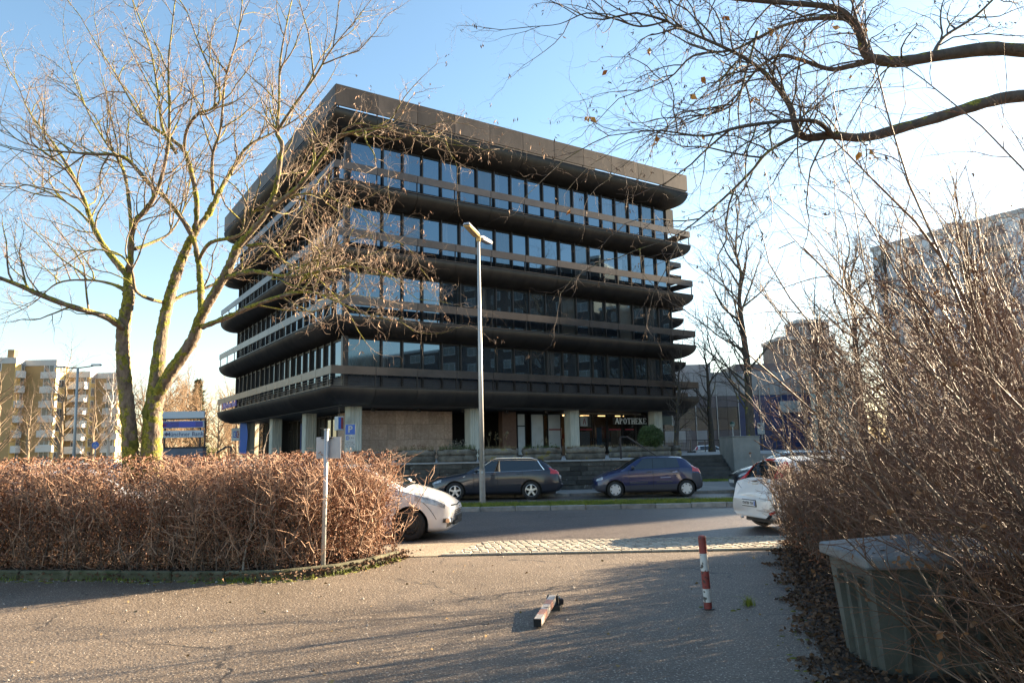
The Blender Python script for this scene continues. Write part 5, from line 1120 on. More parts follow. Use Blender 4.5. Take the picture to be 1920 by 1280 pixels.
MB().box(mw * .74, mw * .86, -.35, -.16, 5.6, 7.0).box(mw * .60, mw * .64, -.35, -.16, 3.0, 4.4).build('sign_panel', M_white, MK)
# stepped grey tower, mint wing, long pale apartment slab, green tower
M_pink = mat('grey_brown_facade', (.16, .125, .115), (.21, .165, .15), scale=.3, rough=.85); M_mint = mat('mint_facade', (.30, .40, .36), (.36, .46, .42), scale=.4, rough=.8); M_slab = mat('pale_slab_facade', (.60, .66, .72), (.70, .76, .82), scale=.3, rough=.8); M_grn = mat('pale_green_facade', (.36, .42, .26), (.42, .48, .31), scale=.3, rough=.8)  # the slab is white; blue of shade and haze put into its colour
def slab(name, label, p, q, depth, zt, m_, floors, bays, roofm=None, bal=False):
    d = Vector((q[0] - p[0], q[1] - p[1], 0)); L = d.length; t = thing(name, label, 'building', (*p, 0), math.atan2(d.y, d.x)); fh = zt / floors; bw_ = L / bays
    MB().box(0, L, 0, depth, -1, zt).build('wall', m_, t); MB().box(-.15, L + .15, -.15, depth + .15, zt + .002, zt + .5).build('roof_band', roofm or M_roofb, t)
    for k in range(floors):
        for i in range(bays):
            z = k * fh; x = i * bw_
            if bal and i % 3 == 1:
                MB().box(x + .1, x + bw_ - .1, -1.1, -1.0, z + .1, z + 1.1).box(x + .1, x + bw_ - .1, -1.0, -.01, z + .0, z + .09).build('balcony', M_bal, t)
            window(t, x + bw_ * .2, x + bw_ * .8, 0, z + fh * .32, z + fh * .82)
    return t
slab('office_tower', 'stepped grey brown block behind the market hall', (41.2, 112), (49.5, 112), 8, 17.6, M_pink, 5, 4); slab('office_tower', 'upper setback of the grey brown block behind the market hall', (45, 114.5), (50, 114.5), 5, 20.6, M_pink, 6, 3)
slab('mint_building', 'mint green wing between the market hall and the shrubs', (33.9, 84), (38.4, 82), 8, 10.0, M_mint, 3, 3)
A_, B_ = Vector((42.0, 83.0)), Vector((60.3, 52.6))
cs_ = slab('apartment_slab', 'long white apartment slab, tinted blue for shade and haze, rising behind the shrubs on the right', A_, B_, 12, 23.6, M_slab, 8, 12, bal=True)
for x, h in ((6, 1.6), (11, 1.2), (17, 2.2), (22, 1.3)): MB().box(x, x + 1.6, 4, 6, 24.1, 24.1 + h).build('roof_vent', M_roofb, cs_)
slab('green_tower', 'pale green high tower at the right picture edge', (87.5, 104), (104, 104), 14, 46, M_grn, 15, 6)
# apartment towers that the dark office windows mirror, off to the right of the street
M_mir = mat('dark_brown_facade', (.035, .028, .025), (.055, .045, .04), scale=.3, rough=.85)
slab('mirrored_tower', 'lower dark apartment tower south of the street, mirrored in the left office windows', (84, -8), (92, -36), 12, 21, M_mir, 7, 6)
slab('mirrored_tower', 'tallest dark apartment tower mirrored in the middle office windows', (80, 26), (84, -7), 12, 34, M_mir, 11, 7)
slab('mirrored_tower', 'dark apartment tower mirrored in the right hand office windows', (79, 44), (80, 27), 12, 25, M_mir, 8, 4)
# ------------------------------------------------------------------ trees, hedge, shrubs
def bark(name, c1, c2, moss=0.0, scale=9, crack=1.0):
    if name in MATS: return MATS[name]
    m = mat(name, c1, c2, scale=scale, rough=.9, bump=1.0 * crack, bscale=34, stretch=(1, 1, .45))
    if moss:
        t = m.node_tree; N, L = t.nodes, t.links; b = N['Principled BSDF']; src = b.inputs['Base Color'].links[0].from_socket
        n = N.new('ShaderNodeTexNoise'); n.inputs['Scale'].default_value = 4.5; n.inputs['Detail'].default_value = 9; n.inputs['Roughness'].default_value = .72; tc = N.new('ShaderNodeTexCoord'); L.new(tc.outputs['Object'], n.inputs['Vector'])
        g = N.new('ShaderNodeNewGeometry'); sx = N.new('ShaderNodeSeparateXYZ'); L.new(g.outputs['Normal'], sx.inputs[0])
        a = N.new('ShaderNodeMath'); a.operation = 'MULTIPLY_ADD'; a.inputs[1].default_value = .12; L.new(sx.outputs['Z'], a.inputs[0]); L.new(n.outputs['Fac'], a.inputs[2])
        a2 = N.new('ShaderNodeMath'); a2.operation = 'MULTIPLY_ADD'; a2.inputs[1].default_value = -.05; L.new(sx.outputs['X'], a2.inputs[0]); L.new(a.outputs[0], a2.inputs[2])
        r = N.new('ShaderNodeValToRGB'); r.color_ramp.elements[0].position = .62 - moss * .1; r.color_ramp.elements[1].position = .68 - moss * .1; L.new(a2.outputs[0], r.inputs[0])
        n2 = N.new('ShaderNodeTexNoise'); n2.inputs['Scale'].default_value = 30; L.new(tc.outputs['Object'], n2.inputs['Vector']); r2 = N.new('ShaderNodeValToRGB'); r2.color_ramp.elements[0].color = (.075, .085, .008, 1); r2.color_ramp.elements[1].color = (.30, .27, .03, 1); r2.color_ramp.elements[0].position = .35; r2.color_ramp.elements[1].position = .65; L.new(n2.outputs['Fac'], r2.inputs[0])
        mx = N.new('ShaderNodeMix'); mx.data_type = 'RGBA'; L.new(r.outputs[0], mx.inputs['Factor']); L.new(src, mx.inputs[6]); L.new(r2.outputs[0], mx.inputs[7]); L.new(mx.outputs[2], b.inputs['Base Color'])
    return m
def V3(a, b, s=1.0): return (a[0] + b[0] * s, a[1] + b[1] * s, a[2] + b[2] * s)
def nrm3(a):
    l = math.sqrt(a[0] * a[0] + a[1] * a[1] + a[2] * a[2]) or 1e-9; return (a[0] / l, a[1] / l, a[2] / l)
def grow(r, P, D, L, R, lev, cfg, out, tips=None):
    n = cfg['n'][lev]; st_ = L / n; wig = cfg['wig'][lev]; tr = cfg['trop'][lev]; d = D; pts = [P]; rad = [R]; dirs = [D]
    rt_ = R * cfg.get('taper', .35); g = r.gauss
    for i in range(n):
        d = nrm3((d[0] + g(0, wig), d[1] + g(0, wig), d[2] + g(0, wig) + tr)); P = V3(P, d, st_); pts.append(P); rad.append(R + (rt_ - R) * (i + 1) / n); dirs.append(d)
    o = out.setdefault(lev, [])
    for i in range(n): a, b = pts[i], pts[i + 1]; o.append((*a, *b, rad[i], rad[i + 1]))
    if lev + 1 <= cfg['max']:
        kids(r, pts, rad, dirs, L, lev, cfg, out, tips)
    elif tips is not None: tips.append((pts[-1], d))
    return pts
def kids(r, pts, rad, dirs, L, lev, cfg, out, tips, t0=None):
    nc = cfg['kids'][lev]; nc = int(nc * L / cfg['ref'][lev] + r.random()); t0 = cfg['t0'][lev] if t0 is None else t0
    for k in range(nc):
        t = t0 + (1 - t0) * (k + r.random()) / max(nc, 1); f = t * (len(pts) - 1); i = min(int(f), len(pts) - 2); f -= i
        p = (pts[i][0] + (pts[i + 1][0] - pts[i][0]) * f, pts[i][1] + (pts[i + 1][1] - pts[i][1]) * f, pts[i][2] + (pts[i + 1][2] - pts[i][2]) * f)
        d = dirs[min(i + 1, len(dirs) - 1)]; ang = cfg['ang'][lev] * r.uniform(.7, 1.3)
        q = nrm3((r.gauss(0, 1), r.gauss(0, 1), r.gauss(0, 1) + cfg.get('updir', .3))); dt = q[0] * d[0] + q[1] * d[1] + q[2] * d[2]; q = nrm3((q[0] - d[0] * dt, q[1] - d[1] * dt, q[2] - d[2] * dt))
        c, s = math.cos(ang), math.sin(ang); nd = (d[0] * c + q[0] * s, d[1] * c + q[1] * s, d[2] * c + q[2] * s)
        ln = cfg['len'][lev + 1] * r.uniform(.55, 1.25) * (1.15 - .5 * t); rr = min((rad[i] + (rad[i + 1] - rad[i]) * f) * .7, cfg['rad'][lev + 1] * r.uniform(.75, 1.2))
        grow(r, p, nd, ln, rr, lev + 1, cfg, out, tips)
    if lev + 1 <= cfg['max'] and cfg.get('lead', True): grow(r, pts[-1], dirs[-1], cfg['len'][lev + 1], rad[-1], lev + 1, cfg, out, tips)
def smooth_path(P, k=4):
    """Catmull-Rom through points (x,y,z,r)"""
    out = []; n = len(P)
    for i in range(n - 1):
        p0, p1, p2, p3 = P[max(i - 1, 0)], P[i], P[i + 1], P[min(i + 2, n - 1)]
        for j in range(k):
            t = j / k; out.append(tuple(.5 * (2 * b + (c - a) * t + (2 * a - 5 * b + 4 * c - d) * t * t + (3 * b - a - 3 * c + d) * t ** 3) for a, b, c, d in zip(p0, p1, p2, p3)))
    out.append(tuple(P[-1])); return out
def limb_tube(mb, path, r, n=8, knob=.10, k=1.0):
    mb.tube([(p[0], p[1], p[2]) for p in path], [max(.003, p[3] * k * (1 + r.uniform(-knob, knob))) for p in path], n)
def path_dirs(path):
    pts = [p[:3] for p in path]; rad = [p[3] for p in path]; dirs = []
    for i in range(len(pts)): a, b = pts[max(i - 1, 0)], pts[min(i + 1, len(pts) - 1)]; dirs.append(nrm3((b[0] - a[0], b[1] - a[1], b[2] - a[2])))
    L = sum(math.dist(pts[i], pts[i + 1]) for i in range(len(pts) - 1)); return pts, rad, dirs, L

# --- the leaning maple on the left: main limbs, traced, in metres
YT = 12.25
def LB(Y0, pts, k=1.0):
    """(column, row, extra depth, radius m) of the limb's bends -> points in the tree"""
    return smooth_path([(*at(x * k, y * k, Y0 + dy), r * (.66 if r > .09 else .78)) for x, y, dy, r in pts], 5)
H = .5                                            # bends measured on an enlargement
TREE = [  # first three are trunks
    LB(YT, [(500, 1800, 0, .20), (480, 1560, 0, .175), (464, 1380, 0, .165), (462, 1240, 0, .155), (482, 1120, .0, .14), (484, 1040, .05, .13)], H),
    LB(YT, [(575, 1800, .1, .26), (572, 1560, .1, .22), (580, 1500, .1, .21), (604, 1270, .15, .145), (632, 1130, .2, .13), (662, 1030, .25, .12), (702, 925, .3, .105), (735, 865, .3, .095)], H),
    LB(YT, [(576, 1520, .1, .17), (634, 1405, .0, .155), (720, 1280, -.1, .14), (750, 1195, -.2, .125), (800, 1105, -.3, .11), (850, 1020, -.4, .10), (890, 925, -.5, .09)], H)]
LIMBS = [
    (LB(YT, [(484, 1040, .05, .11), (450, 1000, .1, .085), (395, 930, .2, .075), (350, 850, .3, .065), (322, 765, .4, .055), (290, 690, .5, .05), (240, 600, .6, .04), (180, 510, .8, .03), (110, 420, .9, .02), (60, 300, 1.0, .012)], H)),
    (LB(YT, [(484, 1040, .05, .10), (490, 960, -.1, .085), (494, 880, -.2, .075), (510, 830, -.3, .07), (560, 770, -.4, .06), (598, 690, -.5, .05), (628, 560, -.6, .045), (636, 420, -.7, .035), (632, 240, -.8, .025), (650, 60, -.9, .015)], H)),
    (LB(YT, [(494, 880, -.2, .06), (482, 740, .0, .045), (466, 650, .1, .04), (440, 590, .2, .03), (400, 540, .3, .025), (330, 420, .5, .02), (280, 280, .6, .012), (240, 160, .6, .006)], H)),
    (LB(YT, [(470, 1240, .0, .10), (440, 1215, -.2, .085), (380, 1182, -.4, .075), (270, 1150, -.7, .065), (150, 1105, -.9, .06), (60, 1065, -1.0, .055), (-60, 1020, -1.2, .045), (-200, 960, -1.4, .03)], H)),
    (LB(YT, [(470, 1090, .0, .06), (420, 1065, .4, .04), (330, 1050, .8, .03), (215, 1062, 1.1, .022), (120, 1140, 1.4, .014), (10, 1195, 1.6, .008)], H)),
    (LB(YT, [(735, 865, .3, .09), (790, 790, .5, .08), (828, 710, .7, .07), (870, 640, .9, .055), (930, 550, 1.0, .045), (1020, 500, 1.2, .03), (1120, 440, 1.3, .02), (1200, 350, 1.4, .012)], H)),
    (LB(YT, [(735, 865, .3, .085), (738, 760, .3, .07), (720, 655, .3, .06), (692, 570, .4, .055), (645, 525, .4, .05), (560, 468, .5, .045), (520, 430, .5, .03), (440, 290, .6, .022), (370, 180, .7, .015), (300, 60, .8, .01)], H)),
    (LB(YT, [(660, 575, .4, .05), (610, 480, .6, .04), (590, 330, .7, .03), (560, 170, .8, .022), (500, 10, .9, .014)], H)),
    (LB(YT, [(756, 1185, -.1, .09), (752, 1080, .2, .08), (745, 985, .3, .075), (718, 880, .2, .07), (640, 765, .1, .06), (560, 690, .0, .055), (490, 610, -.1, .05), (440, 582, -.2, .045), (350, 578, -.3, .04), (270, 572, -.4, .03), (180, 565, -.5, .018), (80, 560, -.6, .01)], H)),
    (LB(YT, [(800, 730, .6, .05), (795, 650, .3, .045), (800, 570, .2, .04), (828, 480, .1, .035), (845, 300, .0, .028), (890, 140, -.1, .02), (910, 0, -.2, .014)], H)),
    (LB(YT, [(690, 560, .4, .045), (700, 490, .1, .04), (740, 430, -.1, .04), (800, 405, -.2, .035), (825, 350, -.2, .028), (760, 200, -.3, .02), (700, 40, -.4, .014)], H)),
    (LB(YT, [(890, 925, -.5, .085), (950, 860, -.6, .08), (1000, 795, -.7, .075), (1035, 700, -.8, .06), (1050, 600, -.8, .055), (1058, 540, -.8, .05), (1038, 495, -.8, .045), (1046, 400, -.8, .035), (1052, 220, -.8, .025), (1090, 20, -.8, .014)], H)),
    (LB(YT, [(1038, 495, -.8, .04), (1100, 400, -1.0, .035), (1180, 290, -1.1, .028), (1240, 190, -1.2, .02), (1330, 80, -1.3, .012), (1400, -10, -1.3, .008)], H)),
    (LB(YT, [(1000, 795, -.7, .065), (1070, 740, -.9, .06), (1130, 690, -1.1, .055), (1200, 600, -1.2, .05), (1262, 520, -1.3, .045), (1350, 490, -1.5, .035), (1480, 480, -1.7, .022), (1600, 510, -1.8, .012), (1680, 540, -1.9, .006)], H)),
    (LB(YT, [(850, 1040, -.4, .07), (950, 1018, -.7, .055), (1050, 1035, -1.0, .045), (1150, 1030, -1.2, .035), (1270, 1000, -1.4, .028), (1400, 1010, -1.6, .016), (1490, 1060, -1.7, .008)], H)),
    (LB(YT, [(760, 1225, -.2, .075), (850, 1190, -.5, .06), (940, 1150, -.8, .055), (1050, 1112, -1.1, .045), (1150, 1095, -1.3, .032), (1240, 1120, -1.5, .02), (1350, 1170, -1.7, .012), (1460, 1200, -1.8, .006)], H)),
    (LB(YT, [(745, 975, .3, .05), (790, 910, .0, .045), (900, 880, -.3, .04), (960, 790, -.5, .03), (1060, 740, -.6, .024), (1200, 730, -.8, .016), (1330, 790, -1.0, .01), (1480, 900, -1.1, .006)], H)),
    (LB(YT, [(632, 1140, .2, .06), (690, 1105, .5, .045), (770, 1080, .7, .035), (840, 1050, .9, .025), (930, 1000, 1.2, .018), (1050, 900, 1.4, .01)], H)),
    (LB(YT, [(620, 1135, .2, .045), (560, 1120, -.2, .04), (510, 1090, -.4, .035), (492, 1010, -.6, .028), (440, 950, -.8, .022), (330, 940, -.9, .016), (210, 1010, -1.0, .010), (100, 990, -1.1, .006)], H)),
    (LB(YT, [(505, 935, -.1, .05), (570, 910, .3, .04), (640, 870, .6, .03), (690, 780, .8, .022), (720, 660, 1.0, .014), (780, 520, 1.1, .008)], H)),
    (LB(YT, [(310, 730, .4, .04), (250, 640, .0, .03), (150, 560, -.3, .022), (60, 520, -.5, .014), (-20, 440, -.6, .008)], H)),
    (LB(YT, [(350, 850, .3, .04), (280, 780, .7, .03), (180, 720, 1.0, .022), (80, 690, 1.2, .014), (-20, 690, 1.4, .008)], H)),
    (LB(YT, [(930, 925, -.5, .05), (1000, 920, -.4, .04), (1060, 980, -.5, .03), (1130, 1020, -.5, .02), (1250, 930, -.6, .014), (1380, 880, -.7, .008)], H)),
]
rT = random.Random(21)
mt = thing('maple_tree', 'big bare maple with three mossy leaning trunks behind the left hedge', 'tree', (0, 0, 0))
M_maple = bark('maple_bark', (.06, .045, .034), (.27, .205, .15), moss=1.55, scale=14, crack=2.2); M_twig = mat('maple_twig', (.15, .105, .08), (.36, .27, .205), scale=6, rough=.75, world=True); M_seed = mat('dry_seed', (.22, .12, .07), (.42, .27, .18), scale=9, rough=.8, world=True)
for q in TREE:
    mb = MB(); limb_tube(mb, smooth_path(q, 3), rT, 22, .03); mb.v = [(x + rT.gauss(0, .006) - (.015 if z < 2 else 0), y + rT.gauss(0, .006), z + rT.gauss(0, .006)) for x, y, z in mb.v]; mb.build('trunk', M_maple, mt, smooth=True)
cfgM = dict(max=3, n={0: 6, 1: 6, 2: 5, 3: 4}, wig={0: .1, 1: .16, 2: .24, 3: .30}, trop={0: 0, 1: .05, 2: .03, 3: .03}, kids={0: 12, 1: 6, 2: 5.2}, ref={0: 3.2, 1: 1.2, 2: .5}, t0={0: .28, 1: .18, 2: .2}, ang={0: .75, 1: .75, 2: .75}, len={1: 1.25, 2: .52, 3: .22}, rad={1: .015, 2: .0065, 3: .0038}, updir=.55, taper=.4)
out = {}; tips = []; tipsR = []
for i, q in enumerate(LIMBS):
    mb = MB(); limb_tube(mb, q, rT, 9, .15, .82); mb.build('limb', M_maple, mt, smooth=True)
    pts, rad, dirs, L = path_dirs(q); right = i in (13, 14, 15, 16, 22)
    cfg = dict(cfgM)
    if right: cfg.update(kids={0: 14, 1: 6.0, 2: 4.4}, trop={0: 0, 1: .02, 2: .0, 3: .0}, wig={0: .1, 1: .22, 2: .32, 3: .4})
    kids(rT, pts, rad, dirs, L, 0, cfg, out, tipsR if right else tips)
for lev, nm, sd in ((1, 'branches', 5), (2, 'twigs', 4), (3, 'twig_tips', 3)):
    o = link(nm, seg_mesh(nm, out[lev], sd), M_maple if lev == 1 else M_twig, mt); o['kind'] = 'stuff'
    print('maple', nm, len(out[lev]))
rg = np.random.default_rng(3)
tp = np.array([t[0] for t in tipsR]); sel = rg.random(len(tp)) < .20; c = np.repeat(tp[sel], 3, 0); c += rg.normal(size=c.shape) * .015
o = link('seed_clusters', card_mesh('seed_clusters', c, .062, rg, .24, hang=2.2), M_seed, mt); o['kind'] = 'stuff'
tp = np.array([t[0] for t in tips]); sel = rg.random(len(tp)) < .05; c = np.repeat(tp[sel], 2, 0); o = link('seed_clusters', card_mesh('seed_clusters', c, .055, rg, .3, hang=1.8), M_seed, mt); o['kind'] = 'stuff'
# moss cushions on the upper sides of trunks and limbs
mm = MB(); rm_ = random.Random(4)
for q in TREE + LIMBS:
    pts, rad, dirs, L = path_dirs(q)
    for _ in range(int(L * 26)):
        t = rm_.random() ** 1.4; f = t * (len(pts) - 1); i = min(int(f), len(pts) - 2); f -= i
        if rad[i] < .03 or math.sin(t * 17 + len(pts)) + rm_.uniform(-.6, .6) < .25: continue
        p = Vector(pts[i]).lerp(Vector(pts[i + 1]), f); d = Vector(dirs[i]); u = Vector((rm_.gauss(-.1, .5), rm_.gauss(-.25, .5), .9 if abs(d.z) < .8 else 0)); u = (u - d * u.dot(d)).normalized(); v = d.cross(u); R0 = rad[i]; c = p + u * R0 * .93
        s_ = R0 * rm_.uniform(.35, .8); base = len(mm.v); n = 7
        mm.v += [tuple(c + (d * math.cos(2 * math.pi * k / n) * 1.5 + v * math.sin(2 * math.pi * k / n)) * s_ * rm_.uniform(.7, 1.2) - u * R0 * .22) for k in range(n)] + [tuple(c + u * s_ * rm_.uniform(.18, .4) + d * rm_.uniform(-.3, .3) * s_)]
        mm.f += [(base + k, base + (k + 1) % n, base + n) for k in range(n)]
o = mm.build('moss', M_moss, mt, smooth=True); o['kind'] = 'stuff'

# --- overhanging tree on the right, its trunk outside the picture
YO = 9.0
ot = thing('overhanging_tree', 'dark tree reaching its mossy boughs and fine twigs into the picture from the top right', 'tree', (0, 0, 0)); M_ob = bark('dark_bark', (.05, .042, .036), (.11, .095, .08), moss=.35); M_ot = mat('dark_twig', (.07, .05, .042), (.13, .095, .08), scale=6, rough=.8, world=True)
rO = random.Random(11); ob = []
tr_o = smooth_path([(11.6, 9.6, -.1, .36), (11.5, 9.6, 1.5, .30), (11.3, 9.5, 3.6, .26), (11.0, 9.4, 5.6, .22), (10.9, 9.3, 8.0, .16), (10.8, 9.2, 11, .08)], 4)
mb = MB(); limb_tube(mb, tr_o, rO, 14, .06); mb.build('trunk', M_ob, ot, smooth=True)
BO = [
    [(11.2, 9.5, 4.6, .17)] + [(*at(x, y, YO + dy), r) for x, y, dy, r in [(2300, 130, .2, .15), (2050, 100, .1, .125), (1920, 95, 0, .115), (1850, 92, 0, .11), (1750, 106, -.1, .10), (1690, 116, -.1, .095), (1645, 112, -.2, .085), (1622, 98, -.2, .08), (1612, 62, -.2, .075), (1592, 34, -.25, .065), (1560, 14, -.3, .055), (1480, 6, -.4, .045), (1380, -2, -.5, .035), (1250, -20, -.6, .022)]],
    [(11.3, 9.5, 3.6, .17)] + [(*at(x, y, YO + dy), r) for x, y, dy, r in [(2350, 250, .3, .14), (2100, 175, .1, .115), (1920, 180, -.1, .10), (1850, 192, -.2, .095), (1760, 220, -.3, .09), (1690, 240, -.4, .082), (1620, 258, -.5, .075), (1560, 254, -.6, .068), (1512, 258, -.6, .06), (1492, 240, -.7, .055), (1482, 200, -.7, .045), (1450, 155, -.8, .038), (1420, 125, -.8, .032), (1370, 95, -.9, .026), (1290, 60, -1, .02), (1250, 40, -1, .016)]],
    [(*at(x, y, YO + dy), r) for x, y, dy, r in [(1640, 112, -.2, .06), (1590, 125, 0, .045), (1555, 130, .1, .04), (1500, 112, .2, .035), (1460, 105, .3, .03), (1420, 130, .4, .025), (1380, 180, .5, .02), (1340, 210, .6, .015), (1260, 240, .7, .010), (1180, 262, .8, .006)]],
    [(*at(x, y, YO + dy), r) for x, y, dy, r in [(1592, 34, -.25, .05), (1530, 35, -.1, .035), (1470, 48, .1, .03), (1415, 75, .2, .026), (1370, 95, .3, .022), (1300, 105, .4, .018), (1250, 150, .5, .013), (1160, 185, .6, .006)]],
    [(*at(x, y, YO + dy), r) for x, y, dy, r in [(1250, 40, -1, .018), (1200, 50, -1, .014), (1150, 35, -1, .012), (1100, 25, -1.1, .010), (1050, 45, -1.1, .007), (1000, 50, -1.1, .005)]],
    [(*at(x, y, YO + dy), r) for x, y, dy, r in [(1560, 254, -.6, .05), (1530, 228, -.9, .035), (1460, 228, -1.1, .028), (1380, 240, -1.3, .022), (1320, 255, -1.4, .016), (1230, 245, -1.5, .010), (1140, 255, -1.6, .006)]],
    [(*at(x, y, YO + dy), r) for x, y, dy, r in [(1500, 250, -.7, .035), (1440, 285, -.9, .026), (1410, 320, -1, .022), (1370, 360, -1.1, .018), (1330, 395, -1.2, .014), (1270, 440, -1.3, .010), (1190, 470, -1.4, .006)]],
    [(*at(x, y, YO + dy), r) for x, y, dy, r in [(1420, 60, .2, .026), (1400, 130, .0, .022), (1380, 190, -.2, .018), (1330, 215, -.3, .014), (1280, 220, -.4, .01), (1220, 260, -.5, .006)]],
    [(*at(x, y, YO + dy), r) for x, y, dy, r in [(1750, 106, -.1, .05), (1770, 70, .2, .03), (1830, 30, .4, .024), (1880, -20, .5, .018)]],
]
cfgO = dict(cfgM); cfgO.update(kids={0: 12, 1: 6.0, 2: 4.0}, len={1: 1.15, 2: .50, 3: .20}, rad={1: .012, 2: .0055, 3: .0034}, trop={0: 0, 1: -.03, 2: -.03, 3: -.02}, wig={0: .1, 1: .2, 2: .3, 3: .36}, updir=-.1, t0={0: .12, 1: .15, 2: .2})
oo = {}; tO = []
for i, b in enumerate(BO):
    q = smooth_path(b, 4); mb = MB(); limb_tube(mb, q, rO, 10, .10, .74); mb.build('bough', M_ob, ot, smooth=True); pts, rad, dirs, L = path_dirs(q)
    kids(rO, pts, rad, dirs, L, 0, cfgO, oo, tO, t0=.42 if i < 2 else None)
for lev, nm, sd in ((1, 'branches', 5), (2, 'twigs', 4), (3, 'twig_tips', 3)):
    o = link(nm, seg_mesh(nm, oo[lev], sd), M_ob if lev == 1 else M_ot, ot); o['kind'] = 'stuff'; print('over', nm, len(oo[lev]))
tp = np.array([t[0] for t in tO]); sel = rg.random(len(tp)) < .14; c = np.repeat(tp[sel], 3, 0) + rg.normal(size=(sel.sum() * 3, 3)) * .012
o = link('seed_clusters', card_mesh('seed_clusters', c, .05, rg, .3, hang=1.8), mat('dark_seed', (.09, .055, .035), (.2, .12, .07), scale=9, rough=.8, world=True), ot); o['kind'] = 'stuff'
M_leafo = mat('orange_leaf', (.45, .16, .03), (.62, .33, .06), scale=6, rough=.6, world=True)
sel = rg.random(len(tp)) < .006; o = link('last_leaves', card_mesh('last_leaves', np.repeat(tp[sel], 2, 0), .09, rg, .6, hang=1.0), M_leafo, ot); o['kind'] = 'stuff'

# --- free standing bare trees behind the street: three kinds, copied
def bare_tree(name, label, loc, h, tr, spread, seed, mb_, mt_, kids_=(15, 6, 4.5), fork=.32, max_=3, group=None, up=.05, thin=1.0):
    r = random.Random(seed); t = thing(name, label, 'tree', loc, 0, group); o = {}; tips_ = []
    n = 10; path = [(r.gauss(0, .01) * h * i / n, r.gauss(0, .01) * h * i / n, h * .92 * i / n, tr * (1 - .86 * i / n)) for i in range(n + 1)]; path[0] = (0, 0, -.1, tr * 1.25)
    mb = MB(); limb_tube(mb, smooth_path(path, 2), r, 10, .05); mb.build('trunk', mb_, t, smooth=True)
    s = h / 12.0
    cfg = dict(max=max_, n={0: 6, 1: 7, 2: 5, 3: 4}, wig={1: .10, 2: .18, 3: .24}, trop={1: up, 2: up * .8, 3: .03}, kids={0: kids_[0], 1: kids_[1], 2: kids_[2]}, ref={0: h, 1: 3.2 * s * spread, 2: 1.2 * s}, t0={0: fork, 1: .22, 2: .2}, ang={0: .85, 1: .7, 2: .7}, len={1: 3.4 * s * spread, 2: 1.5 * s, 3: .62 * s}, rad={1: .075 * s * thin, 2: .022 * s * thin, 3: .0085 * s * thin}, updir=.25, taper=.3)
    pts, rad, dirs, L = path_dirs(path); kids(r, pts, rad, dirs, h, 0, cfg, o, tips_)
    for lev, nm, sd in ((1, 'limbs', 6), (2, 'branches', 4), (3, 'twigs', 3)):
        if lev in o: q = link(nm, seg_mesh(nm, o[lev], sd), mb_ if lev == 1 else mt_, t); q['kind'] = 'stuff'
    return t
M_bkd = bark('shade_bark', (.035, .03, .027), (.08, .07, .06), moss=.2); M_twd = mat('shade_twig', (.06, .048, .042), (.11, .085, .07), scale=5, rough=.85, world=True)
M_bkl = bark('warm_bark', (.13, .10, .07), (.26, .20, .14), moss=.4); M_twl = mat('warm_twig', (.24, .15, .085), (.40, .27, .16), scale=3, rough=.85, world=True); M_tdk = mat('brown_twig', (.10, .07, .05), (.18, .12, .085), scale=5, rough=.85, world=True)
def tree_copy(src, label, loc, rz, sc, name=None, swap=None):
    c = src.copy(); COL.objects.link(c); c.location = loc; c.rotation_euler = (0, 0, rz); c.scale = sc; c['label'] = label
    for ch in list(src.children):
        d = ch.copy(); COL.objects.link(d); d.parent = c
        if swap and ch.active_material in swap: d.material_slots[0].link = 'OBJECT'; d.material_slots[0].material = swap[ch.active_material]
    return c
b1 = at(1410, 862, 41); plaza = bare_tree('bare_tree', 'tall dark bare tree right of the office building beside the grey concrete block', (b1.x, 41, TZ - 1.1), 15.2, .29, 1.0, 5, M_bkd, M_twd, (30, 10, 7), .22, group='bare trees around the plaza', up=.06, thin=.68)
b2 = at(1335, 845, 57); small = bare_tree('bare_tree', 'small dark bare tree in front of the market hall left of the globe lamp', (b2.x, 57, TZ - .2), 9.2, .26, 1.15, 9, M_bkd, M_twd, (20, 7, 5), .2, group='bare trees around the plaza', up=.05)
b3 = at(1267, 846, 50); tree_copy(small, 'leaning slim bare trunk behind the mobile fence panel', (b3.x, 50, TZ - .2), 2.0, (.75, .75, .8)).rotation_euler = (0, -.14, 2.0)
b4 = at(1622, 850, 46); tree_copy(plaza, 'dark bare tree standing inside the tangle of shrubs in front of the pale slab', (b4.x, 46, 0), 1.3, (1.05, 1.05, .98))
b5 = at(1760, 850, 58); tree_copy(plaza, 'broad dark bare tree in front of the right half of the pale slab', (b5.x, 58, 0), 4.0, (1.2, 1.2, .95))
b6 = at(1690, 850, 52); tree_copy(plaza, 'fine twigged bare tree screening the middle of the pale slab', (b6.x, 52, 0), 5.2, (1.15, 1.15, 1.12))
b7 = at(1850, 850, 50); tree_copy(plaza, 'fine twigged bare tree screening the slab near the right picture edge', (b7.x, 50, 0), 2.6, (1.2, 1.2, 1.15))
b8 = at(1545, 850, 48); tree_copy(small, 'small bare tree in front of the mint green wing', (b8.x, 48, 0), 3.3, (1.1, 1.1, 1.2))
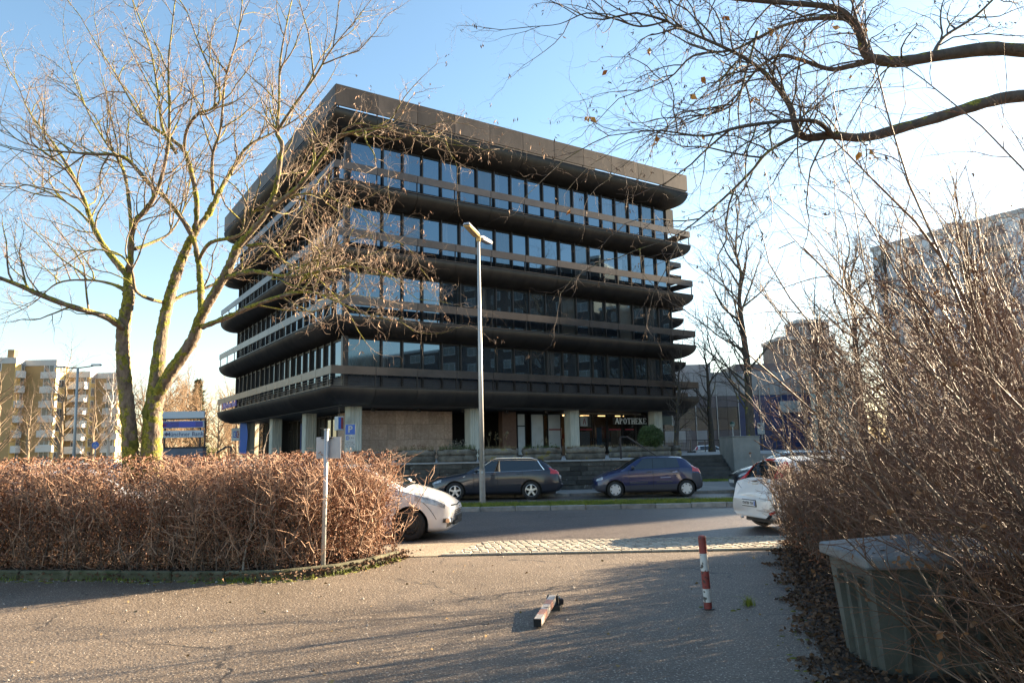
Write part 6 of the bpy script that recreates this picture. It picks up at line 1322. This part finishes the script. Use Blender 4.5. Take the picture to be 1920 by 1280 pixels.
# left: street trees and copse
s1 = at(50, 862, 62); st1 = bare_tree('street_tree', 'small pruned tree with greenish trunk in front of the leftmost flats', (s1.x, 62, 0), 6.3, .22, 1.15, 31, M_bkl, M_tdk, (26, 8, 5), .28, group='bare street trees in front of the flats', up=.03)
s2 = at(112, 862, 66); st2 = bare_tree('street_tree', 'tall bare tree rising above the flats behind the slim street lamp', (s2.x, 66, 0), 10.2, .28, 1.1, 37, M_bkl, M_tdk, (24, 8, 5), .22, group='bare street trees in front of the flats', up=.09)
for x, Y, sc, rz, lab in ((172, 60, .62, 1.0, 'low dark bare tree beside the round blue sign'), (236, 58, .78, 2.2, 'bare tree with drooping limbs just left of the mossy maple trunk'), (-10, 70, 1.0, 3.0, 'bare tree cut by the left picture edge')): tree_copy(st2, lab, (at(x, 862, Y).x, Y, 0), rz, (sc * 1.25, sc * 1.25, sc))
M_birch = bark('birch_bark', (.45, .42, .38), (.62, .58, .53)); tree_copy(st2, 'pale birch between the flats and the mossy maple trunk', (at(202, 862, 84).x, 84, 0), .4, (.85, .85, 1.12), swap={M_bkl: M_birch})
labs = ['bushy sunlit bare tree seen between the maple trunks', 'brown bare tree behind the left upright of the bank board', 'brown bare tree behind the middle of the bank board', 'brown bare tree behind the right upright of the bank board', 'slim grey bare tree between the bank board and the tray end', 'dense brown tree low behind the left handrail', 'brown bare tree under the left end of the lowest tray', 'tall bare tree seen right above the bank board roof panel', 'bare tree half hidden by the right leaning maple trunk', 'brown bare tree behind the blue banner']
pos = [(265, 78, .95), (305, 80, 1.12), (338, 84, 1.05), (372, 82, .98), (428, 92, 1.15), (408, 74, .72), (442, 80, .92), (350, 95, 1.35), (318, 70, .8), (462, 84, .85)]
c0 = bare_tree('copse_tree', labs[0], (at(265, 862, 78).x, 78, 0), 8.6, .24, 1.25, 51, M_bkl, M_twl, (34, 10, 6.5), .10, group='brown bare trees of the copse behind the bank board', up=.05, thin=1.5)
for i, (x, Y, sc) in enumerate(pos[1:], 1): tree_copy(c0, labs[i], (at(x, 862, Y).x, Y, 0), i * 1.7, (sc * 1.05, sc * 1.05, sc * random.uniform(.92, 1.1)))
# conifer
cf = thing('conifer', 'small dark green conifer rising behind the copse left of the office building', 'tree', (at(366, 862, 88).x, 88, 0)); hC = at(366, 712, 88).z
MB().tube([(0, 0, 0), (0, 0, hC)], [.2, .03], 7).build('trunk', M_bkl, cf); nC = 5200; zc = rg.uniform(.25, 1, nC); ac = rg.uniform(0, 6.283, nC); rc = (1.05 - zc) * 2.1 * rg.uniform(.35, 1, nC) * (1 + .35 * np.sin(zc * 60)); p = np.stack([np.cos(ac) * rc, np.sin(ac) * rc, zc * hC], 1)
o = link('needles', card_mesh('needles', p, .42, rg, .35, tilt=.5, hang=.3), mat('needle_green', (.025, .045, .018), (.07, .09, .03), scale=1, rough=.8, world=True), cf); o['kind'] = 'stuff'
eb = thing('evergreen_shrub', 'yellow green shrub behind the left handrail', 'bush', (at(395, 862, 60).x, 60, 0)); d = rg.normal(size=(3000, 3)); d /= np.linalg.norm(d, axis=1, keepdims=True); p = d * np.array([.9, .9, 1.2]) * rg.uniform(.5, 1, (3000, 1)) + np.array([0, 0, 1.2]); o = link('leaves', card_mesh('leaves', p, .14, rg, .6), mat('yellow_green_leaf', (.12, .12, .03), (.24, .22, .06), scale=3, world=True), eb); o['kind'] = 'stuff'

# --- left hedge: stems, cut twigs and dry leaves
def hedge(name, label, front, thick, h, n_stem, n_leaf, seed, m_stem, m_twig, m_leaf, end_round=True, dense=1.0, wild=0.0, leafsz=.038):
    r = random.Random(seed); rg2 = np.random.default_rng(seed); t = thing(name, label, 'hedge', (0, 0, 0)); P = [Vector((x, y, 0)) for x, y in front]; cum = [0]
    for a, b in zip(P, P[1:]): cum.append(cum[-1] + (b - a).length)
    def fpos(s):
        for i in range(len(P) - 1):
            if s <= cum[i + 1]:
                a, b = P[i], P[i + 1]; f = (s - cum[i]) / (cum[i + 1] - cum[i]); d = (b - a).normalized(); return a + (b - a) * f, Vector((-d.y, d.x, 0))
        d = (P[-1] - P[-2]).normalized(); return P[-1], Vector((-d.y, d.x, 0))
    stems, twigs = [], []
    for _ in range(n_stem):
        s = r.uniform(0, cum[-1]); p, nv = fpos(s); o_ = r.uniform(.12, thick - .1); base = p + nv * o_; top = h * r.uniform(.72, 1.0) * (1 - .10 * (1 - abs(2 * o_ / thick - 1)) * 0); q = base + Vector((0, 0, .05)); d = Vector((r.gauss(0, .22), r.gauss(0, .22), 1)).normalized(); n = 6; R0 = r.uniform(.008, .018); st_ = top / n
        for i in range(n):
            d = (d + Vector((r.gauss(0, .16), r.gauss(0, .16), .04))).normalized(); q2 = q + d * st_
            stems.append((*q, *q2, R0 * (1 - i / n * .7), R0 * (1 - (i + 1) / n * .7)))
            for k in range(r.randint(3, 5)):
                f = r.random(); a = q.lerp(q2, f); dd = Vector((r.gauss(0, 1), r.gauss(0, 1), r.uniform(-.1, 1.5))).normalized(); ln = r.uniform(.14, .40); b = a + dd * ln * .55; c = b + (dd + Vector((r.gauss(0, .35), r.gauss(0, .35), r.uniform(0, .5)))).normalized() * ln * .5
                rr = r.uniform(.003, .0062); twigs.append((*a, *b, rr, rr * .8)); twigs.append((*b, *c, rr * .8, rr * .45))
                for kk in range(2):
                    e = b.lerp(c, r.random()); g = e + Vector((r.gauss(0, 1), r.gauss(0, 1), r.uniform(-.2, 1.2))).normalized() * r.uniform(.06, .16); twigs.append((*e, *g, rr * .6, rr * .4))
            q = q2
    for _ in range(int(n_stem * .3)):
        s = r.uniform(0, cum[-1]); p, nv = fpos(s); q = p + nv * r.uniform(-.06, .2) + Vector((0, 0, r.uniform(.1, h * .8))); d = Vector((r.gauss(0, .6), r.gauss(0, .35), 1)).normalized(); R0 = r.uniform(.005, .011)
        for i in range(4):
            q2 = q + d * r.uniform(.12, .22); twigs.append((*q, *q2, R0 * (1 - i * .18), R0 * (.82 - i * .18))); d = (d + Vector((r.gauss(0, .3), r.gauss(0, .3), r.gauss(0, .2)))).normalized(); q = q2
    tw = np.array(twigs); keep = (tw[:, 5] < h * rg2.uniform(.95, 1.035, len(tw)) + wild) & (tw[:, 2] > .04); tw = tw[keep]
    o = link('stems', seg_mesh('stems', stems, 4), m_stem, t); o['kind'] = 'stuff'; o = link('twigs', seg_mesh('twigs', tw, 3), m_twig, t); o['kind'] = 'stuff'
    s = rg2.uniform(0, cum[-1], n_leaf); oo_ = thick * rg2.beta(.8, .8, n_leaf); z = h * np.where(rg2.random(n_leaf) < .55, rg2.uniform(.02, .6, n_leaf), rg2.uniform(.3, .98, n_leaf)); pos_ = []
    for a, b, c in zip(s, oo_, z): p, nv = fpos(a); pos_.append((p.x + nv.x * b, p.y + nv.y * b, c))
    o = link('dry_leaves', card_mesh('dry_leaves', pos_, leafsz, rg2, .6), m_leaf, t); o['kind'] = 'stuff'; print(name, len(stems), len(tw)); return t
M_hst = mat('hedge_stem', (.09, .06, .045), (.17, .12, .09), scale=5, rough=.85, world=True); M_htw = mat('hedge_twig', (.28, .15, .092), (.54, .355, .245), scale=3.5, rough=.7, world=True); M_hlf = mat('hedge_leaf', (.10, .038, .022), (.30, .135, .07), scale=4, rough=.75, world=True)
HF = [(x, y + .22) for x, y in HK[:-3]] + [(-2.48, 11.38), (-2.12, 11.95), (-1.92, 12.55)]
hedge('hedge', 'long clipped hedge of bare brown twigs and dry leaves along the left kerb', HF, 1.25, 1.78, 980, 95000, 13, M_hst, M_htw, M_hlf)
# taller saplings inside the hedge
yb = thing('hedge_sapling', 'pale forked sapling standing in the front of the left hedge', 'sapling', (-3.95, 10.95, 0)); r = random.Random(8); so = {}
cfgS = dict(max=2, n={0: 7, 1: 5, 2: 4}, wig={0: .06, 1: .14, 2: .22}, trop={0: .04, 1: .05, 2: .02}, kids={0: 9, 1: 4}, ref={0: 1.5, 1: .6}, t0={0: .3, 1: .2}, ang={0: .6, 1: .7}, len={1: .6, 2: .22}, rad={1: .009, 2: .004}, updir=.4, taper=.35)
grow(r, (0, 0, .02), (.02, 0, 1), 1.45, .020, 0, cfgS, so)
for lev, nm in ((0, 'stem'), (1, 'branches'), (2, 'twigs')): o = link(nm, seg_mesh(nm, so[lev], 5), mat('pale_bark', (.30, .24, .19), (.45, .38, .31), scale=8, rough=.8), yb)

# --- shrubs on the right: arching stems over the grit bin
M_sst = mat('shrub_stem', (.045, .025, .015), (.20, .12, .07), scale=5, rough=.6, world=True, spec=.6); M_stw = mat('shrub_twig', (.055, .023, .013), (.235, .112, .06), scale=4, rough=.6, world=True, spec=.6); M_slf = mat('shrub_leaf', (.10, .045, .02), (.26, .12, .045), scale=4, rough=.7, world=True)
M_yst = mat('pale_stem', (.14, .105, .07), (.30, .235, .165), scale=5, rough=.55, world=True)
def shrub(label, boxes, n, seed, L, lean, R, m1, m2, kid=(9, 4), leaf=0.0, spread=.22, trop=-.015, lens=(.95, .34), leafm=None, wig=.055):
    r = random.Random(seed); t = thing('shrub', label, 'shrub', (0, 0, 0), 0, 'leafless shrubs along the right edge'); out_ = {}; tp_ = []
    cfg = dict(max=2, n={0: 9, 1: 5, 2: 3}, wig={0: wig, 1: .2, 2: .3}, trop={0: trop, 1: .0, 2: .0}, kids={0: kid[0], 1: kid[1]}, ref={0: 3.0, 1: .9}, t0={0: .16, 1: .15}, ang={0: .62, 1: .75}, len={1: lens[0], 2: lens[1]}, rad={1: .0062, 2: .0034}, updir=.2, taper=.25, lead=True)
    for _ in range(n):
        (x0, x1, y0, y1) = r.choice(boxes); d = nrm3((lean[0] + r.gauss(0, spread), lean[1] + r.gauss(0, spread), lean[2])); ln = L * r.uniform(.6, 1.15)
        grow(r, (r.uniform(x0, x1), r.uniform(y0, y1), .03), d, ln, R * r.uniform(.6, 1.25), 0, cfg, out_, tp_)
    for lev, nm, sd, m_ in ((0, 'stems', 6, m1), (1, 'twigs', 4, m2), (2, 'twig_tips', 3, m2)):
        if lev in out_:
            sg_ = np.array(out_[lev]); sg_ = sg_[np.minimum(sg_[:, 0] - .18 * sg_[:, 1], sg_[:, 3] - .18 * sg_[:, 4]) > 1.22 + rg.uniform(-.15, .1, len(sg_))]      # cut back along the drive
            o = link(nm, seg_mesh(nm, sg_, sd), m_, t); o['kind'] = 'stuff'
    if leaf and tp_:
        p = np.array([q[0] for q in tp_]); p = p[p[:, 0] - .18 * p[:, 1] > 1.2]; sel = rg.random(len(p)) < leaf; o = link('dry_leaves', card_mesh('dry_leaves', np.repeat(p[sel], 2, 0), .045, rg, .55, hang=.5), leafm or M_slf, t); o['kind'] = 'stuff'
    print(label[:30], sum(len(v) for v in out_.values())); return t
shrub('slender pale upright shoots at the left tip of the shrub row beside the white hatchback', [(4.8, 5.9, 10.6, 12.9)], 46, 101, 2.6, (-.14, 0, 1), .010, M_yst, M_yst, (5, 2.5), .12, .20, -.012, (.55, .22))
shrub('tall thin shrub stems leaning left above the white hatchback', [(5.9, 7.6, 8.8, 12.6)], 26, 102, 5.0, (-.16, 0, 1), .022, M_sst, M_stw, (11, 4.5), .01, .24, -.010, (1.25, .42), wig=.08)
shrub('big arching shrub leaning left over the grit bin from the right picture edge', [(4.3, 6.0, 4.6, 8.2)], 58, 103, 3.2, (-.42, .0, 1), .020, M_sst, M_stw, (17, 6), .02, .34, -.024, (.95, .34), wig=.10)
shrub('tall shrub mass filling the right picture edge', [(6.2, 8.2, 8.0, 11.5)], 44, 104, 5.6, (-.20, 0, 1), .028, M_sst, M_stw, (14, 4.8), .015, .30, -.028, (1.35, .45), wig=.12)
shrub('thin shoots reaching highest at the right picture edge under the lower bough', [(4.6, 6.4, 6.0, 9.2)], 34, 106, 6.0, (-.20, .05, 1), .016, M_sst, M_stw, (12, 4.4), .01, .24, -.026, (1.1, .36), wig=.10)
shrub('low tangle of thin shrub shoots crossing in front of the grit bin', [(3.0, 5.2, 3.3, 5.5)], 170, 105, 1.9, (-.40, .05, .9), .008, M_sst, M_stw, (11, 5), .10, .42, -.05, (.5, .2), wig=.12)
shrub('dense twiggy shrub arching over the right half of the grit bin', [(3.5, 5.2, 4.2, 5.5)], 105, 107, 2.5, (-.40, .0, 1), .014, M_sst, M_stw, (18, 6.5), .03, .34, -.03, (.75, .28), wig=.11)
shrub('dark thicket of twigs between the grit bin and the white hatchback', [(4.3, 5.8, 6.6, 10.2)], 60, 108, 2.3, (-.25, 0, 1), .013, M_sst, M_stw, (18, 6.5), .10, .30, -.01, (.75, .28), wig=.10)
hedge('hedge', 'untrimmed dark hedge with reddish dry leaves between the asphalt and the white hatchback', [(4.15, 9.2), (4.1, 10.4), (4.32, 11.6), (4.5, 13.0)][::-1], 2.8, 1.42, 560, 20000, 29, M_hst, mat('dark_hedge_twig', (.11, .07, .05), (.22, .145, .10), scale=4, rough=.7, world=True), mat('red_hedge_leaf', (.13, .045, .022), (.28, .11, .05), scale=4, rough=.75, world=True), wild=.15)
hedge('hedge', 'low brown undergrowth of twigs and leaves behind the grit bin', [(3.9, 6.7), (4.0, 8.0), (4.35, 9.3)][::-1], 3.2, .75, 300, 9000, 31, M_hst, MATS['dark_hedge_twig'], MATS['red_hedge_leaf'], wild=.2)
# coloured last leaves and berries on the shrubs
lv = thing('leafy_sprig', 'dull green leafy sprig hanging over the lid of the grit bin', 'plant', (3.05, 5.45, .95)); r = random.Random(3); o5 = {}
grow(r, (.25, .1, .35), (-.5, -.1, -.6), .75, .005, 0, dict(max=1, n={0: 6, 1: 3}, wig={0: .12, 1: .2}, trop={0: 0, 1: 0}, kids={0: 7}, ref={0: .75}, t0={0: .1}, ang={0: .7}, len={1: .14}, rad={1: .003}, taper=.5), o5)
o = link('stem', seg_mesh('stem', o5[0] + o5[1], 4), M_sst, lv); p = np.array([s[3:6] for s in o5[1]]); o = link('leaves', card_mesh('leaves', np.repeat(p[::2], 1, 0), .075, rg, .5, hang=.6), mat('olive_leaf', (.06, .07, .02), (.14, .13, .04), scale=8, rough=.5), lv); o['kind'] = 'stuff'
pp = np.stack([rg.uniform(4.2, 8, 130), rg.uniform(5, 12, 130), rg.uniform(.6, 4.6, 130)], 1); pp[:, 0] = np.maximum(pp[:, 0], 3.9 + (pp[:, 1] - 5) * .22)
tag(link('last_leaves', card_mesh('last_leaves', pp, .055, rg, .65, hang=.8), M_leafo, None), kind='stuff', label='scattered orange last leaves hanging in the right hand shrubs')
# litter on the soil and asphalt
n = 7600; i = rg.integers(0, len(SB) - 1, n); f = rg.random(n); a = np.array(SB)[i]; b = np.array(SB)[i + 1]; q = a + (b - a) * f[:, None]; q[:, 0] += rg.gamma(1.6, .42, n) - .16 + .10 * np.sin(q[:, 1] * 5) + .07 * np.sin(q[:, 1] * 13); pp = np.column_stack([q, np.where(q[:, 0] > a[:, 0] + (b[:, 0] - a[:, 0]) * f, .045, .012) + rg.uniform(0, .02, n)])
M_lit = mat('leaf_litter', (.03, .018, .012), (.15, .08, .04), scale=5, rough=.85, world=True, speck=(9, .66, (.30, .14, .045)))
tag(link('leaf_litter', card_mesh('leaf_litter', pp, .048, rg, .7, tilt=.25), M_lit), kind='stuff', label='brown fallen leaves under the right hand shrubs')
n = 260; pp = np.column_stack([rg.uniform(-7, 4, n), rg.uniform(4.5, 12.4, n), np.full(n, .008)]); pp = pp[rg.random(n) < .5]
tag(link('scattered_leaves', card_mesh('scattered_leaves', pp, .04, rg, .7, tilt=.2), mat('scattered_leaf', (.10, .055, .03), (.40, .27, .10), scale=5, rough=.8, world=True)), kind='stuff', label='few small fallen leaves scattered over the asphalt yard')
n = 2600; i = rg.integers(2, len(HK) - 1, n); f = rg.random(n); a = np.array(HK)[i]; b = np.array(HK)[i + 1]; q = a + (b - a) * f[:, None]; q[:, 1] += rg.normal(.12, .16, n); q[:, 0] += rg.normal(.03, .08, n); pp = np.column_stack([q, np.full(n, .02) + np.where(rg.random(n) < .6, .07, 0)])
tag(link('hedge_litter', card_mesh('hedge_litter', pp, .05, rg, .7, tilt=.3), M_lit), kind='stuff', label='brown fallen leaves along the foot of the left hedge')

n = 70; pp = np.column_stack([rg.uniform(.0, 1.2, n), rg.uniform(.0, .8, n), np.zeros(n)]); pp[:, 2] = .88 + np.minimum(np.minimum(pp[:, 0], 1.25 - pp[:, 0]) / .5, np.minimum(pp[:, 1], .85 - pp[:, 1]) / .48).clip(0, 1) * .10
pp = pp @ np.array([[math.cos(-.05), math.sin(-.05), 0], [-math.sin(-.05), math.cos(-.05), 0], [0, 0, 1]]) + np.array([2.62, 5.62, .02])
tag(link('lid_leaves', card_mesh('lid_leaves', pp, .05, rg, .65, tilt=.15), M_lit), kind='stuff', label='few fallen brown leaves lying on the lid of the grit bin')
# grit and chippings on the asphalt
n = 2200; pp = np.column_stack([rg.uniform(-7, 4.2, n), 3.5 + 9 * rg.random(n), np.full(n, .004)]); hkx = rg.integers(2, len(HK) - 1, 500); f = rg.random(500)[:, None]; q = np.array(HK)[hkx] * (1 - f) + np.array(HK)[hkx + 1] * f; q = q - np.column_stack([np.zeros(500), rg.gamma(1.2, .12, 500)]); pp = np.concatenate([pp, np.column_stack([q, np.full(500, .004)])])
n = len(pp); sz = rg.gamma(2.0, .0022, n)[:, None] + .002; o6 = np.array([[1, 0, 0], [-.5, .9, 0], [-.6, -.8, 0], [.1, .1, 1.1]]); an = rg.uniform(0, 6.28, n); ca, sa = np.cos(an)[:, None], np.sin(an)[:, None]
vv = np.stack([np.concatenate([o[0] * ca - o[1] * sa, o[0] * sa + o[1] * ca, np.full((n, 1), o[2])], 1) * sz + pp for o in o6], 1).reshape(-1, 3); bb = (np.arange(n) * 4)[:, None]
tag(link('grit', fast_mesh('grit', vv, np.concatenate([bb + np.array([[0, 1, 3]]), bb + np.array([[1, 2, 3]]), bb + np.array([[2, 0, 3]])])), mat('grit_stone', (.22, .19, .16), (.55, .5, .44), scale=40, rough=.8, world=True)), kind='stuff', label='pale grit and small chippings scattered on the asphalt yard')
